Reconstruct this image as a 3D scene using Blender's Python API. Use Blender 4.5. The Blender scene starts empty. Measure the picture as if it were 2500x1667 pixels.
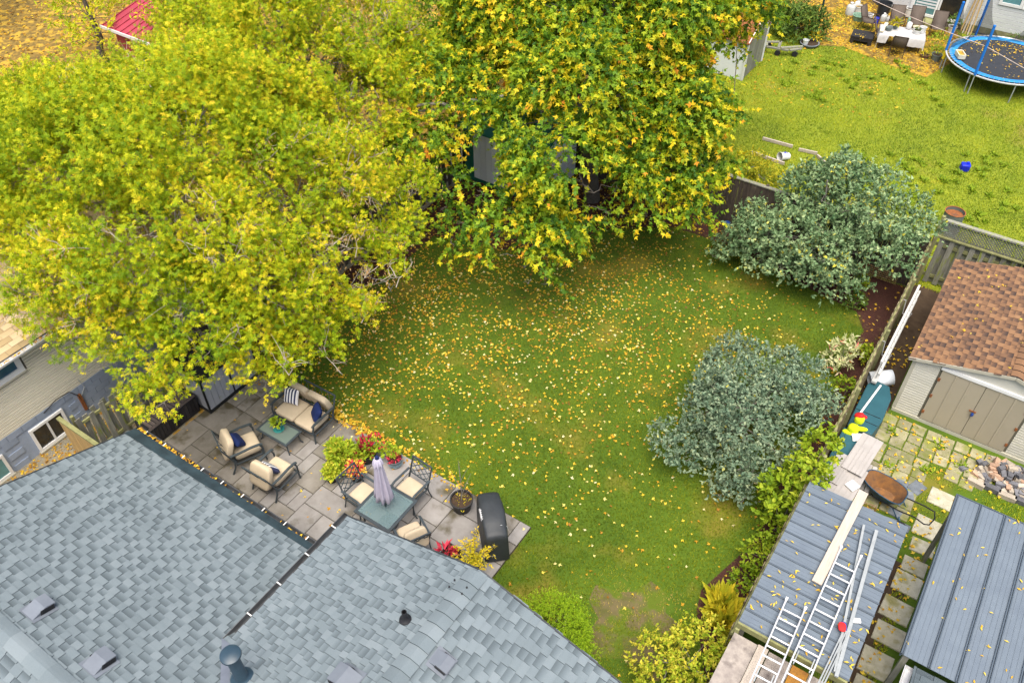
import bpy, math, random
import numpy as np
from mathutils import Matrix, Vector
random.seed(7); RNG = np.random.default_rng(7)
PI = math.pi; rad = math.radians
scene = bpy.context.scene
COL = scene.collection

# ------------------------------------------------------------------ camera
F_PX, PITCH, YAW, ROLL = 2049.28, rad(43.9617), rad(34.0378), rad(-0.24295)
CAM = np.array([5.95, -9.59, 17.0])
FW = np.array([-math.sin(YAW)*math.cos(PITCH), math.cos(YAW)*math.cos(PITCH), -math.sin(PITCH)])
RT = np.array([math.cos(YAW), math.sin(YAW), 0.0]); UP = np.cross(RT, FW)
RT, UP = RT*math.cos(ROLL)+UP*math.sin(ROLL), -RT*math.sin(ROLL)+UP*math.cos(ROLL)
cd = bpy.data.cameras.new('camera'); cam = bpy.data.objects.new('camera', cd); COL.objects.link(cam)
cd.sensor_width = 36.0; cd.lens = F_PX/2500*36; cd.clip_end = 600
cam.matrix_world = Matrix(((RT[0], UP[0], -FW[0], CAM[0]), (RT[1], UP[1], -FW[1], CAM[1]), (RT[2], UP[2], -FW[2], CAM[2]), (0, 0, 0, 1)))
scene.camera = cam
# ------------------------------------------------------------------ light: bright overcast
SUN_EL, SUN_AZ = rad(70), rad(150)      # azimuth measured clockwise from +Y
w = bpy.data.worlds.new('World'); scene.world = w; w.use_nodes = True
nt = w.node_tree; bg = nt.nodes['Background']; bg.inputs['Strength'].default_value = 0.07
sky = nt.nodes.new('ShaderNodeTexSky'); sky.sky_type = 'NISHITA'; sky.sun_disc = False
sky.sun_elevation = SUN_EL; sky.sun_rotation = SUN_AZ; sky.dust_density = 4.0; sky.ozone_density = 0.6; sky.air_density = 0.8
nt.links.new(sky.outputs[0], bg.inputs['Color'])
sd = bpy.data.lights.new('sun', 'SUN'); sun = bpy.data.objects.new('sun', sd); COL.objects.link(sun)
sd.energy = 1.5; sd.angle = rad(52); sd.color = (1, .95, .86)
sv = Vector((math.sin(SUN_AZ)*math.cos(SUN_EL), math.cos(SUN_AZ)*math.cos(SUN_EL), math.sin(SUN_EL)))
sun.rotation_euler = sv.to_track_quat('Z', 'Y').to_euler(); sun.location = (0, 0, 40)
scene.view_settings.view_transform = 'Standard'; scene.view_settings.look = 'None'
scene.view_settings.exposure = 1.85; scene.view_settings.gamma = 1.0
scene.render.engine = 'CYCLES'
cy = scene.cycles; cy.use_denoising = True; cy.max_bounces = 5; cy.diffuse_bounces = 3; cy.glossy_bounces = 2
cy.transmission_bounces = 3; cy.transparent_max_bounces = 6; cy.caustics_reflective = False; cy.caustics_refractive = False

# ------------------------------------------------------------------ helpers
def ray(x, y): return RT*(x-1250)/F_PX-UP*(y-833.5)/F_PX+FW
def G(x, y, z=0.0):
    d = ray(x, y); p = CAM+d*(z-CAM[2])/d[2]; return Vector((p[0], p[1], z))
def onX(x, y, X):
    d = ray(x, y); return Vector(CAM+d*(X-CAM[0])/d[0])
def onY(x, y, Y):
    d = ray(x, y); return Vector(CAM+d*(Y-CAM[1])/d[1])
MATS = {}
def N(t, kind, **kw):
    n = t.nodes.new(kind)
    for k, v in kw.items(): setattr(n, k, v)
    return n
def rgba(c): return (c[0], c[1], c[2], 1)
def M(name, c, c2=None, s=6.0, rough=.75, bump=0.0, bs=60.0, metal=0.0, rnd=.1, spec=.3, alpha=1.0, stretch=None, c3=None, s3=1.0, t3=.55):
    """procedural principled material: two-tone noise, optional third-colour blotches, per-object variation, fine bump"""
    m = bpy.data.materials.new(name); m.use_nodes = True; t = m.node_tree; L = t.links
    b = t.nodes['Principled BSDF']; b.inputs['Roughness'].default_value = rough; b.inputs['Metallic'].default_value = metal
    b.inputs['Specular IOR Level'].default_value = spec
    tc = N(t, 'ShaderNodeTexCoord'); mp = N(t, 'ShaderNodeMapping'); L.new(tc.outputs['Object'], mp.inputs[0])
    oi = N(t, 'ShaderNodeObjectInfo')
    if stretch: mp.inputs['Scale'].default_value = stretch
    mul = N(t, 'ShaderNodeMath', operation='MULTIPLY'); mul.inputs[1].default_value = 37.0; L.new(oi.outputs['Random'], mul.inputs[0])
    cx = N(t, 'ShaderNodeCombineXYZ')
    for i in range(3): L.new(mul.outputs[0], cx.inputs[i])
    L.new(cx.outputs[0], mp.inputs['Location'])
    no = N(t, 'ShaderNodeTexNoise'); no.inputs['Scale'].default_value = s; no.inputs['Detail'].default_value = 6; no.inputs['Roughness'].default_value = .65
    L.new(mp.outputs[0], no.inputs['Vector'])
    r = N(t, 'ShaderNodeValToRGB'); r.color_ramp.elements[0].position = .33; r.color_ramp.elements[1].position = .67
    c2 = c2 or tuple(x*.8 for x in c)
    r.color_ramp.elements[0].color = rgba(c2); r.color_ramp.elements[1].color = rgba(c); L.new(no.outputs['Fac'], r.inputs[0])
    col = r.outputs[0]
    if c3:
        n3 = N(t, 'ShaderNodeTexNoise'); n3.inputs['Scale'].default_value = s3; n3.inputs['Detail'].default_value = 5; L.new(mp.outputs[0], n3.inputs['Vector'])
        r3 = N(t, 'ShaderNodeValToRGB'); r3.color_ramp.elements[0].position = t3; r3.color_ramp.elements[1].position = min(1, t3+.12); L.new(n3.outputs['Fac'], r3.inputs[0])
        mx = N(t, 'ShaderNodeMix', data_type='RGBA'); L.new(r3.outputs[0], mx.inputs[0]); L.new(col, mx.inputs[6]); mx.inputs[7].default_value = rgba(c3); col = mx.outputs[2]
    hv = N(t, 'ShaderNodeHueSaturation'); mr = N(t, 'ShaderNodeMapRange'); mr.inputs['To Min'].default_value = 1-rnd; mr.inputs['To Max'].default_value = 1+rnd
    L.new(oi.outputs['Random'], mr.inputs['Value']); L.new(mr.outputs[0], hv.inputs['Value']); L.new(col, hv.inputs['Color']); L.new(hv.outputs[0], b.inputs['Base Color'])
    if bump:
        n2 = N(t, 'ShaderNodeTexNoise'); n2.inputs['Scale'].default_value = bs; n2.inputs['Detail'].default_value = 4; L.new(mp.outputs[0], n2.inputs['Vector'])
        bp = N(t, 'ShaderNodeBump'); bp.inputs['Strength'].default_value = bump; bp.inputs['Distance'].default_value = .01; L.new(n2.outputs['Fac'], bp.inputs['Height']); L.new(bp.outputs[0], b.inputs['Normal'])
    if alpha < 1: b.inputs['Alpha'].default_value = alpha
    MATS[name] = m; return m
def ramp_mat(name, stops, trans=.0, rough=.6, attr='tone', bump=0.0, noise=0.0, spec=.25, nscale=90, stain=0.0):
    """colour read from the mesh attribute 'tone' (each leaf's, blade's or shingle's own colour)"""
    m = bpy.data.materials.new(name); m.use_nodes = True; t = m.node_tree; L = t.links
    b = t.nodes['Principled BSDF']; out = t.nodes['Material Output']; b.inputs['Roughness'].default_value = rough; b.inputs['Specular IOR Level'].default_value = spec
    at = N(t, 'ShaderNodeAttribute', attribute_name=attr); fac = at.outputs['Fac']
    if noise or bump:
        tc = N(t, 'ShaderNodeTexCoord'); no = N(t, 'ShaderNodeTexNoise'); no.inputs['Scale'].default_value = nscale; no.inputs['Detail'].default_value = 5; no.inputs['Roughness'].default_value = .75; L.new(tc.outputs['Object'], no.inputs['Vector'])
    if noise:
        mr = N(t, 'ShaderNodeMapRange'); mr.inputs['To Min'].default_value = -noise; mr.inputs['To Max'].default_value = noise; L.new(no.outputs['Fac'], mr.inputs['Value'])
        ad = N(t, 'ShaderNodeMath', operation='ADD'); L.new(fac, ad.inputs[0]); L.new(mr.outputs[0], ad.inputs[1]); fac = ad.outputs[0]
    if stain:
        tc2 = N(t, 'ShaderNodeTexCoord'); n3 = N(t, 'ShaderNodeTexNoise'); n3.inputs['Scale'].default_value = .9; n3.inputs['Detail'].default_value = 6; L.new(tc2.outputs['Object'], n3.inputs['Vector'])
        mr3 = N(t, 'ShaderNodeMapRange'); mr3.inputs['From Min'].default_value = .3; mr3.inputs['From Max'].default_value = .7; mr3.inputs['To Min'].default_value = -stain; mr3.inputs['To Max'].default_value = stain; L.new(n3.outputs['Fac'], mr3.inputs['Value'])
        ad3 = N(t, 'ShaderNodeMath', operation='ADD'); L.new(fac, ad3.inputs[0]); L.new(mr3.outputs[0], ad3.inputs[1]); fac = ad3.outputs[0]
    r = N(t, 'ShaderNodeValToRGB'); e = r.color_ramp.elements
    e[0].position, e[0].color = stops[0][0], rgba(stops[0][1]); e[1].position, e[1].color = stops[-1][0], rgba(stops[-1][1])
    for p, c in stops[1:-1]: q = e.new(p); q.color = rgba(c)
    L.new(fac, r.inputs[0]); L.new(r.outputs[0], b.inputs['Base Color'])
    if bump:
        bp = N(t, 'ShaderNodeBump'); bp.inputs['Strength'].default_value = bump; bp.inputs['Distance'].default_value = .01; L.new(no.outputs['Fac'], bp.inputs['Height']); L.new(bp.outputs[0], b.inputs['Normal'])
    if trans:
        tr = N(t, 'ShaderNodeBsdfTranslucent'); L.new(r.outputs[0], tr.inputs['Color']); mx = N(t, 'ShaderNodeMixShader'); mx.inputs[0].default_value = trans
        L.new(b.outputs[0], mx.inputs[1]); L.new(tr.outputs[0], mx.inputs[2]); L.new(mx.outputs[0], out.inputs['Surface'])
    MATS[name] = m; return m

WM = {}                                        # world matrix of every object made so far
def link(o, parent=None, world=True, mtx=None):
    COL.objects.link(o)
    if parent is not None:
        o.parent = parent
        if world: o.matrix_parent_inverse = WM[parent.name].inverted()
    if mtx is not None: o.matrix_basis = mtx
    base = WM[parent.name] if (parent is not None and not world) else Matrix.Identity(4)
    WM[o.name] = base @ (mtx if mtx is not None else Matrix.Identity(4))
    return o
def tag(o, label=None, cat=None, group=None, kind=None):
    if label: o['label'] = label
    if cat: o['category'] = cat
    if group: o['group'] = group
    if kind: o['kind'] = kind
    return o
def thing(name, label, cat, loc=(0, 0, 0), rz=0.0, group=None):
    o = bpy.data.objects.new(name, None); o.empty_display_size = .1
    link(o, None, True, Matrix.Translation(Vector(loc)) @ Matrix.Rotation(rz, 4, 'Z'))
    return tag(o, label, cat, group)
def copy_tree(o, mtx, label=None, group=None, parent=None):
    c = o.copy(); COL.objects.link(c); c.parent = parent
    if parent is None:
        c.matrix_basis = mtx; WM[c.name] = mtx
        if label: c['label'] = label
        if group: c['group'] = group
    else: WM[c.name] = WM[parent.name] @ c.matrix_parent_inverse @ c.matrix_basis
    for ch in list(o.children): copy_tree(ch, None, None, None, c)
    return c
class MB:
    """collects shapes into one mesh"""
    def __init__(s): s.v = []; s.f = []; s.T = Matrix.Identity(4); s.tone = None
    def add(s, vs, fs):
        k = len(s.v); s.v += [tuple(s.T @ Vector(p)) for p in vs]; s.f += [tuple(i+k for i in q) for q in fs]; return s
    def box(s, c, d, rot=None, taper=1.0):
        x, y, z = d[0]/2, d[1]/2, d[2]/2; R = rot or Matrix.Identity(3)
        if isinstance(R, (int, float)): R = Matrix.Rotation(R, 3, 'Z')
        vs = []
        for sz in (-1, 1):
            k = taper if sz > 0 else 1
            for sx, sy in ((-1, -1), (1, -1), (1, 1), (-1, 1)): vs.append(Vector(c)+R @ Vector((sx*x*k, sy*y*k, sz*z)))
        return s.add(vs, [(3, 2, 1, 0), (4, 5, 6, 7), (0, 1, 5, 4), (1, 2, 6, 5), (2, 3, 7, 6), (3, 0, 4, 7)])
    def bb(s, x0, x1, y0, y1, z0, z1): return s.box(((x0+x1)/2, (y0+y1)/2, (z0+z1)/2), (x1-x0, y1-y0, z1-z0))
    def bar(s, a, b, w, h):
        """rectangular bar from a to b"""
        a, b = Vector(a), Vector(b); d = (b-a); l = d.length; q = d.to_track_quat('X', 'Z').to_matrix()
        return s.box((a+b)/2, (l, w, h), q)
    def tube(s, pts, r, n=8, cap=True):
        pts = [Vector(p) for p in pts]; rs = r if isinstance(r, (list, tuple)) else [r]*len(pts); vs = []; fs = []
        up = None
        for i, p in enumerate(pts):
            d = (pts[min(i+1, len(pts)-1)]-pts[max(i-1, 0)])
            d = d.normalized() if d.length > 1e-9 else Vector((0, 0, 1))
            if up is None: up = Vector((0, 0, 1)) if abs(d.z) < .9 else Vector((1, 0, 0))
            a = d.cross(up)
            a = a.normalized() if a.length > 1e-6 else d.orthogonal().normalized()
            b = a.cross(d).normalized(); up = b
            for k in range(n): t = 2*PI*k/n; vs.append(p+(a*math.cos(t)+b*math.sin(t))*rs[i])
        for i in range(len(pts)-1):
            for k in range(n): fs.append((i*n+k, i*n+(k+1) % n, (i+1)*n+(k+1) % n, (i+1)*n+k))
        if cap: fs.append(tuple(range(n-1, -1, -1))); fs.append(tuple(range((len(pts)-1)*n, len(pts)*n)))
        return s.add(vs, fs)
    def lathe(s, prof, c=(0, 0, 0), n=20, sx=1.0, sy=1.0):
        vs = []; fs = []
        for r, z in prof:
            for k in range(n): t = 2*PI*k/n; vs.append((c[0]+r*sx*math.cos(t), c[1]+r*sy*math.sin(t), c[2]+z))
        for i in range(len(prof)-1):
            for k in range(n): fs.append((i*n+k, i*n+(k+1) % n, (i+1)*n+(k+1) % n, (i+1)*n+k))
        return s.add(vs, fs)
    def prism(s, poly, z0, z1):
        n = len(poly); vs = [(p[0], p[1], z0) for p in poly]+[(p[0], p[1], z1) for p in poly]
        return s.add(vs, [tuple(range(n-1, -1, -1)), tuple(range(n, 2*n))]+[(i, (i+1) % n, n+(i+1) % n, n+i) for i in range(n)])
    def cushion(s, c, d, rot=None, e=.35, n=8, puff=0.0):
        """rounded cushion: a superellipsoid box"""
        R = rot or Matrix.Identity(3); vs = []; fs = []
        def sp(x, p): return math.copysign(abs(x)**p, x)
        m = n*2
        for i in range(n+1):
            th = -PI/2+PI*i/n
            for k in range(m):
                ph = 2*PI*(k+.5)/m
                x = sp(math.cos(th), e)*sp(math.cos(ph), e); y = sp(math.cos(th), e)*sp(math.sin(ph), e); z = sp(math.sin(th), .6)
                if puff: z *= 1+puff*((1-x*x)*(1-y*y)-.3)
                vs.append(Vector(c)+R @ Vector((x*d[0]/2, y*d[1]/2, z*d[2]/2)))
        for i in range(n):
            for k in range(m): fs.append((i*m+k, i*m+(k+1) % m, (i+1)*m+(k+1) % m, (i+1)*m+k))
        return s.add(vs, fs)
    def pillow(s, c, d, rot=None, n=12):
        R = rot or Matrix.Identity(3); vs = []; fs = []
        for sg in (1, -1):
            for i in range(n+1):
                for k in range(n+1):
                    u, v = 2*i/n-1, 2*k/n-1; h = ((1-u**4)*(1-v**4))**.5
                    q = 1-.07*(1-abs(u*v)) if max(abs(u), abs(v)) > .99 else 1
                    vs.append(Vector(c)+R @ Vector((u*q*d[0]/2, v*q*d[1]/2, sg*h*d[2]/2)))
            o = 0 if sg > 0 else (n+1)**2
            for i in range(n):
                for k in range(n):
                    a = o+i*(n+1)+k; f = (a, a+n+1, a+n+2, a+1); fs.append(f if sg > 0 else f[::-1])
        return s.add(vs, fs)
    def mesh(s, name, mat, smooth=True, ang=35):
        me = bpy.data.meshes.new(name); me.from_pydata(s.v, [], s.f)
        if mat: me.materials.append(MATS[mat] if isinstance(mat, str) else mat)
        if smooth:
            me.polygons.foreach_set('use_smooth', [True]*len(me.polygons)); me.update()
            try: me.set_sharp_from_angle(angle=rad(ang))
            except Exception: pass
        return me
    def build(s, name, mat, parent=None, world=True, mtx=None, smooth=True, ang=35, bevel=0.0):
        o = bpy.data.objects.new(name, s.mesh(name, mat, smooth, ang)); link(o, parent, world, mtx)
        if bevel:
            b = o.modifiers.new('bevel', 'BEVEL'); b.width = bevel; b.segments = 2; b.limit_method = 'ANGLE'; b.angle_limit = rad(40)
        return o
def np_mesh(name, V, Fc, mat, tone=None, nper=4, tone_dom='FACE', smooth=False):
    """V (n,3), Fc (m,nper) -> mesh with float attribute tone"""
    me = bpy.data.meshes.new(name); me.vertices.add(len(V)); me.vertices.foreach_set('co', np.ascontiguousarray(V, np.float32).ravel())
    m = len(Fc); me.loops.add(m*nper); me.loops.foreach_set('vertex_index', np.ascontiguousarray(Fc, np.int32).ravel())
    me.polygons.add(m); me.polygons.foreach_set('loop_start', np.arange(0, m*nper, nper, dtype=np.int32))
    me.polygons.foreach_set('use_smooth', np.full(m, smooth))
    me.update(calc_edges=True)
    if tone is not None:
        a = me.attributes.new('tone', 'FLOAT', tone_dom); a.data.foreach_set('value', np.ascontiguousarray(tone, np.float32))
    me.materials.append(MATS[mat]); return me
def inpoly(P, x, y):
    x = np.asarray(x); y = np.asarray(y); r = np.zeros(x.shape, bool); n = len(P)
    for i in range(n):
        x1, y1 = P[i][0], P[i][1]; x2, y2 = P[(i+1) % n][0], P[(i+1) % n][1]
        if y1 == y2: continue
        c = ((y1 > y) != (y2 > y)) & (x < (x2-x1)*(y-y1)/(y2-y1)+x1); r ^= c
    return r
def unit(a): return a/np.maximum(np.linalg.norm(a, axis=-1, keepdims=True), 1e-9)

# ------------------------------------------------------------------ leaf templates: (x along the leaf, y across, z up)
def tpl(kind):
    if kind == 'lance':
        return np.array([(0, 0, 0), (.42, .17, .05), (1, 0, -.06), (.42, -.17, .05)]), np.array([(0, 1, 2, 3)])
    if kind == 'compound':
        V = []; Fq = []
        for (bx, ang, l) in ((.42, 0, .62), (.36, .75, .52), (.36, -.75, .52), (.16, 1.0, .44), (.16, -1.0, .44)):
            c, s = math.cos(ang), math.sin(ang); k = len(V)
            for (u, v, z) in ((0, 0, 0), (.45, .17, .02), (1, 0, -.13), (.45, -.17, .02)):
                V.append((bx+(u*c-v*s)*l, (u*s+v*c)*l, z*l-.10*abs(ang)*u*l))
            Fq.append((k, k+1, k+2, k+3))
        return np.array(V), np.array(Fq)
    if kind == 'maple':
        V = [(0, 0, 0), (.18, .34, 0), (.40, .46, -.05), (.45, .15, .03), (1, 0, -.10), (.45, -.15, .03), (.40, -.46, -.05), (.18, -.34, 0)]
        return np.array(V), np.array([(0, 1, 2, 3), (0, 3, 4, 5), (0, 5, 6, 7)])
    if kind == 'heart':
        V = [(0, 0, 0), (.18, .30, .07), (.55, .24, .05), (1, 0, -.08), (.55, -.24, .05), (.18, -.30, .07)]
        return np.array(V), np.array([(0, 1, 2, 3), (0, 3, 4, 5)])
def leaves_mesh(name, pos, axis, nrm, size, kind, tone, mat):
    V, Fq = tpl(kind); n = len(pos); k = len(V)
    a = unit(axis); b = unit(np.cross(nrm, a)); c = np.cross(a, b)
    W = pos[:, None, :]+size[:, None, None]*(V[None, :, 0:1]*a[:, None, :]+V[None, :, 1:2]*b[:, None, :]+V[None, :, 2:3]*c[:, None, :])
    Fa = (Fq[None]+(np.arange(n)*k)[:, None, None]).reshape(-1, Fq.shape[1])
    return np_mesh(name, W.reshape(-1, 3), Fa, mat, np.repeat(tone, len(Fq)), Fq.shape[1])
# ================================================================== MATERIALS
M('soil', (.075, .05, .03), (.04, .025, .015), s=3, rough=.95, bump=.8, bs=18)
M('lawn_soil', (.075, .125, .006), (.045, .085, .004), s=.9, rough=.95, bump=.5, bs=30, c3=(.15, .135, .015), s3=.5, t3=.55)
M('far_lawn_soil', (.20, .23, .015), (.13, .17, .010), s=1.2, rough=.95, bump=.5, bs=30, c3=(.19, .16, .03), s3=.35, t3=.6)
M('mulch', (.080, .030, .020), (.035, .014, .011), s=22, rough=.95, bump=1, bs=45, c3=(.12, .07, .03), s3=7, t3=.62)
M('gravel', (.30, .27, .20), (.16, .14, .10), s=35, rough=.9, bump=1, bs=60, c3=(.30, .17, .02), s3=4, t3=.52)
M('joint', (.07, .06, .045), (.035, .035, .02), s=8, rough=.95)
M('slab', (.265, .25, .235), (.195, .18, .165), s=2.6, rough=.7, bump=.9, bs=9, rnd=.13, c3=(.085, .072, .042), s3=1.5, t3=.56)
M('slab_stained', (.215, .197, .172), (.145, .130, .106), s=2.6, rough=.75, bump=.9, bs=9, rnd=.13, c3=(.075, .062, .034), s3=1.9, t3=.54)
M('paver', (.30, .27, .17), (.17, .165, .08), s=4, rough=.85, bump=.6, bs=20, rnd=.22, c3=(.17, .18, .05), s3=3.0, t3=.52)
M('concrete_slab', (.46, .43, .33), (.32, .30, .21), s=5, rough=.85, bump=.5, bs=25, rnd=.16, c3=(.24, .22, .09), s3=2.0, t3=.55)
M('block_grey', (.17, .19, .21), (.10, .115, .13), s=5, rough=.8, bump=.5, bs=20, rnd=.2)
M('litter_ground', (.26, .16, .03), (.10, .07, .02), s=5, rough=.95, bump=.8, bs=15, c3=(.40, .25, .03), s3=2.5, t3=.5)
ramp_mat('grass', [(0, (.032, .065, .002)), (.3, (.080, .128, .003)), (.6, (.162, .205, .005)), (.82, (.26, .27, .010)), (1, (.40, .30, .08))], trans=.25, rough=.6)
ramp_mat('far_grass', [(0, (.06, .12, .006)), (.35, (.19, .27, .008)), (.7, (.38, .41, .012)), (1, (.55, .46, .05))], trans=.3, rough=.6)
ramp_mat('litter', [(0, (.16, .07, .02)), (.15, (.34, .16, .02)), (.35, (.55, .30, .02)), (.6, (.70, .48, .03)), (.8, (.72, .58, .10)), (1, (.74, .66, .38))], trans=.2, rough=.6)

M('worn_earth', (.15, .11, .055), (.085, .085, .02), s=4, rough=.95, bump=.6, bs=25, c3=(.085, .12, .008), s3=2.2, t3=.47)
# ================================================================== THE GROUND
def sheet(name, pts, z, mat, kind='structure'):
    b = MB(); b.add([(p[0], p[1], z) for p in pts], [tuple(range(len(pts)))]); o = b.build(name, mat, smooth=False); return tag(o, kind=kind)
def ccw(P):
    a = sum(P[i][0]*P[(i+1) % len(P)][1]-P[(i+1) % len(P)][0]*P[i][1] for i in range(len(P)))
    return P if a > 0 else P[::-1]
sheet('ground', [(-220, -160), (220, -160), (220, 260), (-220, 260)], -.03, 'soil')
LAWN = [(-9.4, -.02), (-9.4, 13.9), (5.0, 13.9), (5.0, -9), (.02, -9), (.02, -.02)]
tag(sheet('lawn', LAWN, 0.0, 'lawn_soil'), 'mown back garden lawn inside the wooden fences')
BED_R = ccw([G(*p)[:2] for p in ((1874, 655), (1951, 693), (2040, 736), (2091, 761), (2108, 808), (2074, 851), (2040, 930), (1990, 1050), (1920, 1150), (1880, 1230), (1846, 1316), (1800, 1360), (1751, 1404), (1712, 1440), (1700, 1490))]+[(5.02, -1.2), (5.02, 13.85), (-.6, 13.85), (-.4, 12.9)])
BED_L = ccw([G(*p)[:2] for p in ((1780, 600), (1650, 556), (1560, 555), (1480, 560), (1400, 590), (1330, 600), (1230, 610), (1150, 590), (1060, 575), (1010, 620), (930, 680), (850, 740), (800, 770), (760, 815), (735, 870))]+[(-8.95, .06), (-10.15, .06), (-10.15, 13.85), (-.62, 13.85)])
sheet('mulch_bed', BED_R, .006, 'mulch'); sheet('mulch_bed', BED_L, .006, 'mulch')
bp = [(G(1550, 1530).x+(1.0+.25*math.sin(k*1.7))*1.05*math.cos(k*2*PI/18), G(1550, 1530).y+(1.0+.25*math.sin(k*1.7))*1.0*math.sin(k*2*PI/18)) for k in range(18)]
sheet('bare_earth', bp, .003, 'worn_earth')
sheet('side_yard', [(-11.7, -13), (-8.0, -13), (-8.0, -4.3), (-9.3, -4.3), (-9.3, .05), (-10.15, .05), (-10.15, 13.9), (-11.7, 13.9)], .002, 'gravel')
sheet('far_lawn', [(-9.5, 14.05), (16, 14.05), (16, 34.3), (-9.5, 34.3)], .0, 'far_lawn_soil')
PATCH = ccw([G(*p)[:2] for p in ((1930, 60), (1960, 110), (2060, 115), (2170, 160), (2260, 190), (2330, 150), (2340, 80), (2250, 55), (2150, 20), (2050, -60), (1900, -60))])
sheet('leafy_yard', PATCH, .005, 'litter_ground')
BACKYARD = [(-60, -5), (-17, 3), (-10.3, 4), (-10.3, 40), (-60, 40)]
sheet('leaf_strewn_yard', BACKYARD, -.01, 'litter_ground')
NYARD = [(5.15, -8), (14, -8), (14, 14.3), (5.15, 14.3)]
sheet('neighbour_yard', NYARD, -.004, 'lawn_soil')
DIRT = [(5.15, 4.4), (5.98, 4.4), (5.98, 14.2), (5.15, 14.2)]
sheet('dirt_strip', DIRT, .002, 'soil')

# stamped-concrete patio: every slab its own piece, joints recessed
PX0, PX1, PY0, PY1 = -9.3, 0.0, -5.1, 0.0
patio = MB().bb(PX0, PX1-.003, PY0, PY1-.003, -.05, .012).build('patio', 'joint', smooth=False); tag(patio, 'grey stamped concrete patio behind the house', kind='structure')
def slab_mesh(w, h, t, mat, ch=.012, cache={}):
    k = (round(w, 3), round(h, 3), t, mat)
    if k not in cache:
        b = MB(); x, y = w/2, h/2; c = ch
        b.add([(-x, -y, 0), (x, -y, 0), (x, y, 0), (-x, y, 0), (-x, -y, t-c), (x, -y, t-c), (x, y, t-c), (-x, y, t-c), (-x+c, -y+c, t), (x-c, -y+c, t), (x-c, y-c, t), (-x+c, y-c, t)],
              [(0, 1, 5, 4), (1, 2, 6, 5), (2, 3, 7, 6), (3, 0, 4, 7), (4, 5, 9, 8), (5, 6, 10, 9), (6, 7, 11, 10), (7, 4, 8, 11), (8, 9, 10, 11)])
        cache[k] = b.mesh('slab', mat, smooth=False)
    return cache[k]
def pack(nc, nr, shapes, rng):
    occ = [[0]*nr for _ in range(nc)]; out = []
    for r in range(nr):
        for c in range(nc):
            if occ[c][r]: continue
            ss = shapes[:]; rng.shuffle(ss)
            for (a, b) in ss+[(1, 1)]:
                if c+a <= nc and r+b <= nr and all(not occ[c+i][r+j] for i in range(a) for j in range(b)):
                    for i in range(a):
                        for j in range(b): occ[c+i][r+j] = 1
                    out.append((c, r, a, b)); break
    return out
U = .31
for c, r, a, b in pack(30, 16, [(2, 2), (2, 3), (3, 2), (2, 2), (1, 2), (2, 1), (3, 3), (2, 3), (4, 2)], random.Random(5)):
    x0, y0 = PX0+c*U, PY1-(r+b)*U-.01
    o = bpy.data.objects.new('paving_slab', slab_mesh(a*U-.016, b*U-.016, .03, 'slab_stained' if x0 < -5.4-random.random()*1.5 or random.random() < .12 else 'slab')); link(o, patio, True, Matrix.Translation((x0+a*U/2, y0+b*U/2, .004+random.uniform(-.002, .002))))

# ---- mossy paving of the neighbour's yard and its stepping slabs
path = MB().bb(5.95, 9.1, 3.9, 8.32, -.05, .004).build('paved_yard', 'lawn_soil', smooth=False); tag(path, 'mossy paved corner before the brown roofed shed', kind='structure')
k = 0
for i in range(9):
    for j in range(12):
        x = 6.12+i*.36+random.uniform(-.02, .02); y = 8.12-j*.36+random.uniform(-.02, .02)
        if x > 7.2+.12*max(0, 6-j)+.5*(j < 4)*2 or (j > 8 and x < 7.1) or random.random() < .05: continue
        o = bpy.data.objects.new('paver', slab_mesh(.33, .33, .045, 'paver', .01)); link(o, path, True, Matrix.Translation((x, y, -.012+random.uniform(-.006, .01))) @ Matrix.Rotation(random.uniform(-.05, .05), 4, 'Z'))
stones = tag(MB().bb(7.1, 7.84, -3.0, 4.3, -.05, .002).build('stepping_path', 'soil', smooth=False), 'narrow slab path between the two metal roofs', kind='structure')
for (px, py, s, h) in ((2300, 1218, .60, .52), (2265, 1288, .60, .60), (2252, 1335, .52, .40), (2232, 1382, .52, .42), (2215, 1424, .58, .56), (2188, 1488, .62, .56), (2178, 1553, .74, .52), (2138, 1618, .62, .62), (2118, 1690, .62, .6)):
    p = G(px, py, .03); o = bpy.data.objects.new('stepping_slab', slab_mesh(s, h, .05, 'concrete_slab', .012)); link(o, stones, True, Matrix.Translation((p.x, p.y, -.01)) @ Matrix.Rotation(random.uniform(-.04, .04), 4, 'Z'))
for (px, py, s, h) in ((2170, 1200, .3, .22), (2200, 1180, .34, .24), (2215, 1208, .3, .26), (2190, 1222, .26, .22), (2238, 1190, .32, .4), (2185, 1250, .3, .24), (2205, 1285, .3, .22), (2175, 1275, .3, .26)):
    p = G(px, py, .03); o = bpy.data.objects.new('grey_paver', slab_mesh(s, h, .05, 'block_grey', .01)); link(o, path, True, Matrix.Translation((p.x, p.y, -.005)) @ Matrix.Rotation(random.uniform(-.4, .4), 4, 'Z'))

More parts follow.
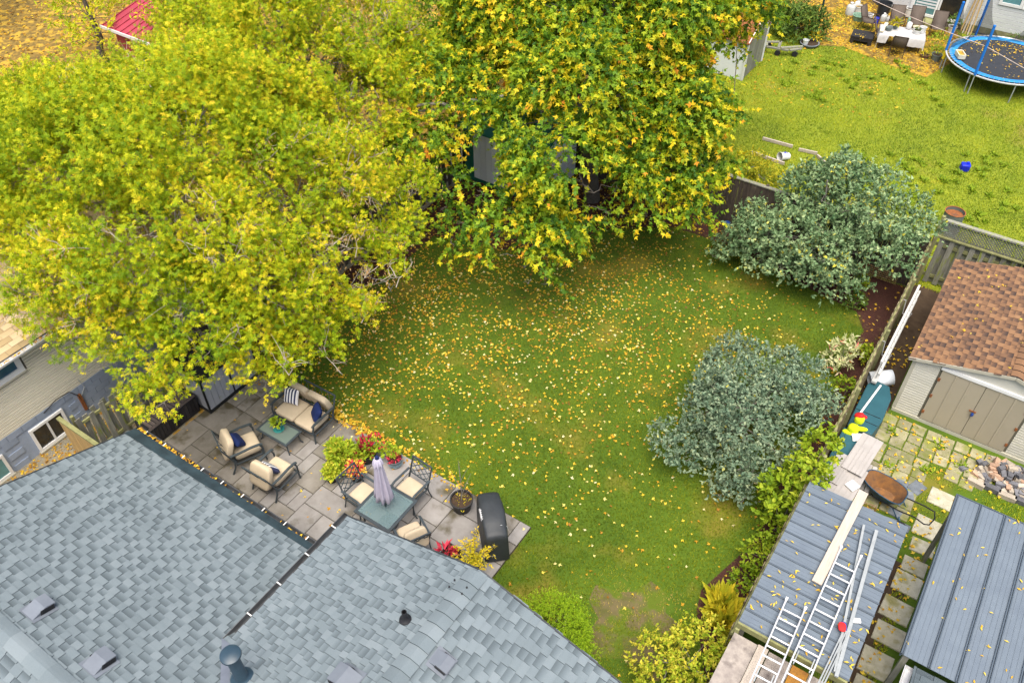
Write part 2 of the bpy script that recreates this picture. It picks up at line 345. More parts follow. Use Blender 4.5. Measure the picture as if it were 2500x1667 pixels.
# ================================================================== GRASS AND FALLEN LEAVES
def vnoise(x, y, s, seed=0):
    r = np.random.default_rng(seed); v = 0
    for i in range(7):
        a = r.uniform(0, 2*PI); f = s*r.uniform(.5, 2.2); v = v+np.sin((x*math.cos(a)+y*math.sin(a))*f+r.uniform(0, 6.3))
    return v/7
def scatter(poly, n, excl=()):
    P = np.array([(p[0], p[1]) for p in poly]); lo, hi = P.min(0), P.max(0)
    xy = RNG.uniform(lo, hi, (n, 2)); k = inpoly(poly, xy[:, 0], xy[:, 1])
    for e in excl: k &= ~inpoly(e, xy[:, 0]+RNG.normal(0, .09, n), xy[:, 1]+RNG.normal(0, .09, n))
    return xy[k]
def grass(name, xy, h, wd, tone, mat, z=0.0):
    n = len(xy); az = RNG.uniform(0, 2*PI, n); ln = h*RNG.uniform(.6, 1.3, n); le = RNG.uniform(.35, 1.1, n)
    d = np.stack([np.cos(az), np.sin(az)], 1); q = np.stack([-d[:, 1], d[:, 0]], 1)*(wd*RNG.uniform(.6, 1.3, n))[:, None]
    V = np.zeros((n, 3, 3)); V[:, 0, :2] = xy-q; V[:, 1, :2] = xy+q; V[:, 2, :2] = xy+d*(ln*np.sin(le))[:, None]
    V[:, :2, 2] = z-.005; V[:, 2, 2] = z+ln*np.cos(le)
    me = np_mesh(name, V.reshape(-1, 3), np.arange(3*n).reshape(-1, 3), mat, np.clip(tone, 0, 1), 3)
    return link(bpy.data.objects.new(name, me))
xy = scatter(LAWN, 360000, (BED_R, BED_L))
t = .46+.22*vnoise(xy[:, 0], xy[:, 1], 1.0, 3)+.16*vnoise(xy[:, 0], xy[:, 1], 3.2, 4)+RNG.normal(0, .13, len(xy))
BC = G(1550, 1530)
bare = np.clip((1.5-np.hypot((xy[:, 0]-BC.x)/1.25, (xy[:, 1]-BC.y)/1.1))*.9, 0, .9)*np.clip(.55+1.1*vnoise(xy[:, 0], xy[:, 1], 3, 9), 0, 1)
t = t+bare*.8
worn = np.exp(-((xy[:, 0]+5)**2/22+(xy[:, 1]-9.5)**2/9))+np.exp(-((xy[:, 0]+8.2)**2/2.2+(xy[:, 1]-4)**2/20))
worn = np.clip(worn*(.8+.7*vnoise(xy[:, 0], xy[:, 1], 2.2, 14)), 0, .8)
t = t-.10*worn
keep = RNG.uniform(0, 1, len(xy)) > np.clip(bare*1.3+worn, 0, .85)
tag(grass('grass', xy[keep], .06, .010, t[keep], 'grass'), 'short green lawn grass of the back garden', 'grass', kind='stuff')
FARL = [(-4.5, 14.1), (14.5, 14.1), (14.5, 33.9), (-8, 33.9)]
xy = scatter(FARL, 330000); ip = inpoly(PATCH, xy[:, 0], xy[:, 1]); xy = xy[~ip | (vnoise(xy[:, 0], xy[:, 1], 2.2, 31)+RNG.normal(0, .15, len(xy)) > .28)]; t = .42+.3*vnoise(xy[:, 0], xy[:, 1], .8, 5)+.28*vnoise(xy[:, 0], xy[:, 1], 3.4, 6)+RNG.normal(0, .15, len(xy))
tag(grass('grass', xy, .075, .013, t, 'far_grass'), 'long yellowish grass of the garden with the trampoline', 'grass', kind='stuff')
NG = [(8.6, 4.4), (13, 4.4), (13, 8.2), (8.9, 8.2)]
xy = np.concatenate([scatter(NG, 16000), scatter([(5.95, 3.9), (9.1, 3.9), (9.1, 8.3), (5.95, 8.3)], 9000), scatter([(7.6, -1), (7.9, -1), (7.9, 4.2), (7.6, 4.2)], 3000), scatter([(7.05, -1), (7.25, -1), (7.25, 4), (7.05, 4)], 1500)])
xy = xy[vnoise(xy[:, 0], xy[:, 1], 4, 12) > -.15]
tag(grass('grass', xy, .06, .012, .5+RNG.normal(0, .18, len(xy)), 'far_grass'), 'grass and moss growing around the mossy pavers', 'grass', kind='stuff')

def litter(name, label, xy, size, z, lo=0.0, hi=1.0, spread=.03):
    n = len(xy); pos = np.concatenate([xy, np.zeros((n, 1))], 1); pos[:, 2] = (z if np.isscalar(z) else z)+RNG.uniform(.0, spread, n)
    az = RNG.uniform(0, 2*PI, n); ax = np.stack([np.cos(az), np.sin(az), RNG.normal(0, .25, n)], 1)
    nr = np.stack([RNG.normal(0, .35, n), RNG.normal(0, .35, n), np.ones(n)], 1)
    me = leaves_mesh(name, pos, ax, nr, size*RNG.uniform(.55, 1.25, n), 'maple', RNG.uniform(lo, hi, n), 'litter')
    return tag(link(bpy.data.objects.new(name, me)), label, 'leaves', kind='stuff')
xy = scatter([(-9.2, -.3), (-9.2, 13.2), (4.9, 13.2), (4.9, -4), (.05, -4), (.05, -.3)], 26000)
dens = .06+1.0*np.exp(-((xy[:, 0]+6.8)**2/10+(xy[:, 1]-2.5)**2/22))+.75*np.exp(-((xy[:, 0]+2.5)**2/26+(xy[:, 1]-7.8)**2/14))+.28*np.exp(-((xy[:, 0]+1.5)**2/26+(xy[:, 1]-3)**2/14))
dens += .9*np.exp(-(xy[:, 1]/.22)**2)*np.clip(-xy[:, 0]/7, 0, 1)**1.5
dens *= np.clip(.75+.9*vnoise(xy[:, 0], xy[:, 1], 2.0, 8)+.5*vnoise(xy[:, 0], xy[:, 1], 6.0, 18), .1, 2)
xy = xy[RNG.uniform(0, 1, len(xy)) < dens*.60]
litter('fallen_leaves', 'yellow and cream leaves fallen on the back garden lawn', xy, .088, .028, .10, 1.0)
xy = scatter([(-9.2, .1), (-9.2, 13.2), (3.0, 13.2), (3.0, 4.0), (-3.0, .1)], 26000, (BED_L,))
dn = np.exp(-((xy[:, 0]+5)**2/22+(xy[:, 1]-9.5)**2/8))+np.exp(-((xy[:, 0]+8.0)**2/2.5+(xy[:, 1]-4)**2/18))+.25*np.exp(-((xy[:, 0]+3)**2/22+(xy[:, 1]-6)**2/16)); dn *= np.clip(.8+.9*vnoise(xy[:, 0], xy[:, 1], 2.6, 44), .1, 2)
xy = xy[RNG.uniform(0, 1, len(xy)) < dn*.55]
litter('fallen_leaves', 'dull brown leaves thick on the worn lawn under the trees', xy, .075, .012, .0, .62)
xy = np.concatenate([scatter(BED_L, 14000), scatter(BED_R, 900)])
xy = xy[RNG.uniform(0, 1, len(xy)) < np.where(xy[:, 0] < -.5, .5+.4*vnoise(xy[:, 0], xy[:, 1], 2, 4), .5)]
litter('fallen_leaves', 'brown and orange leaves lying on the dark mulch beds', xy, .11, .012, .0, .75)
xy = scatter([(-9.2, -4.6), (-.1, -4.6), (-.1, -.05), (-9.2, -.05)], 330); xy = xy[(RNG.uniform(0, 1, len(xy)) < .55)]
litter('fallen_leaves', 'scattered yellow leaves on the patio slabs', xy, .09, .036, .2, .75, .006)
e = scatter([(-6.4, -.12), (-.0, -.12), (-.0, .22), (-6.4, .22)], 900); e = e[RNG.uniform(0, 1, len(e)) < np.clip(-e[:, 0]/7.5, .05, 1)**1.6]
litter('fallen_leaves', 'band of orange leaves gathered along the patio edge', e, .10, .03, .2, .7, .03)
xy = np.concatenate([scatter(PATCH, 5200), scatter([(-7.5, 22), (2, 24), (2, 34), (-7.5, 34)], 900)])
litter('fallen_leaves', 'orange leaves covering the ground before the white house', xy, .12, .01, .15, .7)
xy = scatter([(-45, 2), (-18, 4), (-11, 9), (-11, 30), (-45, 30)], 15000); xy = xy[np.hypot(xy[:, 0]-CAM[0], xy[:, 1]-CAM[1]) < 50]
litter('fallen_leaves', 'brown leaves covering the yard by the red roof', xy, .16, .0, .05, .6)
xy = np.concatenate([scatter([(5.3, 3.6), (9, 3.6), (9, 8.3), (5.3, 8.3)], 330), scatter([(7.05, -3), (7.9, -3), (7.9, 4), (7.05, 4)], 190), scatter([(5.15, 8), (5.95, 8), (5.95, 12), (5.15, 12)], 80)])
litter('fallen_leaves', 'yellow leaves scattered over the mossy pavers and slab path', xy, .10, .045, .3, .75)
xy = scatter([(-11.6, -12), (-9.9, -12), (-9.9, -.3), (-11.6, -.3)], 2600); xy = xy[RNG.uniform(0, 1, len(xy)) < .35+.65*(xy[:, 0] < -11.1)]
litter('fallen_leaves', 'orange leaves drifted against the blue foundation wall', xy, .08, .01, .1, .65)
# ================================================================== SHINGLED ROOFS
ramp_mat('shingle_blue', [(0, (.045, .058, .066)), (.35, (.095, .118, .129)), (.6, (.148, .180, .194)), (1, (.24, .275, .29))], rough=.9, bump=.6, noise=.17, nscale=75, stain=.07)
ramp_mat('shingle_brown', [(0, (.045, .033, .03)), (.35, (.115, .066, .042)), (.65, (.22, .118, .060)), (1, (.30, .175, .090))], rough=.9, bump=.5, noise=.16, nscale=75, stain=.12)
ramp_mat('shingle_tan', [(0, (.16, .115, .05)), (.4, (.32, .235, .12)), (.7, (.46, .345, .20)), (1, (.56, .45, .30))], rough=.9, bump=.5, noise=.12, nscale=70, stain=.10)
M('roof_deck', (.10, .11, .12), rough=.9)
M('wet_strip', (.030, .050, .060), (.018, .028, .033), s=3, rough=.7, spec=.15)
M('gutter_dark', (.05, .055, .06), (.03, .03, .03), s=5, rough=.4, spec=.5)
M('clip_white', (.75, .73, .68), rough=.5)
M('vent_metal', (.15, .17, .195), (.125, .14, .165), s=3, rough=.55, spec=.3)
M('black_plastic', (.012, .012, .014), (.02, .02, .022), s=8, rough=.5)
M('flue_blue', (.028, .055, .078), (.02, .042, .06), s=4, rough=.4, spec=.5)
M('stucco', (.48, .47, .44), rough=.9, bump=.3, bs=60)
M('flashing', (.16, .18, .22), rough=.6, metal=.0)
def shingle_piece(w, ln, th, raised, tone, style, mat, cache={}):
    k = (w, ln, th, raised, tone, style, mat)
    if k not in cache:
        x = w/2; lift = th*(2.1 if raised else 1.05)
        V = [(-x, 0, -.004), (x, 0, -.004), (x, ln, -.004), (-x, ln, -.004), (-x, 0, lift), (x, 0, lift), (x, ln, .002), (-x, ln, .002), (-x, ln*.45, lift*.62), (x, ln*.45, lift*.62), (-x, 0, lift), (x, 0, lift)]
        F = [(4, 5, 9, 8), (8, 9, 6, 7), (0, 1, 11, 10), (1, 2, 6, 9), (1, 9, 11), (3, 0, 10, 8), (3, 8, 7)]
        me = bpy.data.meshes.new('shingle'); me.from_pydata(V, [], F); me.materials.append(MATS[mat])
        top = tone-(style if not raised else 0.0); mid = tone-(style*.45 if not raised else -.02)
        tv = [tone]*12; tv[6] = tv[7] = top; tv[8] = tv[9] = mid; tv[0] = tv[1] = tv[10] = tv[11] = .06      # dark cut asphalt edge, with the course's shadow line put into its tone
        a = me.attributes.new('tone', 'FLOAT', 'POINT'); a.data.foreach_set('value', tv); cache[k] = (me, np.array(V), F, np.array(tv))
    return cache[k]
def shingle_slope(parent, org, u, v, width, length, mat, expo=.143, widths=(.14, .2, .27, .33), inside=None, want=0, seed=1, tones=(.55, .6, .64), style=.5, sag=None, th=.009, regular=False, rank=None):
    """courses of overlapping shingles on the plane org + a*u + b*v; the `want` that show largest are objects, the rest one joined part"""
    rg = random.Random(seed); u, v = Vector(u).normalized(), Vector(v).normalized(); n = u.cross(v).normalized(); org = Vector(org); P = []
    if n.z < 0:
        org = org+u*width; u = -u; n = u.cross(v).normalized(); f0 = inside; inside = (lambda c, b: f0(width-c, b)) if f0 else None
    for r in range(int(length/expo)):
        x = -rg.uniform(0, .3) if not regular else -(r % 2)*widths[0]/2; up = rg.random() < .5
        while x < width:
            w_ = rg.choice(widths)
            if x < 0: w_ += x; x = 0.0
            if x+w_ > width-.06: w_ = width-x
            w_ = max(.05, round(w_/.03)*.03); c = x+w_/2; up = not up
            if (inside is None or inside(c, (r+.5)*expo)):
                P.append((c, r*expo, w_, up, rg.choice(tones)))
            x += w_
    def loc(c, b): return org+u*c+v*b+n*(.004+(sag(c, b) if sag else 0))
    def score(q):
        p = loc(q[0], q[1]); d = p-Vector(CAM); z = d.dot(Vector(FW)); X = d.dot(Vector(RT))/z*F_PX; Y = d.dot(Vector(UP))/z*F_PX
        return (abs(X) < 1245 and abs(Y) < 828, q[2]/z)
    P.sort(key=score, reverse=True); R = Matrix((u, v, n)).transposed()
    V = []; Fs = []; T = []
    for i, (c, b, w_, up, tn) in enumerate(P):
        me, vv, ff, tv = shingle_piece(w_-.007, expo+.03, th, up, tn, style, mat); p = loc(c, b)
        if i < want:
            o = bpy.data.objects.new('shingle', me); m = R.to_4x4(); m.translation = p; link(o, parent, True, m)
        else:
            k = len(V); V += [tuple(p+R @ Vector(q)) for q in vv]; Fs += [tuple(j+k for j in f) for f in ff]; T += list(tv)
    if V:
        me = bpy.data.meshes.new('shingles'); me.from_pydata(V, [], Fs); me.materials.append(MATS[mat])
        a = me.attributes.new('tone', 'FLOAT', 'POINT'); a.data.foreach_set('value', T)
        tag(link(bpy.data.objects.new('shingles', me), parent), kind='stuff')
def ridge_cap(parent, a, b, half, drop, mat, ln=.24, tones=(.55, .62, .7), seed=3, cross=None):
    """bent cap shingles lapped along a ridge from a to b"""
    rg = random.Random(seed); a, b = Vector(a), Vector(b); d = (b-a).normalized(); s = Vector((0, 0, 1)).cross(d).normalized(); n = int((b-a).length/ln)
    for i in range(n):
        p = a+d*ln*i; V = []; F = []; sg = 6
        for e, (t, lift) in enumerate(((0, .045), (ln+.03, .016))):
            for k in range(sg+1):
                q = 2*k/sg-1; V.append(p+d*t+s*q*half+Vector((0, 0, lift-drop*half*(abs(q)**1.35))))
        for k in range(sg): F.append((k, k+1, sg+2+k, sg+1+k))
        V += V[:sg+1]+[v-Vector((0, 0, .04)) for v in V[:sg+1]]; m = 2*(sg+1)
        for k in range(sg): F.append((m+sg+1+k, m+sg+2+k, m+k+1, m+k))
        me = bpy.data.meshes.new('ridge_shingle'); me.from_pydata([tuple(v) for v in V], [], F); me.materials.append(MATS[mat])
        at = me.attributes.new('tone', 'FLOAT', 'POINT'); at.data.foreach_set('value', [rg.choice(tones)]*m+[.02]*(len(V)-m))
        link(bpy.data.objects.new('ridge_shingle', me), parent)
def gutter(name, a, b, out, parent, mat, w=.11, h=.085, step=.62, clip='clip_white', t=.006):
    a, b, out = Vector(a), Vector(b), Vector(out).normalized(); d = (b-a).normalized(); prof = [(0, 0), (0, -h), (w*.75, -h), (w, -h*.45), (w, .0), (w+.012, .004), (w+.012, -.01)]
    V = []; n = len(prof)
    for p in (a, b):
        for x, z in prof: V.append(p+out*x+Vector((0, 0, z)))
    F = [(i, i+1, n+i+1, n+i) for i in range(n-1)]+[tuple(range(n-2)), tuple(range(n, 2*n-2))[::-1]]
    o = MB().add(V, F).build(name, mat, parent, smooth=False); s = o.modifiers.new('solid', 'SOLIDIFY'); s.thickness = .004
    k = int((b-a).length/step)
    for i in range(k):
        q = a+d*(step*(i+.5))
        MB().bar(q+out*.005+Vector((0, 0, .004)), q+out*(w+.01)+Vector((0, 0, .008)), .022, .006).build('hanger', clip, o, smooth=False)
    return o

# ================================================================== THE HOUSE IN FRONT
house = thing('house', 'house with blue grey shingle roof in the foreground beside the patio', 'house', (-2, -8, 0))
WALL = [(-7.75, -13), (3.95, -13), (3.95, -4.05), (-1.45, -4.05), (-1.45, -4.55), (-7.75, -4.55)]
wl = MB().prism(WALL, 0, 2.36); wl.bb(-1.44, 3.94, -9, -4.06, 2.36, 3.28)
wl.add([(-1.45, -4.05, 3.27), (3.95, -4.05, 3.27), (1.25, -4.05, 4.16)], [(0, 1, 2)]); wl.build('wall', 'stucco', house, smooth=False)
ME, MR, MS = -4.16, -8.77, .3684
RZ = 2.4+MS*(ME-MR)
def slab_roof(pts, t=.12):
    b = MB(); n = len(pts); lo = [(p[0], p[1], p[2]-t) for p in pts]; return b.add(list(pts)+lo, [tuple(range(n)), tuple(range(2*n-1, n-1, -1))]+[(i, n+i, n+(i+1) % n, (i+1) % n) for i in range(n)])
WE, WY, WR, WS = -1.90, -3.65, 1.25, .3172; WZ, WRZ = 3.34, 3.34+.3172*3.15
roof = slab_roof([(-8.02, ME, 2.4), (3.0, ME, 2.4), (3.0, MR, RZ), (-8.02, MR, RZ)]).build('roof', 'roof_deck', house, smooth=False)
roof2 = slab_roof([(-8.02, MR, RZ), (3.0, MR, RZ), (3.0, -13.4, 2.4), (-8.02, -13.4, 2.4)]).build('roof', 'roof_deck', house, smooth=False)
roof3 = slab_roof([(WE, -12, WZ), (WR, -12, WRZ), (WR, WY, WRZ), (WE, WY, WZ)]).build('roof', 'roof_deck', house, smooth=False)
roof4 = slab_roof([(WR, -12, WRZ), (4.40, -12, WZ), (4.40, WY, WZ), (WR, WY, WRZ)]).build('roof', 'roof_deck', house, smooth=False)
def main_inside(c, b):
    X = 8.02*-1+c; Y = ME-b*math.cos(math.atan(MS)); z = 2.4+MS*(ME-Y)
    if X > WE-.05 and z < WZ+WS*(X-WE)-.02 and Y < WY: return False
    return X < .9
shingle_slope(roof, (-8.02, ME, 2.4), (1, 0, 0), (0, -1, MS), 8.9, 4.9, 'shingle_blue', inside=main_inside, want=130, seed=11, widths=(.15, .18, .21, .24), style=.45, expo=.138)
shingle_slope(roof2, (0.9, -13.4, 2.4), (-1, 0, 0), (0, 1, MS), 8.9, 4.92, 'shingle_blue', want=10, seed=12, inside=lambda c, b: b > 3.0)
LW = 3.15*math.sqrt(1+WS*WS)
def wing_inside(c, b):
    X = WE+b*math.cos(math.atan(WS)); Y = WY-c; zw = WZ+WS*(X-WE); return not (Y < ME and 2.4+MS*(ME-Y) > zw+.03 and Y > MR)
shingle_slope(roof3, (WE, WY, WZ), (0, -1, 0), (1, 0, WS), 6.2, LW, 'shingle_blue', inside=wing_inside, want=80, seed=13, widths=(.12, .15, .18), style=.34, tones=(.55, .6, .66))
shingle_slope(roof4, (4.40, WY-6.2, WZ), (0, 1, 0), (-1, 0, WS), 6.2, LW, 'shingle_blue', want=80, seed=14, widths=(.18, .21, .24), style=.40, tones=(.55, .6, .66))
ridge_cap(roof2, (-8.02, MR, RZ+.01), (.4, MR, RZ+.01), .17, MS, 'shingle_blue', seed=4)
ridge_cap(roof4, (WR, -9.8, WRZ+.01), (WR, WY-.02, WRZ+.01), .19, WS, 'shingle_blue', seed=5, ln=.225)
# dark wet strip along the main eave, drip edge and fascia
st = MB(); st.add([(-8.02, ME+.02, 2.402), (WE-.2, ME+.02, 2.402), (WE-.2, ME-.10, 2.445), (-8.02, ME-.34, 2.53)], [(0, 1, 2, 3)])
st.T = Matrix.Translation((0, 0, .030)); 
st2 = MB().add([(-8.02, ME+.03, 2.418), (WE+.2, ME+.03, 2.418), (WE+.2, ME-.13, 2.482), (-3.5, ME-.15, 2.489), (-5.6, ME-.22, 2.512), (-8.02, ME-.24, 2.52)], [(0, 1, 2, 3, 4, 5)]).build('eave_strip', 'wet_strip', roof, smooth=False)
MB().bb(-8.0, WE, ME-.03, ME, 2.22, 2.385).build('fascia', 'gutter_dark', house, smooth=False)
g1 = gutter('gutter', (-8.05, ME+.005, 2.40), (WE-.02, ME+.005, 2.40), (0, 1, 0), house, 'gutter_dark')
g2 = gutter('gutter', (WE-.005, WY+.03, WZ+.02), (WE-.005, -6.72, WZ+.02), (-1, 0, 0), house, 'gutter_dark', w=.10, step=.72)
for nm, a, b in (('rake_trim', (WE, WY+.012, WZ-.04), (WR, WY+.012, WRZ-.04)), ('rake_trim', (WR, WY+.012, WRZ-.04), (4.4, WY+.012, WZ-.04)), ('rake_trim', (-8.032, ME, 2.36), (-8.032, MR, RZ-.04))):
    MB().bar(a, b, .022, .13).build(nm, 'gutter_dark', house, smooth=False)
def xyz(b, n=0): return b
def roof_vent(px, py, plane, parent, rz, name='roof_vent', k=1.0):
    p, nrm = plane(px, py); up = Vector((0, 0, 1)); f = Vector((nrm[0], nrm[1], 0)).normalized()          # f points downslope
    d = (f-nrm*f.dot(nrm)).normalized(); s = nrm.cross(d); R = Matrix((s, d, nrm)).transposed().to_4x4(); R.translation = p
    b = MB(); b.box((0, 0, .006), (.44*k, .44*k, .006)); v = b.build(name, 'vent_metal', parent, True, R, smooth=False)
    h = MB(); x = .15*k
    h.add([(-x, -.20*k, .01), (x, -.20*k, .01), (x, .02, .13*k), (-x, .02, .13*k), (x, .20*k, .13*k), (-x, .20*k, .13*k), (-x, .20*k, .10*k), (x, .20*k, .10*k), (-x, .19*k, .012), (x, .19*k, .012)],
          [(0, 1, 2, 3), (3, 2, 4, 5), (5, 4, 7, 6), (1, 9, 7, 4, 2), (0, 3, 5, 6, 8)]); h.v = [tuple(R @ Vector(q)) for q in h.v]; h.build('hood', 'vent_metal', v, True, None, smooth=False)
    g = MB()
    for i in range(7): g.box((-x*.9+i*x*.3, .185*k, .055*k), (.008, .012, .09*k))
    for sg in (-1, 1):
        g.box((sg*(x+.004), .06*k, .062*k), (.01, .24*k, .095*k))
        for i in range(6): g.box((sg*(x+.011), -.03*k+i*.04*k, .062*k), (.006, .016*k, .085*k))
    g.box((0, .17*k, .05*k), (x*1.9, .008, .09*k)); g.v = [tuple(R @ Vector(q)) for q in g.v]; g.build('grille', 'black_plastic', v, True, None, smooth=False)
def plane_fn(z0, o, gx, gy):
    nrm = Vector((-gx, -gy, 1)).normalized()
    def fn(px, py, lift=0):
        d = ray(px, py); t = (z0+gx*(CAM[0]-o[0])+gy*(CAM[1]-o[1])-CAM[2]+lift)/(d[2]-gx*d[0]-gy*d[1]); return Vector(CAM+d*t), nrm
    return fn
P_MAIN = plane_fn(2.42, (0, ME), 0, -MS); P_WL = plane_fn(WZ+.02, (WE, 0), WS, 0); P_WR = plane_fn(WZ+.02, (4.40, 0), -WS, 0)
roof_vent(95, 1487, P_MAIN, roof, 0); roof_vent(243, 1618, P_MAIN, roof, 0); roof_vent(846, 1660, P_WL, roof3, 0, k=1.1); roof_vent(1078, 1616, P_WR, roof4, 0, k=.85)
p, n_ = P_WL(990, 1512); q = MB().lathe([(.11, -.02), (.10, .03), (.06, .06), (.045, .10), (.045, .26), (.036, .26), (.036, .05)], p, 14).build('vent_pipe', 'black_plastic', roof3)
p, n_ = P_WL(592, 1655); p.z -= .03
fl = MB().lathe([(.20, -.03), (.19, .05), (.12, .09), (.105, .12), (.105, .75), (.112, .75), (.112, .80)], p, 18).build('flue_pipe', 'flue_blue', roof3)
MB().lathe([(.0, .905), (.12, .90), (.165, .875), (.17, .845), (.165, .83), (.10, .80), (0, .80)], p, 20).build('flue_cap', 'flue_blue', fl)
def vz(X): return WZ+WS*(X-WE)
def vy(X): return ME-(vz(X)-2.4)/MS
vl = MB()
for X in (WE+.02,): pass
a0, a1 = (WE-.02, vy(WE), vz(WE)+.03), (.5, vy(.5), vz(.5)+.03)
vl.add([(a0[0]-.10, a0[1], a0[2]+.01), (a0[0]+.12, a0[1], a0[2]+.02), (a1[0]+.12, a1[1], a1[2]+.02), (a1[0]-.10, a1[1], a1[2]+.01)], [(0, 1, 2, 3)]); vl.build('valley_flashing', 'flashing', roof3, smooth=False)
# cover plate nailed over the ridge near the gable
for (px, py) in ((1110, 1418), (1097, 1434), (1140, 1436), (1128, 1451)):
    p, _ = P_WL(px, py) if px < 1120 else P_WR(px, py); MB().lathe([(0, .05), (.016, .048), (.018, .03)], p, 8).build('nail_head', 'black_plastic', roof4)
# back door and window under the gable, out of the photograph's sight but part of the house
MB().bb(-.4, .5, -4.045, -4.0, .05, 2.1).build('door', 'clip_white', house, smooth=False)
wn = MB().bb(-5.6, -4.2, -4.545, -4.50, .9, 2.0).build('window', 'clip_white', house, smooth=False); MB().bb(-5.5, -4.3, -4.49, -4.485, 1.0, 1.9).build('pane', 'black_plastic', wn, smooth=False)
# leaves lying in the gutters and on the roof
xy = np.stack([RNG.uniform(-8.0, -5.9, 130), RNG.uniform(ME+.02, ME+.10, 130)], 1); xy2 = np.stack([RNG.uniform(-8, -2.1, 40), RNG.uniform(ME+.02, ME+.1, 40)], 1)
litter('fallen_leaves', 'orange leaves caught in the dark gutter over the patio', np.concatenate([xy, xy2]), .07, 2.385, .1, .6, .03)
# ================================================================== PLANT AND FURNITURE MATERIALS
ramp_mat('leaf_lime', [(0, (.13, .22, .01)), (.4, (.26, .36, .015)), (.75, (.42, .46, .03)), (1, (.60, .52, .05))], trans=.3)
ramp_mat('leaf_green', [(0, (.03, .07, .01)), (.5, (.08, .15, .02)), (1, (.20, .27, .04))], trans=.25)
ramp_mat('leaf_red', [(0, (.10, .01, .02)), (.5, (.35, .02, .04)), (1, (.70, .06, .10))], trans=.2)
ramp_mat('leaf_fire', [(0, (.45, .02, .03)), (.35, (.75, .05, .10)), (.6, (.80, .35, .05)), (1, (.80, .60, .08))], trans=.2)
ramp_mat('leaf_gold', [(0, (.20, .24, .01)), (.4, (.46, .42, .02)), (1, (.80, .58, .03))], trans=.3)
M('frame_metal', (.045, .058, .066), (.035, .045, .05), s=6, rough=.45, spec=.4)
M('beige_fabric', (.49, .405, .285), (.44, .36, .25), s=5, rough=.9, bump=.25, bs=220, rnd=.04)
M('navy_fabric', (.010, .022, .10), (.007, .016, .075), s=8, rough=.9, bump=.3, bs=200)
M('bark_grey', (.26, .235, .20), (.16, .145, .12), s=9, rough=.9, bump=.6, bs=35)
M('bark_dark', (.13, .11, .09), (.07, .06, .05), s=9, rough=.9, bump=.6, bs=35)
M('dry_twig', (.42, .36, .30), (.30, .25, .20), s=9, rough=.9)
M('pot_black', (.022, .022, .022), (.03, .028, .026), s=5, rough=.55)
M('pot_soil', (.06, .035, .02), (.03, .02, .012), s=20, rough=.95, bump=.6)
M('pot_teal', (.04, .22, .22), (.05, .30, .26), s=6, rough=.25, spec=.6)
M('pot_stripe', (.09, .11, .12), (.07, .085, .09), s=6, rough=.35, spec=.5)
M('pot_stripe_blue', (.22, .32, .36), rough=.35, spec=.5)
M('pot_white', (.70, .70, .68), (.60, .60, .57), s=6, rough=.5)
M('pot_grey', (.14, .17, .16), rough=.6)
M('umbrella_cloth', (.44, .41, .50), (.38, .355, .44), s=3, rough=.85, bump=.2, bs=150)
M('grill_cover', (.035, .04, .044), (.026, .03, .033), s=3, rough=.55, spec=.4, bump=.5, bs=7)
M('stitch', (.42, .44, .45), rough=.7)
M('white_print', (.8, .8, .8), rough=.6)
M('brown_resin', (.10, .080, .072), (.068, .054, .049), s=5, rough=.65, bump=.4, bs=30, stretch=(1, 1, 4), rnd=.2)
M('dark_resin', (.040, .034, .033), (.025, .022, .022), s=5, rough=.6, rnd=.45)
M('resin_white', (.42, .43, .46), (.36, .37, .40), s=2, rough=.55, c3=(.30, .34, .22), s3=1.5, t3=.6)
M('resin_black', (.018, .019, .021), rough=.5)
def stripe_mat(name, a, b, axis=0, n=9.0):
    m = bpy.data.materials.new(name); m.use_nodes = True; t = m.node_tree; L = t.links; p = t.nodes['Principled BSDF']; p.inputs['Roughness'].default_value = .9
    tc = N(t, 'ShaderNodeTexCoord'); sp = N(t, 'ShaderNodeSeparateXYZ'); L.new(tc.outputs['Generated'], sp.inputs[0])
    mu = N(t, 'ShaderNodeMath', operation='MULTIPLY'); mu.inputs[1].default_value = n; L.new(sp.outputs[axis], mu.inputs[0])
    fr = N(t, 'ShaderNodeMath', operation='FRACT'); L.new(mu.outputs[0], fr.inputs[0]); gt = N(t, 'ShaderNodeMath', operation='GREATER_THAN'); gt.inputs[1].default_value = .5; L.new(fr.outputs[0], gt.inputs[0])
    mx = N(t, 'ShaderNodeMix', data_type='RGBA'); L.new(gt.outputs[0], mx.inputs[0]); mx.inputs[6].default_value = rgba(a); mx.inputs[7].default_value = rgba(b); L.new(mx.outputs[2], p.inputs['Base Color']); MATS[name] = m
stripe_mat('stripe_fabric', (.72, .71, .70), (.03, .035, .085), 0, 5.0)
def glass_mat(name, c, alpha=.5, rough=.25):
    m = bpy.data.materials.new(name); m.use_nodes = True; b = m.node_tree.nodes['Principled BSDF']; b.inputs['Base Color'].default_value = rgba(c); b.inputs['Roughness'].default_value = rough; b.inputs['Alpha'].default_value = alpha; b.inputs['Specular IOR Level'].default_value = .25; MATS[name] = m
glass_mat('table_glass', (.17, .25, .26), .46, .3); glass_mat('coffee_glass', (.17, .22, .19), .62, .4)
def RX(a): return Matrix.Rotation(a, 3, 'X')
def RZm(a): return Matrix.Rotation(a, 3, 'Z')
FM = 'frame_metal'
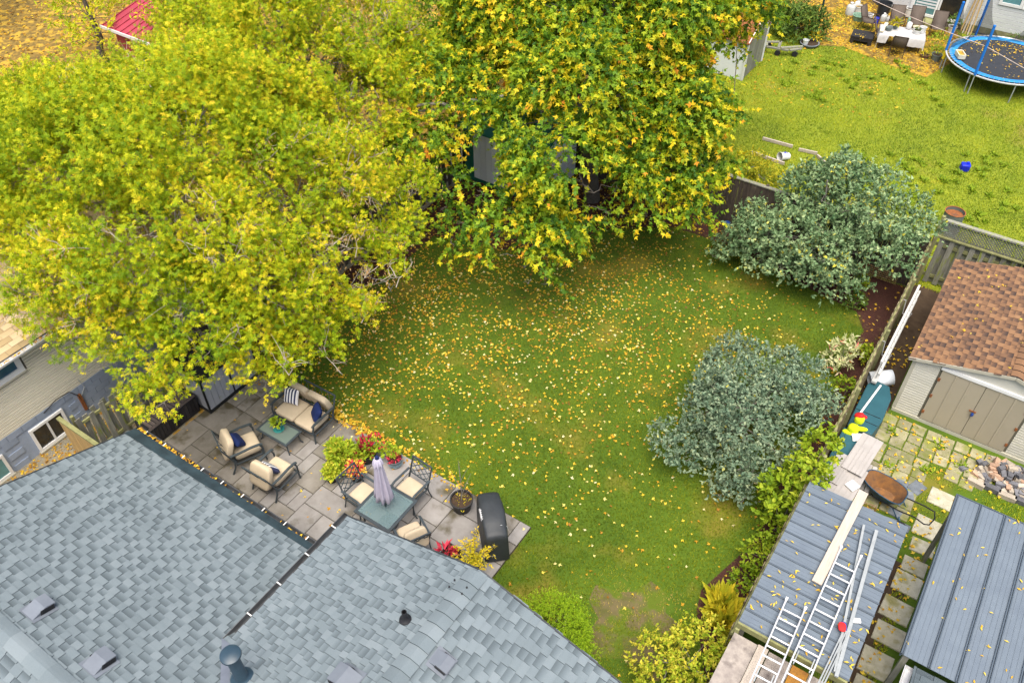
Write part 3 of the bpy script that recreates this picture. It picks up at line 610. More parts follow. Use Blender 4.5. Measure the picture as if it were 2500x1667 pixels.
def lounge_seat(name, label, cat, loc, rz, seats, group=None):
    """cushioned metal patio seat, front towards local +Y, made of frame, legs, arms, lattice back and cushions"""
    w = .62*seats+.06; t = thing(name, label, cat, loc, rz, group); h = w/2+.02; t.scale = (1.07, 1.07, 1.07); WM[t.name] = WM[t.name] @ Matrix.Diagonal((1.07, 1.07, 1.07, 1))
    f = MB()
    for y in (.33, -.30): f.bar((-h, y, .27), (h, y, .27), .035, .03)
    for s in (-1, 1): f.bar((s*h, .33, .27), (s*h, -.32, .27), .03, .035)
    f.build('seat_frame', FM, t, False)
    for s in (-1, 1):
        MB().tube([(s*h, .36, .0), (s*h, .345, .2), (s*h, .35, .45), (s*h, .30, .585)], .022, 7).build('leg', FM, t, False)
        MB().tube([(s*h, -.46, .0), (s*h, -.36, .2), (s*h, -.34, .40)], .022, 7).build('leg', FM, t, False)
        a = MB(); q = [(.36, .575), (.30, .605), (.1, .62), (-.15, .60), (-.40, .60)]
        for (y0, z0), (y1, z1) in zip(q[:-1], q[1:]): a.bar((s*h, y0, z0), (s*h, y1, z1), .06, .026)
        a.build('arm', FM, t, False)
    b = MB(); A = Vector((0, -.31, .30)); B = Vector((0, -.53, .90))
    for s in (-1, 1): b.bar((s*h, A.y, A.z), (s*h, B.y, B.z), .03, .03)
    b.bar((-h, B.y, B.z), (h, B.y, B.z), .03, .035); b.bar((-h, A.y-.02, A.z+.07), (h, A.y-.02, A.z+.07), .025, .03)
    b.build('back_frame', FM, t, False)
    l = MB(); nx = 3*seats
    for i in range(nx):
        x0, x1 = -h+2*h*i/nx, -h+2*h*(i+1)/nx
        l.bar((x0, A.y-.015, A.z+.07), (x1, B.y, B.z), .01, .012); l.bar((x1, A.y-.03, A.z+.07), (x0, B.y-.014, B.z), .01, .012)
    l.build('back_lattice', FM, t, False)
    for i in range(seats):
        x = (i-(seats-1)/2)*.62
        sc = MB().cushion((x, .03, .37), (.605, .64, .16), None, .22, 10, .10).build('seat_cushion', 'beige_fabric', t, False, ang=80)
        MB().tube([(x+.295*math.cos(k)*min(1/max(abs(math.cos(k)), 1e-3), 1/max(abs(math.sin(k)), 1e-3))*.97, .03+.31*math.sin(k)*min(1/max(abs(math.cos(k)), 1e-3), 1/max(abs(math.sin(k)), 1e-3))*.97, .405) for k in [2*PI*j/24 for j in range(25)]], .007, 5).build('piping', 'beige_fabric', sc, False)
        bc = MB().cushion((x, -.36, .66), (.60, .17, .62), RX(-.33), .28, 10, .0).build('back_cushion', 'beige_fabric', t, False, ang=80)
        for dx in (-.13, .13):
            for dz in (-.1, .1): MB().lathe([(0, .006), (.014, .004), (.018, -.004)], (0, 0, 0), 8).build('button', 'beige_fabric', bc, False, Matrix.Translation((x+dx, -.275-(.66+dz-.66)*.34, .66+dz)) @ Matrix.Rotation(-PI/2-.33, 4, 'X'))
    return t
Z0 = .034
lounge_seat('loveseat', 'beige cushioned two-seat patio sofa at the lawn edge of the patio', 'sofa', (-6.72, -.62, Z0), PI+.02, 2)
lounge_seat('armchair', 'beige patio armchair with a plain navy pillow', 'armchair', (-7.18, -2.25, Z0), rad(-24), 1, 'beige patio armchairs')
lounge_seat('armchair', 'beige patio armchair with a striped pillow', 'armchair', (-5.93, -2.40, Z0), rad(2), 1, 'beige patio armchairs')
def throw(label, p, rx, rz, mat, s=.44, ry=0):
    o = MB().pillow((0, 0, 0), (s, s, .19)).build('throw_pillow', mat, None, True, Matrix.Translation(Vector(p)) @ Matrix.Rotation(rz, 4, 'Z') @ Matrix.Rotation(rx, 4, 'X') @ Matrix.Rotation(ry, 4, 'Z'), ang=80); return tag(o, label, 'pillow', 'throw pillows on the patio seats')
throw('navy and white striped pillow on the beige two-seat sofa', (-7.15, -.52, .74), -rad(56), PI+.15, 'stripe_fabric', .44, .1)
throw('plain navy pillow at the end of the beige two-seat sofa', (-6.20, -.58, .74), -rad(62), PI-.6, 'navy_fabric', .42)
throw('plain navy pillow in the armchair by the coffee table', (-7.24, -2.36, .74), -rad(56), rad(-24), 'navy_fabric', .44, .5)
throw('navy and white striped pillow in the armchair nearest the dining set', (-5.93, -2.52, .74), -rad(56), rad(2), 'stripe_fabric', .42, -.25)
def glass_table(name, label, c, lx, ly, h, gmat, rz=0.0, bw=.07, spread=0.0):
    t = thing(name, label, 'table', (c[0], c[1], Z0), rz); f = MB()
    for s in (-1, 1):
        f.bb(-lx/2, lx/2, s*(ly/2-bw/2)-bw/2, s*(ly/2-bw/2)+bw/2, h-.03, h); f.bb(s*(lx/2-bw/2)-bw/2, s*(lx/2-bw/2)+bw/2, -ly/2+bw+.001, ly/2-bw-.001, h-.029, h-.001)
    f.build('table_frame', FM, t, False, smooth=False, bevel=.006)
    MB().bb(-lx/2+bw-.01, lx/2-bw+.01, -ly/2+bw-.01, ly/2-bw+.01, h-.016, h-.006).build('glass_top', gmat, t, False, smooth=False)
    for sx in (-1, 1):
        for sy in (-1, 1):
            x, y = sx*(lx/2-.10), sy*(ly/2-.10)
            MB().tube([(x, y, h-.03), (x+sx*.01, y+sy*.01, h*.55), (x+sx*(.02+spread*.4), y+sy*.02, h*.2), (x+sx*(.05+spread), y+sy*.05, .0)], .018, 7).build('leg', FM, t, False)
    return t
glass_table('coffee_table', 'low glass topped coffee table between sofa and armchairs', (-6.80, -1.40), 1.05, .60, .42, 'coffee_glass', .02, .06, .03)
glass_table('dining_table', 'square glass dining table with the folded parasol', (-2.87, -1.80), 1.06, 1.06, .70, 'table_glass', 0, .075)
def dining_chair(label, loc, rz, back):
    t = thing('dining_chair', label, 'chair', loc, rz, 'metal chairs round the dining table'); w = .27
    f = MB(); f.bar((-w, .24, .38), (w, .24, .38), .03, .03); f.bar((-w, -.24, .38), (w, -.24, .38), .03, .03)
    for s in (-1, 1): f.bar((s*w, .24, .38), (s*w, -.24, .38), .03, .03)
    f.build('seat_frame', FM, t, False)
    for s in (-1, 1):
        MB().tube([(s*(w+.02), .27, 0), (s*(w+.03), .25, .3), (s*(w+.03), .22, .60)], .016, 7).build('leg', FM, t, False)
        MB().tube([(s*(w+.01), -.34, 0), (s*(w+.01), -.27, .25), (s*(w+.01), -.25, .42)], .016, 7).build('leg', FM, t, False)
        a = MB(); q = [(.27, .585), (.16, .63), (-.08, .635), (-.31, .645)]
        for (y0, z0), (y1, z1) in zip(q[:-1], q[1:]): a.bar((s*(w+.03), y0, z0), (s*(w+.03), y1, z1), .05, .02)
        a.build('arm', FM, t, False)
    b = MB(); A, B = (-.25, .40), (-.44, .96)
    for s in (-1, 1): b.bar((s*w, A[0], A[1]), (s*w, B[0], B[1]), .028, .028)
    b.bar((-w, B[0], B[1]), (w, B[0], B[1]), .03, .03); b.bar((-w, -.30, .54), (w, -.30, .54), .022, .022); b.build('back_frame', FM, t, False)
    l = MB(); n = 3
    P0 = lambda u, v: (-w+2*w*u, -.30+(B[0]+.30)*v, .54+(B[1]-.54)*v)
    for k in (-2, -1, 0, 1, 2):
        for sg in (1, -1):
            u0, u1 = k/n, k/n+1
            pts = []
            for j in range(9):
                u, v = u0+(u1-u0)*j/8, j/8
                if 0 <= u <= 1: pts.append(P0(u if sg > 0 else 1-u, v))
            if len(pts) > 1: l.tube([pts[0], pts[-1]], .011, 5)
    l.build('back_lattice', FM, t, False)
    t.scale = (1.1, 1.1, 1.06); WM[t.name] = WM[t.name] @ Matrix.Diagonal((1.1, 1.1, 1.06, 1))
    MB().cushion((0, .02, .45), (.50, .50, .10), None, .25, 9, .1).build('seat_cushion', 'beige_fabric', t, False, ang=80)
    if back:
        bc = MB().cushion((0, -.31, .74), (.50, .11, .50), RX(-.33), .28, 9).build('back_cushion', 'beige_fabric', t, False, ang=80)
        MB().lathe([(0, .008), (.018, .004), (.02, -.006)], (0, 0, 0), 8).build('button', 'beige_fabric', bc, False, Matrix.Translation((0, -.25, .745)) @ Matrix.Rotation(-PI/2-.33, 4, 'X'))
dining_chair('metal chair with bare lattice back facing the flower pots side of the table', (-3.66, -1.74, Z0), rad(-93), False)
dining_chair('metal chair with bare lattice back on the lawn side of the table', (-2.82, -.98, Z0), rad(176), False)
dining_chair('metal chair with buttoned beige back cushion facing the covered grill', (-1.98, -1.98, Z0), rad(62), True)
dining_chair('metal chair at the table almost hidden by the roof edge', (-2.95, -2.72, Z0), rad(3), True)
# ---- folded parasol
u = thing('parasol', 'folded lavender parasol standing through the dining table', 'parasol', (-2.87, -1.80, Z0))
MB().tube([(0, 0, .03), (0, 0, 2.48)], .02, 10).build('pole', FM, u, False)
MB().lathe([(.24, 0), (.24, .04), (.06, .09), (.05, .3), (.03, .3)], (0, 0, 0), 20).build('base', FM, u, False)
b = MB(); prof = [(.025, 2.46), (.05, 2.42), (.075, 2.30), (.10, 2.0), (.135, 1.6), (.17, 1.25), (.19, 1.06), (.15, 1.0)]; n = 48; V = []; Fs = []
for i, (r, z) in enumerate(prof):
    for k in range(n): a = 2*PI*k/n; q = r*(1+.24*min(1, i/2.5)*math.cos(8*a+.25*i)); V.append((q*math.cos(a), q*math.sin(a), z+(.07*math.cos(8*a) if i == len(prof)-1 else 0)))
for i in range(len(prof)-1):
    for k in range(n): Fs.append((i*n+k, i*n+(k+1) % n, (i+1)*n+(k+1) % n, (i+1)*n+k))
b.add(V, Fs).build('canopy', 'umbrella_cloth', u, False, ang=80)
b = MB(); V = []; Fs = []
for i, (r, z) in enumerate([(.03, 2.475), (.075, 2.44), (.105, 2.34), (.118, 2.26)]):
    for k in range(n): a = 2*PI*k/n; q = r*(1+.15*math.cos(8*a+1)); V.append((q*math.cos(a), q*math.sin(a), z-(.03*math.cos(8*a) if i == 3 else 0)))
for i in range(3):
    for k in range(n): Fs.append((i*n+k, i*n+(k+1) % n, (i+1)*n+(k+1) % n, (i+1)*n+k))
b.add(V, Fs).build('vent_cap', 'umbrella_cloth', u, False, ang=80)
MB().lathe([(0, 2.54), (.03, 2.535), (.045, 2.51), (.05, 2.47), (.0, 2.46)], (0, 0, 0), 14).build('finial', 'navy_fabric', u, False)
# ---- plants in pots
def puff(name, parent, c, rad3, n, size, kind, mat, tone=(.5, .25), up=.5, droop=0.0, shell=.55, world=True, seed=None):
    """leaves spread through an ellipsoid's volume, pointing outwards"""
    g = np.random.default_rng(seed if seed is not None else int(RNG.integers(1e9)))
    d = unit(g.normal(0, 1, (n, 3))); d[:, 2] = np.abs(d[:, 2])*.9+d[:, 2]*.1; r = shell+(1-shell)*g.uniform(0, 1, n)**.6
    lump = 1+.22*np.sin(d[:, 0]*5+c[0])*np.sin(d[:, 1]*5+c[1]*2)+.12*np.sin(d[:, 2]*9+1)
    pos = np.array(c)+d*(r*lump)[:, None]*np.array(rad3); ax = d*.8+g.normal(0, .45, (n, 3)); ax[:, 2] += -droop
    nr = d*.5+g.normal(0, .4, (n, 3)); nr[:, 2] += up+.4
    me = leaves_mesh(name, pos, ax, nr, size*g.uniform(.6, 1.3, n), kind, np.clip(g.normal(tone[0], tone[1], n), 0, 1), mat)
    return link(bpy.data.objects.new(name, me), parent, world)
def pot(name, label, cat, p, r, h, mat, group=None, lip=True, n=24, taper=.78, square=False):
    t = thing(name, label, cat, (p[0], p[1], p[2] if len(p) > 2 else Z0), 0, group)
    k = 4 if square else n; rot = PI/4 if square else 0
    b = MB(); b.T = Matrix.Rotation(rot, 4, 'Z')
    b.lathe([(0, .0), (r*taper, .0), (r*.97, h*.85), (r*1.05 if lip else r, h*.86), (r*1.05 if lip else r, h), (r*.93, h), (r*.90, h*.80)], (0, 0, 0), k); b.build('pot', mat, t, False, smooth=not square)
    b = MB(); b.T = Matrix.Rotation(rot, 4, 'Z'); b.lathe([(0, h*.85), (r*.5, h*.86), (r*.92, h*.82)], (0, 0, 0), k); b.build('soil', 'pot_soil', t, False); return t
PG = 'potted plants on the patio'
t = pot('potted_plant', 'large black pot of lime green trailing foliage beside the parasol', 'plant', (-4.98, -1.05), .26, .30, 'pot_black', PG)
for (dx, dy, dz, r, n) in ((0, 0, .42, .34, 420), (-.28, .10, .34, .26, 280), (.06, -.34, .22, .24, 260), (.3, .25, .36, .24, 200)): puff('foliage', t, (-4.98+dx, -1.05+dy, dz), (r, r, r*.7), n, .11, 'heart', 'leaf_lime', (.5, .25))
t = pot('potted_plant', 'black pot with burgundy spike leaves and small red flowers', 'plant', (-4.55, -.62), .24, .30, 'pot_black', PG)
g = np.random.default_rng(3); nn = 34; az = g.uniform(0, 2*PI, nn); el = g.uniform(.35, 1.4, nn); ax = np.stack([np.cos(az)*np.cos(el), np.sin(az)*np.cos(el), np.sin(el)], 1)
link(bpy.data.objects.new('spike_leaves', leaves_mesh('spike_leaves', np.tile((-4.55, -.62, .28), (nn, 1)), ax, np.cross(ax, g.normal(0, 1, (nn, 3))), g.uniform(.4, .65, nn)*.9, 'lance', g.uniform(.1, .7, nn), 'leaf_red')), t)
puff('foliage', t, (-4.52, -.58, .40), (.34, .30, .22), 260, .10, 'heart', 'leaf_lime', (.35, .22)); tag(puff('flowers', t, (-4.40, -.42, .52), (.30, .26, .20), 34, .075, 'heart', 'leaf_fire', (.12, .1), up=1), kind='stuff')
puff('foliage', t, (-4.12, -.30, .34), (.30, .16, .2), 110, .10, 'heart', 'leaf_lime', (.4, .2))
t = pot('potted_plant', 'black pot of pink and yellow coleus nearest the parasol', 'plant', (-4.38, -1.22), .19, .26, 'pot_black', PG)
puff('foliage', t, (-4.38, -1.22, .36), (.24, .22, .2), 300, .085, 'heart', 'leaf_fire', (.6, .4))
t = pot('potted_plant', 'small dark pot of yellow green coleus at the patio middle', 'plant', (-4.86, -1.60), .16, .22, 'pot_black', PG)
puff('foliage', t, (-4.86, -1.60, .30), (.22, .20, .18), 260, .09, 'heart', 'leaf_lime', (.62, .2))
t = pot('potted_plant', 'banded blue grey pot with dark red plant by the lawn', 'plant', (-3.86, -.36), .20, .26, 'pot_stripe', PG)
for z in (.06, .12, .18): MB().lathe([(.167+z*.1, z), (.178+z*.1, z+.012), (.170+z*.1, z+.024)], (0, 0, 0), 24).build('band', 'pot_stripe_blue', t, False)
puff('foliage', t, (-3.86, -.36, .27), (.15, .15, .12), 120, .09, 'lance', 'leaf_red', (.5, .25)); puff('foliage', t, (-3.98, -.28, .34), (.16, .14, .14), 70, .09, 'heart', 'leaf_lime', (.5, .2))
t = pot('potted_tree', 'round black pot with a nearly bare sapling and fallen leaves', 'plant', (-1.68, -.48), .27, .36, 'pot_black', PG)
b = MB(); st0 = Vector((0, 0, .28))
b.tube([st0, (.01, .01, .6), (.02, .0, 1.1), (-.02, .03, 1.75)], [.014, .011, .008, .003], 6)
for (zz, dx, dy, dz) in ((.45, -.35, -.1, .55), (.45, .30, .12, .45), (.75, -.4, .06, .5), (.8, .32, -.1, .55), (1.05, -.18, .2, .45), (1.05, .16, .2, .5), (.5, .05, .36, .5)):
    b.tube([(.01, .01, zz), (dx*.5, dy*.5, zz+dz*.55), (dx, dy, zz+dz)], [.008, .005, .002], 5)
b.build('stem', 'bark_grey', t, False)
puff('foliage', t, (-1.98, -.50, 1.05), (.22, .2, .14), 22, .10, 'lance', 'leaf_gold', (.8, .2)); puff('leaf_litter', t, (-1.68, -.48, .30), (.22, .22, .04), 130, .07, 'lance', 'leaf_gold', (.6, .35))
t = pot('potted_plant', 'square black planter with red flowers at the roof edge', 'plant', (-1.02, -1.78), .27, .34, 'pot_black', PG, square=True)
puff('flowers', t, (-.97, -1.74, .38), (.11, .11, .12), 60, .07, 'heart', 'leaf_fire', (.15, .12)); puff('foliage', t, (-1.1, -1.86, .38), (.14, .12, .16), 26, .2, 'lance', 'leaf_red', (.6, .2))
t = pot('potted_plant', 'black pot of feathery yellow goldenrod beside the covered grill', 'plant', (-.42, -1.72), .22, .30, 'pot_black', PG)
g = np.random.default_rng(8); b = MB(); ps, axs, sz, tn = [], [], [], []
for i in range(26):
    az = g.uniform(0, 2*PI); L_ = g.uniform(.5, .95); dx, dy = math.cos(az)*L_*.65, math.sin(az)*L_*.65
    pts = [Vector((dx*s**1.3, dy*s**1.3, .26+L_*(s*.95-.35*s*s*s))) for s in np.linspace(0, 1, 8)]; b.tube(pts, .006, 4)
    for s in np.linspace(.2, 1, 34):
        q = s*7; j = min(int(q), 6); p = pts[j].lerp(pts[j+1], q-j); ps.append((p.x-.42, p.y-1.72, p.z+Z0)); o_ = g.normal(0, 1, 3); o_[2] += .3; axs.append(o_); sz.append(.12*(1-.3*s)); tn.append(np.clip(.25+.6*s+g.normal(0, .15), 0, 1))
b.build('stems', 'bark_grey', t, False)
link(bpy.data.objects.new('foliage', leaves_mesh('foliage', np.array(ps), np.array(axs), g.normal(0, 1, (len(ps), 3))+(0, 0, 1), np.array(sz), 'lance', np.array(tn), 'leaf_gold')), t)
t = pot('potted_plant', 'teal glazed pot with green plant on the coffee table', 'plant', (-6.82, -1.38, Z0+.435), .10, .17, 'pot_teal', PG)
MB().lathe([(0, .0), (.12, .004), (.145, .02), (.14, .022), (.11, .010)], (0, 0, -.006), 20).build('saucer', 'pot_teal', t, False)
puff('foliage', t, (-6.82, -1.38, Z0+.435+.24), (.12, .12, .14), 60, .12, 'heart', 'leaf_lime', (.45, .2))
# ---- covered grill
t = thing('covered_grill', 'gas grill under a fitted black cover at the patio corner', 'grill', (-.57, -.77, Z0), rad(-45))
b = MB(); secs = [(-.63, .0, .25, .93), (-.60, .0, .27, 1.02), (-.36, .01, .275, 1.06), (-.32, .01, .285, 1.09), (.0, .015, .29, 1.11), (.30, .01, .285, 1.08), (.36, .0, .27, 1.03), (.59, .0, .265, .99), (.63, .0, .255, .90)]
V = []; Fs = []; prof = [(-1.07, 0), (-1.04, .35), (-1.01, .80), (-.97, .95), (-.85, 1.0), (0, 1.015), (.85, .985), (.97, .92), (1.01, .76), (1.04, .35), (1.08, 0)]; m = len(prof)
for i, (x, yo, hw, hh) in enumerate(secs):
    for j, (y, z) in enumerate(prof): V.append((x*(1.03 if z < .4 else 1)+.012*math.sin(i*3+j*2), yo+y*hw+.014*math.sin(i*2.3+j*1.7), max(.02, z*hh) if z else .04+.03*math.sin(i*1.9+j)))
for i in range(len(secs)-1):
    for j in range(m-1): Fs.append((i*m+j, i*m+j+1, (i+1)*m+j+1, (i+1)*m+j))
Fs += [tuple(range(m))[::-1], tuple(range((len(secs)-1)*m, len(secs)*m))]
cov = b.add(V, Fs).build('cover', 'grill_cover', t, False, ang=180); sb = cov.modifiers.new('sub', 'SUBSURF'); sb.levels = 1; sb.render_levels = 1
for x, hh in ((-.36, 1.0), (.36, 1.0)): MB().tube([(x, -.27, hh*.84), (x, -.24, hh*.975), (x, -.1, hh*1.03), (x, .15, hh*1.035), (x, .27, hh*.95), (x, .305, hh*.80)], .006, 5).build('seam', 'stitch', cov, False)
b = MB(); y = -.262
for i in range(15):   # small white script wordmark along the lid's front edge
    x = -.14+i*.02; b.tube([(x, y, 1.062), (x+.006, y+.012+.010*((i*7) % 3), 1.072+.004*((i*7) % 3)), (x+.014, y, 1.062)], .0045, 4)
b.tube([(-.15, y-.012, 1.05), (.18, y-.012, 1.05)], .003, 4); b.build('wordmark', 'white_print', cov, False)
MB().bb(-.10+.42, .08+.42, .02, .20, .945, .952).build('vent_flap', 'grill_cover', cov, False, smooth=False)
for sx in (-.5, .5):
    for sy in (-.2, .2): MB().lathe([(.0, 0), (.045, .0), (.05, .03), (.04, .08), (.02, .12)], (sx, sy, 0), 10).build('wheel', 'black_plastic', t, False)
# ---- storage boxes by the side fence
def deck_box(name, label, x0, x1, y0, y1, h, slats):
    t = thing(name, label, 'storage box', ((x0+x1)/2, (y0+y1)/2, 0)); MB().bb(x0+.03, x1-.03, y0+.03, y1-.03, Z0, h-.04).build('body', 'dark_resin', t, smooth=False)
    n = int((y1-y0-.06)/.10)
    for i in range(n):
        y = y0+.03+(y1-y0-.06)*(i+.5)/n; MB().bb(x1-.03, x1-.012+.006*(i % 2), y-.046, y+.046, Z0+.05, h-.06).build('board', 'dark_resin', t, smooth=False)
    for i in range(6):
        x = x0+.03+(x1-x0-.06)*(i+.5)/6; MB().bb(x-.05, x+.05, y0+.012, y0+.03, Z0+.05, h-.06).build('board', 'dark_resin', t, smooth=False)
    MB().bb(x0, x1, y0, y1, h-.05, h-.022).build('lid', 'resin_black', t, smooth=False, bevel=.008)
    for s in range(slats):
        y = y0+.07+(y1-y0-.14)*(s+.5)/slats; q = (y1-y0-.14)/slats/2-.012; MB().bb(x0+.06, x1-.10, y-q, y+q, h-.022, h-.006).build('lid_slat', 'brown_resin', t, smooth=False)
    MB().bb(x1-.095, x1-.005, y0+.02, y1-.02, h-.022, h-.004).build('lid_rail', 'brown_resin', t, smooth=False); return t
deck_box('storage_box', 'dark brown slatted storage box on the patio below the tree', -10.02, -9.36, -3.34, -1.84, .62, 13)
deck_box('low_storage_box', 'low dark wooden box between gate fence and grey roof', -10.1, -9.40, -4.35, -3.42, .34, 8)
t = thing('resin_shed', 'pale grey resin garden cabinet with black lid on the patio', 'shed', (-9.5, -.85, 0))
MB().bb(-9.95, -9.09, -1.76, -.02, Z0, 1.24).build('body', 'resin_white', t, smooth=False)
for i in range(10):
    y = -1.74+i*.171; MB().bb(-9.085, -9.068, y+.006, y+.165, Z0+.09, 1.20).build('panel', 'resin_white', t, smooth=False)
for y in (-1.775, -.90, -.03): MB().bb(-9.09, -9.05, y-.02, y+.02, Z0+.08, 1.22).build('corner_trim', 'resin_black', t, smooth=False)
MB().bb(-9.99, -9.04, -1.80, .02, Z0, Z0+.075).build('base', 'resin_black', t, smooth=False)
lid = slab_roof([(-10.0, -1.82, 1.36), (-9.02, -1.82, 1.26), (-9.02, .04, 1.26), (-10.0, .04, 1.36)], .05).build('lid', 'resin_black', t, smooth=False)
for y in (-1.5, -1.1, -.7, -.3): MB().bar((-9.98, y, 1.365), (-9.06, y, 1.271), .05, .012).build('lid_rib', 'resin_black', lid, smooth=False)
# ================================================================== FENCES
M('fence_wood', (.28, .23, .13), (.15, .12, .07), s=4, rough=.9, bump=.5, bs=25, stretch=(6, 6, .8), rnd=.25, c3=(.20, .21, .05), s3=1.8, t3=.56)
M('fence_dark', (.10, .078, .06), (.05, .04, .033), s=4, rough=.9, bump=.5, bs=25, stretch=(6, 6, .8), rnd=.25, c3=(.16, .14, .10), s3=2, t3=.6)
M('fence_grey', (.26, .255, .21), (.16, .155, .12), s=4, rough=.9, bump=.5, bs=25, stretch=(6, 6, .8), rnd=.2, c3=(.20, .23, .05), s3=2.2, t3=.55)
M('fence_new', (.42, .29, .12), (.33, .22, .09), s=5, rough=.85, bump=.3, bs=25, stretch=(6, 6, 1), rnd=.1)
M('moss_wood', (.27, .27, .12), (.17, .17, .07), s=5, rough=.9, bump=.5, bs=25, rnd=.2)
def picket_fence(name, label, a, b, h, mat, rail='moss_wood', pw=.14, gap=.012, alt=True, cap=False, lean=.0, topvar=.05, posts=True, side=1, z0=.02):
    """fence of separate boards between a and b (xy); boards alternate on the two sides of the rails"""
    a, b = Vector((*a, 0)), Vector((*b, 0)); d = (b-a).normalized(); n = Vector((-d.y, d.x, 0))*side; L_ = (b-a).length
    t = thing(name, label, 'fence', a); k = int(L_/(pw+gap))
    for i in range(k):
        c = a+d*((i+.5)*L_/k); off = n*(.034 if (alt and i % 2) else -.034); hh = h+random.uniform(-topvar, topvar*.3); rx = random.uniform(-lean, lean)
        q = d.to_track_quat('X', 'Z').to_matrix() @ Matrix.Rotation(rx, 3, 'Y')
        MB().box(c+off+Vector((0, 0, z0+hh/2)), (pw*random.uniform(.92, 1.0), .02, hh), q).build('board', mat, t, smooth=False)
    for z in (.25, h-.22): MB().bar(a+Vector((0, 0, z)), b+Vector((0, 0, z)), .045, .085).build('rail', rail, t, smooth=False)
    if posts:
        m = max(1, int(L_/2.4))
        for i in range(m+1): c = a+d*(L_*i/m)+n*.075; MB().box(c+Vector((0, 0, (h+.1)/2)), (.085, .085, h+.1)).build('post', rail, t, smooth=False, bevel=.01)
    if cap: MB().bar(a+Vector((0, 0, h+.045)), b+Vector((0, 0, h+.045)), .14, .035).build('cap_rail', 'fence_grey', t, smooth=False)
    return t
picket_fence('board_fence', 'mossy weathered board fence along the right side of the lawn', (5.10, -.75), (5.10, 14.25), 1.78, 'fence_wood', lean=.03, topvar=.09, side=-1)
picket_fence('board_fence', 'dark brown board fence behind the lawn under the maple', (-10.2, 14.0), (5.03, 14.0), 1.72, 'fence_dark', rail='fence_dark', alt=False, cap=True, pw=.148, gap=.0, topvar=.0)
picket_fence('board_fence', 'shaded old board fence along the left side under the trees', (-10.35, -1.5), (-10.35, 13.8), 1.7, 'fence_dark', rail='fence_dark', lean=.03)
picket_fence('board_fence', 'short mossy grey board fence beside the cream siding house', (-10.35, -4.45), (-10.35, -1.55), 1.5, 'fence_grey', lean=.07, topvar=.1)
t = picket_fence('gate_panel', 'fresh wooden fence panel with mossy top rail by the grey roof', (-10.6, -4.66), (-8.1, -4.66), 1.5, 'fence_new', alt=False, gap=.004, topvar=0, posts=False)
MB().bar((-10.66, -4.66, 1.58), (-8.1, -4.66, 1.58), .10, .07).build('top_rail', 'moss_wood', t, smooth=False)
# lattice-topped fence beyond the brown roofed shed
t = thing('lattice_fence', 'tall grey fence with mossy lattice top behind the brown roofed shed', 'fence', (5.1, 14.4, 0))
LY = 14.45
for i in range(26):
    x = 5.28+i*.29; MB().bb(x, x+.145, LY-.05, LY-.03, .05, 1.72).build('board', 'fence_grey', t, smooth=False)
    MB().bb(x+.145, x+.29, LY+.03, LY+.05, .05, 1.72).build('board', 'fence_grey', t, smooth=False)
for z in (.3, 1.45): MB().bb(5.2, 13, LY-.028, LY+.028, z-.05, z+.05).build('rail', 'moss_wood', t, smooth=False)
MB().bb(5.15, 13, LY-.09, LY+.09, 1.73, 1.77).build('mid_rail', 'moss_wood', t, smooth=False)
MB().bb(5.15, 13, LY-.07, LY+.07, 2.28, 2.33).build('top_rail', 'fence_grey', t, smooth=False)
for x in (5.14, 7.6, 10.0, 12.4): MB().bb(x-.05, x+.05, LY-.05, LY+.05, 0, 2.42).build('post', 'moss_wood', t, smooth=False, bevel=.01)
l = MB()
for i in range(-6, 88):
    x = 5.2+i*.09
    for sg, yy in ((1, -.008), (-1, .008)):
        x0, x1 = (x, x+.5) if sg > 0 else (x+.5, x); z0, z1 = 1.775, 2.275
        if min(x0, x1) < 5.19 or max(x0, x1) > 13: continue
        l.bar((x0, LY+yy, z0), (x1, LY+yy, z1), .012, .03)
l.build('lattice', 'fence_grey', t, smooth=False)
t = thing('trellis', 'small square lattice trellis at the foot of the dark fence', 'lattice', (4.1, 13.7, 0)); l = MB()
for i in range(12): l.bar((3.5+i*.1, 13.75, .02), (3.5+i*.1, 13.62, .55), .02, .01)
for i in range(6): l.bar((3.45, 13.74-i*.024, .06+i*.09), (4.65, 13.74-i*.024, .06+i*.09), .02, .01)
l.build('slats', 'fence_new', t, smooth=False)

# ================================================================== BROWN ROOFED SHED
M('siding_cream', (.62, .60, .52), (.56, .54, .46), s=2, rough=.6, rnd=.05, c3=(.42, .42, .22), s3=.9, t3=.66)
M('siding_lap_shade', (.16, .15, .11), rough=.9)  # dark wall seen between boards: their lap shadow put into the colour
M('door_tan', (.36, .315, .235), (.34, .30, .22), s=2, rough=.55, rnd=.04)
M('trim_tan', (.44, .42, .34), (.38, .36, .28), s=3, rough=.6)
M('trim_white', (.72, .72, .70), (.66, .66, .64), s=3, rough=.5)
M('rust', (.28, .10, .03), (.16, .06, .025), s=12, rough=.85, bump=.3, c3=(.07, .05, .04), s3=5, t3=.6)
M('lock_blue', (.02, .06, .25), rough=.4)
t = thing('garden_shed', 'cream siding shed with brown shingle roof and tan double doors', 'shed', (8, 11, 0))
SX0, SX1, SY0, SY1, EZ, RXs = 6.05, 10.35, 8.52, 13.0, 1.98, 8.2
RZs = 2.56
MB().prism([(SX0, SY0), (SX1, SY0), (SX1, SY1), (SX0, SY1)], .05, 1.98).add([(SX0, SY0, 1.979), (SX1, SY0, 1.979), (RXs, SY0, RZs-.06), (SX0, SY1, 1.979), (SX1, SY1, 1.979), (RXs, SY1, RZs-.06)], [(0, 1, 2), (5, 4, 3)]).build('wall', 'siding_lap_shade', t, smooth=False)
MB().bb(SX0-.03, SX1+.03, SY0-.05, SY1+.03, .0, .10).build('base_rail', 'trim_tan', t, smooth=False)
DX0, DX1 = 6.72, 8.78
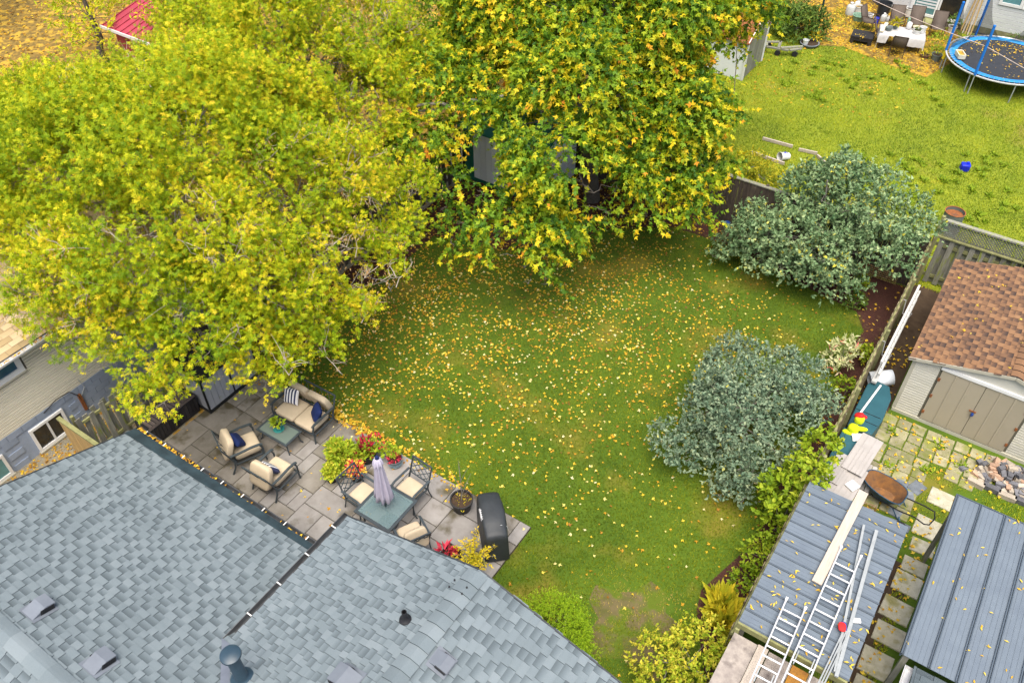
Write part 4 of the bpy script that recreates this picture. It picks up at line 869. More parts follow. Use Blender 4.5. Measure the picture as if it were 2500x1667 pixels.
for i in range(24):
    z = .11+i*.085
    if z > 2.3: break
    for x0, x1 in ((SX0+.02, DX0-.06), (DX1+.06, SX1-.02)):
        if z > 1.9: continue
        MB().box(((x0+x1)/2, SY0-.012, z+.042), (x1-x0, .012, .077), RX(.10)).build('siding_board', 'siding_cream', t, smooth=False)
MB().add([(SX0, SY0-.02, 2.03), (10.3, SY0-.02, 2.03), (RXs, SY0-.02, RZs-.05)], [(0, 1, 2)]).build('gable_board', 'siding_cream', t, smooth=False)
for i in range(22):
    z = .11+i*.085; MB().box((SX0-.012, (SY0+SY1)/2, z+.042), (.012, SY1-SY0-.04, .077), Matrix.Rotation(.10, 3, 'Y')).build('siding_board', 'siding_cream', t, smooth=False)
for x in (SX0, SX1): MB().bb(x-.045, x+.045, SY0-.035, SY0+.02, .10, 1.97).build('corner_trim', 'trim_tan', t, smooth=False)
for x0, x1, nm in ((DX0, (DX0+DX1)/2-.006, 'door'), ((DX0+DX1)/2+.006, DX1, 'door')):
    d = MB().bb(x0, x1, SY0-.05, SY0-.018, .13, 1.93).build(nm, 'door_tan', t, smooth=False)
    for k in (1, 2): x = x0+(x1-x0)*k/3; MB().bb(x-.022, x+.022, SY0-.062, SY0-.0505, .16, 1.90).build('rib', 'door_tan', d, smooth=False, bevel=.005)
    for z in (.4, 1.0, 1.6):
        x = x0+.01 if x0 == DX0 else x1-.01; MB().bb(x-.03, x+.03, SY0-.066, SY0-.0505, z-.05, z+.05).build('hinge', 'rust', d, smooth=False)
MB().bb((DX0+DX1)/2-.09, (DX0+DX1)/2+.07, SY0-.085, SY0-.064, 1.02, 1.06).build('latch', 'rust', t, smooth=False)
MB().lathe([(0, -.04), (.035, -.04), (.04, 0), (.03, .04), (0, .045)], ((DX0+DX1)/2+.01, SY0-.10, .96), 10).build('padlock', 'lock_blue', t)
MB().bb(DX0-.05, DX1+.05, SY0-.075, SY0-.018, 1.94, 2.03).build('door_header', 'trim_white', t, smooth=False)
MB().bb(DX1+.10, DX1+.20, SY0-.13, SY0-.02, 1.72, 2.0).build('wall_lamp', 'moss_wood', t, smooth=False, bevel=.01)
ms = (RZs-EZ)/(RXs-5.93); sl = math.hypot(1, ms)
r1 = slab_roof([(5.90, SY0-.12, EZ), (RXs, SY0-.12, RZs), (RXs, 13.15, RZs), (5.90, 13.15, EZ)], .06).build('roof', 'roof_deck', t, smooth=False)
r2 = slab_roof([(RXs, SY0-.12, RZs), (10.5, SY0-.12, EZ), (10.5, 13.15, EZ), (RXs, 13.15, RZs)], .06).build('roof', 'roof_deck', t, smooth=False)
shingle_slope(r1, (5.90, 13.15, EZ+.005), (0, -1, 0), (1, 0, ms), 13.15-SY0+.12, 2.36, 'shingle_brown', want=230, seed=21, widths=(.15, .18), tones=(.45, .55, .66, .75), style=.55, th=.007, expo=.135)
shingle_slope(r2, (10.5, SY0-.12, EZ+.005), (0, 1, 0), (-1, 0, ms), 13.15-SY0+.12, 2.34, 'shingle_brown', want=60, seed=22, widths=(.15, .18), tones=(.45, .55, .66, .75), style=.55, th=.007, expo=.135)
ridge_cap(r1, (RXs, SY0-.12, RZs+.012), (RXs, 13.1, RZs+.012), .14, ms, 'shingle_brown', tones=(.5, .6), seed=9)
MB().bar((5.89, SY0-.125, EZ-.03), (RXs, SY0-.125, RZs-.03), .02, .09).build('rake_trim', 'trim_tan', t, smooth=False); MB().bar((RXs, SY0-.125, RZs-.03), (10.5, SY0-.125, EZ-.03), .02, .09).build('rake_trim', 'trim_tan', t, smooth=False)

# ================================================================== METAL ROOFED SHELTERS
M('metal_roof', (.135, .165, .195), (.112, .138, .168), s=2.5, rough=.42, spec=.5, stretch=(1, 1, 1), rnd=.05)
M('metal_rib', (.075, .095, .12), (.06, .08, .10), s=3, rough=.45, spec=.4)
M('chalk_white', (.50, .50, .48), (.42, .42, .40), s=5, rough=.6)
M('aluminium', (.62, .62, .62), (.52, .52, .52), s=8, rough=.4, metal=.35)
M('galvanised', (.36, .38, .38), (.28, .30, .30), s=9, rough=.55, metal=.2)
M('plank_pale', (.46, .40, .33), (.37, .315, .26), s=4, rough=.85, bump=.4, bs=30, stretch=(8, .7, 3), c3=(.26, .22, .18), s3=3, t3=.68)
M('weather_board', (.34, .30, .26), (.22, .19, .17), s=6, rough=.9, bump=.5, bs=20, c3=(.12, .10, .09), s3=2.5, t3=.55)
M('rust_sheet', (.42, .20, .03), (.24, .11, .03), s=8, rough=.9, bump=.4, bs=30)
t = thing('metal_shelter', 'low lean-to with ribbed blue grey metal roof beside the fence', 'shelter', (6.2, 1.3, 0))
RT0 = 2.03
def lz(x): return RT0+.02*(x-5.15)/2.1
for i in range(13):
    y = -.70+i*.302; MB().add([(5.14, y, lz(5.14)), (7.25, y, lz(7.25)), (7.25, y+.298, lz(7.25)), (5.14, y+.298, lz(5.14)), (5.14, y, lz(5.14)-.012), (7.25, y, lz(7.25)-.012), (7.25, y+.298, lz(7.25)-.012), (5.14, y+.298, lz(5.14)-.012)], [(0, 1, 2, 3), (7, 6, 5, 4), (0, 4, 5, 1), (1, 5, 6, 2), (2, 6, 7, 3), (3, 7, 4, 0)]).build('roof_panel', 'metal_roof', t, smooth=False)
    MB().bar((5.14, y+.002, RT0+.012), (7.26, y+.002, RT0+.032), .035, .028).build('rib', 'metal_rib', t, smooth=False, bevel=.006)
    for k in (1, 2): MB().bar((5.15, y+.1*k, RT0+.002), (7.24, y+.1*k, RT0+.022), .012, .008).build('crease', 'metal_roof', t, smooth=False)
MB().bb(5.14, 7.24, -.76, -.70, 1.90, 2.05).build('fascia', 'moss_wood', t, smooth=False); MB().bb(5.14, 7.2, 3.19, 3.22, 1.9, 2.0).build('fascia', 'fence_grey', t, smooth=False)
for x, y in ((5.25, -.6), (7.1, -.6), (5.25, 3.1), (7.1, 3.1)): MB().bb(x-.045, x+.045, y-.045, y+.045, 0, 1.99).build('post', 'fence_grey', t, smooth=False)
for y in (-.6, 1.2, 3.1): MB().bb(5.2, 7.15, y-.03, y+.03, 1.88, 1.985).build('rafter', 'fence_grey', t, smooth=False)
xy = np.stack([RNG.uniform(5.2, 7.2, 190), RNG.uniform(-.68, 3.15, 190)], 1); xy = xy[RNG.uniform(0, 1, 190) < np.clip(.35+.35*(xy[:, 0]-5.2)/2+.3*(xy[:, 1] < 1), 0, 1)]
n = len(xy); az = RNG.uniform(0, 2*PI, n)
tag(link(bpy.data.objects.new('fallen_leaves', leaves_mesh('fallen_leaves', np.concatenate([xy, np.full((n, 1), RT0+.05)], 1), np.stack([np.cos(az), np.sin(az), RNG.normal(0, .1, n)], 1), np.tile((0, 0, 1.), (n, 1))+RNG.normal(0, .15, (n, 3)), RNG.uniform(.07, .11, n), 'lance', RNG.uniform(.4, .75, n), 'litter'))), 'small yellow leaves on the lean-to metal roof', 'leaves', kind='stuff')
# weathered deck in front of the lean-to, at the photograph's bottom edge
t = thing('plank_platform', 'weathered board platform below the lean-to roof edge', 'platform', (6.1, -2, 0))
k = 0
for x0, x1, m in ((5.15, 5.62, 'weather_board'), (5.63, 5.83, 'plank_pale'), (5.85, 6.3, 'weather_board'), (6.31, 6.62, 'rust_sheet'), (6.63, 7.05, 'weather_board')): MB().bb(x0, x1, -3.4, -.80, 1.70+.03*(m == 'plank_pale'), 1.76+.05*(m == 'plank_pale')).build('board', m, t, smooth=False)
for x, y in ((5.3, -3.3), (6.9, -3.3), (5.3, -.9), (6.9, -.9)): MB().bb(x-.05, x+.05, y-.05, y+.05, 0, 1.699).build('leg', 'fence_grey', t, smooth=False)
def ladder(label, a, b, wd, step, lock=None):
    a, b = Vector(a), Vector(b); d = (b-a).normalized(); s = Vector((0, 0, 1)).cross(d).normalized(); t = thing('ladder', label, 'ladder', a, 0, 'aluminium ladders on the lean-to roof')
    for sg in (-1, 1):
        MB().bar(a+s*sg*wd/2, b+s*sg*wd/2, .03, .075).build('rail', 'aluminium', t, smooth=False, bevel=.004)
        MB().bar(b+s*sg*wd/2-d*.01+Vector((0, 0, .02)), b+s*sg*wd/2+d*.06+Vector((0, 0, .02)), .045, .09).build('end_cap', 'trim_white', t, smooth=False)
    n = int((b-a).length/step)
    for i in range(n): p = a+d*(step*(i+.6)); MB().tube([p-s*(wd/2-.01), p+s*(wd/2-.01)], .019, 8).build('rung', 'aluminium', t)
    if lock:
        for sg in (-1, 1): p = a+d*lock+s*sg*(wd/2-.05); MB().bar(p, p+d*.3, .02, .03).build('rung_lock', 'galvanised', t, smooth=False)
ladder('longer aluminium ladder lying across the lean-to roof between plank and bars', (6.46, -3.2, 2.14), (6.44, 1.84, 2.14), .40, .30, 2.2)
ladder('shorter aluminium ladder on the lean-to roof nearest the fence', (6.00, -3.2, 2.14), (5.92, .13, 2.14), .37, .215, 1.5)
def loose(name, label, cat, a, b, w_, h_, mat, group=None): return tag(MB().bar(a, b, w_, h_).build(name, mat, smooth=False, bevel=.004), label, cat, group)
loose('plank', 'wide pale wooden plank lying over the lean-to roof edge', 'plank', (6.10, .86, 2.10), (6.20, 3.52, 2.13), .20, .04, 'plank_pale')
loose('metal_bar', 'grey metal bar on the lean-to roof nearest the longer ladder', 'bar', (6.98, -.70, 2.10), (6.46, 2.70, 2.11), .05, .045, 'galvanised')
loose('metal_bar', 'grey metal channel on the lean-to roof nearest the path', 'bar', (7.03, -.78, 2.11), (6.72, 2.72, 2.10), .07, .05, 'galvanised')
b = MB()
for k in range(3): b.bar((6.78+.045*k, -1.6, 2.12), (6.86+.045*k, .18, 2.12), .026, .03)
tag(b.build('striped_pole', 'galvanised', smooth=False), 'bundle of thin steel strips beside the longer ladder', 'strips')
t = thing('paint_scraper', 'small red and teal tool on the lean-to roof by the ladder', 'tool', (6.84, .25, 2.1)); MB().cushion((6.83, .24, 2.12), (.13, .20, .06), RZm(.4), .6, 6).build('head', 'lock_blue', t)
MATS['rag_red'] = M('rag_red', (.55, .02, .02), rough=.7); MB().cushion((6.81, .20, 2.15), (.15, .20, .06), RZm(.3), .7, 6).build('cloth', 'rag_red', t)
tag(MB().box((7.0, .52, 2.085), (.15, .10, .02), RZm(.5)).build('white_block', 'trim_white', smooth=False), 'small white block on the lean-to roof', 'block')
# right-hand shelter
t = thing('metal_shelter', 'shelter with long ribbed blue grey metal roof at the right edge', 'shelter', (9, 2, 0)); RH = 2.4
for i in range(9):
    x = 7.86+i*.47; MB().bb(x, x+.465, .12, 4.29, RH-.012, RH).build('roof_panel', 'metal_roof', t, smooth=False)
    for dx in (-.018, .018): MB().bb(x+dx-.011, x+dx+.011, .12, 4.295, RH+.001, RH+.035).build('rib', 'metal_rib', t, smooth=False, bevel=.004)
    for k in (1, 2, 3, 4): MB().bb(x+.09*k-.005, x+.09*k+.005, .13, 4.28, RH+.001, RH+.007).build('crease', 'metal_roof', t, smooth=False)
MB().bb(7.83, 7.86, .12, 4.3, RH-.08, RH+.03).build('edge_trim', 'metal_rib', t, smooth=False); MB().bb(7.86, 12, 4.292, 4.31, RH-.08, RH+.02).build('edge_trim', 'metal_rib', t, smooth=False)
for x, y in ((7.95, .2), (7.95, 4.2), (11.5, .2), (11.5, 4.2)): MB().bb(x-.05, x+.05, y-.05, y+.05, 0, RH-.02).build('post', 'fence_grey', t, smooth=False)
xy = np.stack([RNG.uniform(7.9, 11, 75), RNG.uniform(.15, 4.25, 75)], 1); n = len(xy); az = RNG.uniform(0, 2*PI, n)
tag(link(bpy.data.objects.new('fallen_leaves', leaves_mesh('fallen_leaves', np.concatenate([xy, np.full((n, 1), RH+.03)], 1), np.stack([np.cos(az), np.sin(az), RNG.normal(0, .1, n)], 1), np.tile((0, 0, 1.), (n, 1))+RNG.normal(0, .15, (n, 3)), RNG.uniform(.07, .11, n), 'lance', RNG.uniform(.4, .75, n), 'litter'))), 'small yellow leaves on the right-hand metal roof', 'leaves', kind='stuff')
xy = np.stack([RNG.uniform(5.95, 9, 45), RNG.uniform(8.5, 13, 45)], 1)
litter('fallen_leaves', 'few yellow leaves lying on the brown shingle roof', xy, .10, EZ+(np.minimum(xy[:, 0], 2*RXs-xy[:, 0])-5.9)*ms+.02, .4, .8, .01)
# the house the right-hand shelter leans on: its grey shingle eave shows at the frame's edge
t = thing('house', 'house corner with dark grey shingles at the lower right edge', 'house', (10, -3, 0))
r_ = slab_roof([(8.15, .05, 2.32), (14, .05, 2.32), (14, -4, 3.6), (8.15, -4, 3.6)], .10).build('roof', 'roof_deck', t, smooth=False)
shingle_slope(r_, (8.15, .05, 2.33), (1, 0, 0), (0, -1, .316), 4, 2.2, 'shingle_blue', seed=31, widths=(.3, .33), tones=(.2, .3, .38), style=.12, regular=False, want=20)
MB().bb(8.5, 14, -8, -.4, 0, 2.25).build('wall', 'stucco', t, smooth=False)
gutter('gutter', (8.12, .02, 2.30), (8.12, -4, 2.32), (-1, 0, 0), t, 'aluminium', w=.13, h=.1, step=.9)
M('rubber', (.016, .017, .019), (.011, .011, .012), s=9, rough=.75)
t = thing('lidded_bin', 'black lidded bin with patterned lid under the right-hand roof', 'bin', (7.75, -.4, 0)); MB().box((7.72, -.55, .4), (.62, .9, .8), None, 1.08).build('body', 'rubber', t, smooth=False, bevel=.03)
MB().box((7.72, -.55, .84), (.72, 1.02, .07)).build('lid', 'rubber', t, smooth=False, bevel=.02); b = MB()
for i in range(6):
    for j in range(9): b.box((7.48+i*.095, -.95+j*.1, .88), (.07, .014, .012), RZm(.7 if (i+j) % 2 else -.7))
b.build('lid_pattern', 'rubber', t, smooth=False)
# ================================================================== CLUTTER BEHIND THE FENCE
M('teal_plastic', (.022, .090, .112), (.017, .072, .092), s=3, rough=.5, spec=.4)
M('panel_grey', (.36, .335, .315), (.31, .29, .27), s=3, rough=.6, rnd=.06)
M('lime_plush', (.55, .66, .01), (.46, .58, .01), s=6, rough=.95, bump=.4, bs=60)
M('barrow_blue', (.035, .085, .14), (.025, .06, .10), s=5, rough=.45, spec=.4)
M('white_pvc', (.70, .74, .78), (.66, .70, .74), s=3, rough=.4)
M('barrow_rust', (.22, .10, .03), (.10, .055, .03), s=6, rough=.9, c3=(.02, .02, .02), s3=2.2, t3=.58)
t = thing('patio_bench', 'teal plastic storage bench end behind the fence, rounded at the far side', 'storage box', (5.6, 7.6, 0))
b = MB(); b.prism([(5.24, 6.7), (5.86, 6.7), (5.95, 7.3), (5.92, 8.2), (5.76, 8.62), (5.36, 8.66), (5.24, 8.4)], .02, .62); b.build('body', 'teal_plastic', t, smooth=False, bevel=.02)
for y in (7.05, 7.35): MB().bb(5.27, 5.9, y-.006, y+.006, .621, .632).build('lid_seam', 'black_plastic', t, smooth=False)
t = thing('storage_chest', 'second teal plastic chest under the grey siding panels', 'storage box', (5.6, 5.3, 0)); MB().bb(5.22, 6.05, 3.9, 6.45, .02, .66).build('body', 'teal_plastic', t, smooth=False, bevel=.03); MB().bb(5.20, 6.07, 3.88, 6.47, .66, .72).build('lid', 'teal_plastic', t, smooth=False, bevel=.015)
MB().bb(5.3, 5.31, 5.6, 6.4, .721, .728).build('lid_seam', 'black_plastic', t, smooth=False)
loose('white_stick', 'thin white stick lying on the teal storage bench', 'stick', (5.36, 6.9, .655), (5.55, 8.5, .655), .05, .02, 'trim_white')
G_ = 'grey siding panels piled on the teal chest'
for i, (lab, x, y, lx, ly, z, rz) in enumerate((('widest grey siding panel on top of the teal chest', 5.86, 5.75, .52, 1.35, .83, -.09), ('grey siding panel jutting out on the fence side of the pile', 5.50, 5.05, .40, 1.0, .79, -.09), ('grey siding panel lowest in the pile beside the lean-to roof', 5.80, 4.80, .62, 1.15, .75, -.06))):
    tt = thing('siding_panel', lab, 'panel', (x, y, z), rz, G_); MB().bb(-lx/2, lx/2, -ly/2, ly/2, 0, .012).build('sheet', 'panel_grey', tt, False, smooth=False)
    for k in range(5): xx = -lx/2+lx*(k+.25+.15*(k % 2))/5; MB().bb(xx-.008, xx+.008, -ly/2+.01, ly/2*(1 if k % 2 else .3), .0125, .024).build('ridge', 'panel_grey', tt, False, smooth=False)
tag(MB().box((5.95, 4.72, .80), (.24, .26, .03), RZm(-.45)).build('white_tile', 'trim_white', smooth=False), 'square white tile on the pile of grey siding panels', 'tile')
t = thing('pvc_pipe', 'short wide white plastic pipe beside the teal bench', 'pipe', (5.45, 8.95, .3)); b = MB(); a_ = Vector((5.22, 8.80, .42)); b_ = Vector((5.72, 9.12, .52)); d_ = (b_-a_).normalized()
b.tube([a_, b_], .20, 24, False); o = b.build('pipe_wall', 'white_pvc', t); o.modifiers.new('s', 'SOLIDIFY').thickness = .012
MB().tube([b_-d_*.02, b_-d_*.3], .188, 24, True).build('inner_lining', 'barrow_blue', t)
t = thing('plush_toy', 'lime green plush toy with red cap on the teal bench', 'toy', (5.42, 6.45, .66))
b = MB(); b.cushion((5.42, 6.45, .80), (.28, .26, .28), None, .9, 9); b.cushion((5.46, 6.62, 1.02), (.24, .22, .22), None, .9, 9); b.cushion((5.58, 6.50, .86), (.34, .12, .11), RZm(.35), .9, 8); b.cushion((5.38, 6.36, .72), (.38, .16, .12), RZm(.2), .9, 8); b.build('body', 'lime_plush', t, ang=180)
b = MB(); b.cushion((5.42, 6.67, 1.10), (.24, .20, .12), Matrix.Rotation(-.5, 3, 'Y'), .9, 8); b.cushion((5.52, 6.72, 1.08), (.18, .13, .03), None, .8, 6); b.build('cap', 'rag_red', t, ang=180)
tag(MB().pillow((5.60, 6.30, .75), (.30, .26, .08), RZm(.5)).build('plastic_bag', 'trim_white', ang=80), 'crumpled white bag between plush toy and siding panels', 'bag')
# extension ladder on its side against the fence
t = thing('ladder', 'long white ladder lying on edge between fence and shed', 'ladder', (5.3, 10, 0))
MB().bb(5.30, 5.36, 8.75, 12.5, 1.14, 1.22).build('rail', 'chalk_white', t, smooth=False); MB().bb(5.37, 5.43, 8.3, 12.3, 1.10, 1.18).build('rail', 'chalk_white', t, smooth=False); MB().bb(5.30, 5.43, 8.4, 12.4, .72, .78).build('rail', 'chalk_white', t, smooth=False)
for i in range(13): y = 8.55+i*.30; MB().tube([(5.365, y, .78), (5.365, y, 1.12)], .017, 7).build('rung', 'aluminium', t); MB().bb(5.385, 5.40, y-.015, y+.015, 1.181, 1.186).build('rivet', 'black_plastic', t, smooth=False)
for y in (9.2, 11.2): MB().tube([(5.12, y, 1.5), (5.2, y, 1.52), (5.25, y, 1.05), (5.45, y, 1.02), (5.47, y, 1.15)], .012, 6).build('hook', 'aluminium', t)
for y in (8.5, 12.2): MB().bb(5.31, 5.42, y-.03, y+.03, .02, .72).build('prop', 'fence_grey', t, smooth=False)
# wheelbarrow, lying tipped
wb = thing('wheelbarrow', 'old blue wheelbarrow with rusty tray among grey pavers', 'wheelbarrow', (6.75, 5.2, 0), rad(-8))
def tray_ring(hx, hy, z, cx, tilt, off=0.0, n=28):
    out = []
    for k in range(n):
        a = 2*PI*k/n; cs, sn = math.cos(a), math.sin(a); px_ = math.copysign(abs(cs)**.55, cs)*(hx-off); py_ = math.copysign(abs(sn)**.55, sn)*(hy-off)*(1-.22*(px_ < 0)*abs(px_)/hx); out.append((cx+px_, .12+py_, z+tilt*px_))
    return out
def tray_mesh(off):
    V = tray_ring(.01, .01, .25+off, -.12, 0)+tray_ring(.26, .20, .25+off, -.12, -.02, off)+tray_ring(.50, .33, .58+off*.3, -.16, -.10, off); n = 28
    return V, [(i*n+k, i*n+(k+1) % n, (i+1)*n+(k+1) % n, (i+1)*n+k) for i in range(2) for k in range(n)]
V, Fs = tray_mesh(.012); MB().add(V, Fs).build('tray', 'barrow_rust', wb, False); V, Fs = tray_mesh(0.0); MB().add(V, Fs).build('tray_shell', 'barrow_blue', wb, False)
MB().tube([Vector(q) for q in tray_ring(.505, .335, .583, -.16, -.10)]+[Vector(tray_ring(.505, .335, .583, -.16, -.10)[0])], .012, 6).build('rim', 'barrow_blue', wb, False)
MB().tube([(-.55, .36, .30), (.35, .36, .32), (.75, .30, .45), (1.0, .28, .47), (1.08, .1, .47), (1.05, -.16, .47), (.95, -.22, .47), (.7, -.16, .45), (.35, -.12, .32), (-.55, -.12, .30)], .017, 8).build('handle', 'black_plastic', wb, False)
MB().tube([(.2, .36, .31), (.42, .36, .02), (.42, -.12, .02), (.2, -.12, .31)], .015, 7).build('stand', 'barrow_blue', wb, False)
for nm, x, y in (('wheel', -.70, .12), ('wheel', .55, -.35)):
    w_ = MB(); w_.T = Matrix.Translation((x, y, .14)) @ Matrix.Rotation(PI/2, 4, 'X'); w_.lathe([(.08, -.035), (.12, -.04), (.14, 0), (.12, .04), (.08, .035), (.08, -.035)], (0, 0, 0), 18); wo = w_.build(nm, 'rubber', wb, False)
    w_ = MB(); w_.T = Matrix.Translation((x, y, .14)) @ Matrix.Rotation(PI/2, 4, 'X'); w_.lathe([(0, -.02), (.08, -.03), (.08, .03), (0, .02)], (0, 0, 0), 14); w_.build('rim', 'galvanised', wo, False)
MB().bar((.42, -.13, .14), (.55, -.35, .14), .03, .03).build('axle', 'barrow_blue', wb, False)
t = thing('wire_basket', 'small rusty wire basket beside the wheelbarrow', 'basket', (6.42, 4.55, .35), .2); b = MB()
for k in range(7):
    for q in range(5): pass
    b.tube([(-.21+.07*k, -.14, .14), (-.21+.07*k, -.14, 0), (-.21+.07*k, .14, 0), (-.21+.07*k, .14, .14)], .004, 4)
for z in (0, .05, .10, .14): b.tube([(-.21, -.14, z), (.21, -.14, z), (.21, .14, z), (-.21, .14, z), (-.21, -.14, z)], .005, 4)
b.build('wire', 'rust', t, False); MB().bb(-.12, .05, -.08, .08, .01, .03).build('white_card', 'trim_white', t, False, smooth=False); MB().bb(-.2, .2, -.13, .13, -.35, -.004).build('support', 'fence_grey', t, False, smooth=False)
t = thing('planks_stack', 'two tan boards leaning under the siding panels', 'boards', (6.2, 5.4, 0))
for k in range(2): MB().bar((6.18+.12*k, 5.0, .02), (6.12+.12*k, 5.75, .62), .10, .02).build('board', 'panel_grey', t, smooth=False)
# brick and block pile
M('brick_buff', (.42, .36, .28), (.30, .26, .21), s=8, rough=.9, bump=.5, bs=30, rnd=.35, c3=(.12, .12, .13), s3=3, t3=.6)
M('brick_dark', (.16, .16, .17), (.09, .09, .10), s=8, rough=.9, bump=.5, bs=30, rnd=.4)
M('brick_rose', (.42, .27, .18), (.30, .20, .14), s=8, rough=.9, bump=.5, bs=30, rnd=.25)
t = thing('brick_pile', 'loose pile of old bricks on the grass before the shed', 'bricks', (9.1, 7.7, 0)); rr = random.Random(4); bm_ = {}
for m in ('brick_buff', 'brick_dark', 'brick_rose'): bm_[m] = MB().box((0, 0, 0), (.21, .11, .09)).mesh('brick', m, False)
for i in range(120):
    x, y = rr.gauss(9.0, .42), rr.gauss(7.72, .26)
    if abs(x-9.0) > .95 or abs(y-7.72) > .5: continue
    hz = max(.045, .40*(1-abs(x-9.05)/1.05)*(1-abs(y-7.75)/.62)); z = rr.choice((.045, .13, hz*.7, hz, hz)); z = min(z, hz)
    o = bpy.data.objects.new('brick', bm_[rr.choice(('brick_buff', 'brick_buff', 'brick_dark', 'brick_rose', 'brick_dark'))]); link(o, t, True, Matrix.Translation((x, y, z)) @ Matrix.Rotation(rr.uniform(0, PI), 4, 'Z') @ Matrix.Rotation(rr.uniform(-.35, .35), 4, 'X') @ Matrix.Rotation(rr.uniform(-.3, .3), 4, 'Y'))
for i in range(5):
    o = bpy.data.objects.new('brick', MB().box((0, 0, 0), (.40, .14, .14)).mesh('brick', 'brick_dark' if i % 2 else 'brick_buff', False)); link(o, t, True, Matrix.Translation((8.45+i*.36, 7.12+.05*(i % 2), .075)) @ Matrix.Rotation(rr.uniform(-.2, .2), 4, 'Z'))
t = thing('yellow_shrub', 'small bright yellow shrub beside the right-hand metal roof', 'shrub', (9.75, 5.2, 0)); MB().tube([(9.75, 5.2, 0), (9.76, 5.22, .5)], [.02, .01], 6).build('stem', 'bark_grey', t); puff('foliage', t, (9.75, 5.2, .45), (.4, .4, .4), 300, .10, 'lance', 'leaf_gold', (.7, .2))
# ================================================================== CREAM SIDING HOUSE ON THE LEFT
M('foundation', (.29, .345, .44), (.235, .285, .37), s=3, rough=.85, bump=.4, bs=20, rnd=.06)
M('window_dark', (.03, .028, .022), (.015, .015, .015), s=3, rough=.15, spec=.6)
M('window_blue', (.02, .07, .13), (.03, .12, .16), s=4, rough=.15, spec=.6)
M('window_teal', (.10, .24, .25), rough=.15, spec=.6)
M('siding_sand', (.78, .74, .60), (.72, .68, .55), s=2, rough=.6, rnd=.05)
t = thing('house', 'cream siding house with tan shingle roof on the left', 'house', (-15, -6, 0)); HX = -11.7
MB().prism([(HX, -14), (HX, 1.6), (-19.5, 1.6), (-19.5, -14)], -.02, 3.3).build('wall', 'siding_lap_shade', t, smooth=False)
MB().bb(HX, HX+.012, -8.2, 1.6, 0, 1.135).build('foundation', 'foundation', t, smooth=False)
for r in range(6):
    z = .0+r*.19
    x = -8.2-.2*(r % 2)
    while x < 1.5:
        y0, y1 = max(x, -8.2), min(x+.395, 1.6)
        hid = any(y0 < b_ and y1 > a_ and z < zt and z+.18 > zb for a_, b_, zb, zt in ((-5.22, -4.08, -.05, .92), (-7.4, -5.8, -.05, .85)))
        if y1-y0 > .1 and not hid: MB().bb(HX, HX+.035, y0, y1-.006, z, z+.184).build('block', 'foundation', t, smooth=False)
        x += .40
for i in range(25):
    z = 1.13+i*.0865
    for y0, y1 in ((-8.2, -6.2), (-6.2, -4.4), (-4.4, 1.62)):
        if 2.48 < z < 3.3 and y0 == -6.2: continue
        MB().box((HX+.022, (y0+y1)/2, z+.043), (.012, y1-y0, .076), Matrix.Rotation(.13, 3, 'Y')).build('siding_board', 'siding_sand', t, smooth=False)
def window(y0, y1, z0, z1, mat, bars=1, fr=.07, nm='window'):
    w_ = MB().bb(HX+.0, HX+.03, y0+fr, y1-fr, z0+fr, z1-fr).build(nm, mat, t, smooth=False)
    f = MB(); f.bb(HX+.0, HX+.07, y0, y1, z0, z0+fr); f.bb(HX+.0, HX+.07, y0, y1, z1-fr, z1); f.bb(HX+.0, HX+.069, y0, y0+fr, z0+fr, z1-fr); f.bb(HX+.0, HX+.069, y1-fr, y1, z0+fr, z1-fr); f.build('frame', 'trim_white', w_, smooth=False)
    for k in range(bars): y = y0+(y1-y0)*(k+1)/(bars+1); MB().bb(HX+.03, HX+.06, y-.025, y+.025, z0+fr, z1-fr).build('mullion', 'trim_white', w_, smooth=False)
    MB().bb(HX, HX+.10, y0-.03, y1+.03, z0-.04, z0).build('sill', 'trim_tan', w_, smooth=False)
window(-6.1, -4.46, 2.54, 3.26, 'window_blue', 1, .13); window(-5.12, -4.18, .06, .86, 'window_dark', 1); window(-7.2, -5.88, .05, .76, 'window_teal', 1)
MB().bb(-11.5, HX+.001, -8.2, 1.7, 3.22, 3.30).build('soffit', 'trim_white', t, smooth=False)
rf = slab_roof([(-11.38, -14.2, 3.32), (-11.38, 1.8, 3.32), (-15.6, 1.8, 5.0), (-15.6, -14.2, 5.0)], .08).build('roof', 'roof_deck', t, smooth=False)
rf2 = slab_roof([(-15.6, -14.2, 5.0), (-15.6, 1.8, 5.0), (-19.8, 1.8, 3.32), (-19.8, -14.2, 3.32)], .08).build('roof', 'roof_deck', t, smooth=False)
shingle_slope(rf, (-11.38, -7.0, 3.325), (0, 1, 0), (-1, 0, .4), 8.8, 4.5, 'shingle_tan', expo=.15, widths=(.335,), regular=True, want=200, seed=41, tones=(.4, .5, .62, .75), style=.12, th=.007)
g = gutter('gutter', (-11.37, -8, 3.30), (-11.37, 1.8, 3.30), (1, 0, 0), t, 'trim_white', w=.10, step=50)
xy = np.stack([RNG.uniform(-11.36, -11.28, 240), RNG.uniform(-7, 1.5, 240)], 1); litter('fallen_leaves', 'orange leaves filling the white gutter of the cream house', xy, .07, 3.285, .05, .6, .03)
t2 = thing('utility_cable', 'loose dark cable and rusty meter bracket on the blue foundation', 'cable', (HX+.1, -3.7, .5))
MB().tube([(HX+.06, -4.6, 1.08), (HX+.09, -4.2, 1.25), (HX+.11, -3.85, 1.22), (HX+.10, -3.70, .95), (HX+.08, -3.62, .55)], .012, 6).build('cable', 'black_plastic', t2); MB().tube([(HX+.06, -3.5, 1.35), (HX+.09, -3.45, 1.05), (HX+.08, -3.62, .85)], .010, 6).build('cable', 'galvanised', t2)
MB().bb(HX+.03, HX+.10, -3.70, -3.62, .35, .92).build('bracket', 'rust', t2, smooth=False)
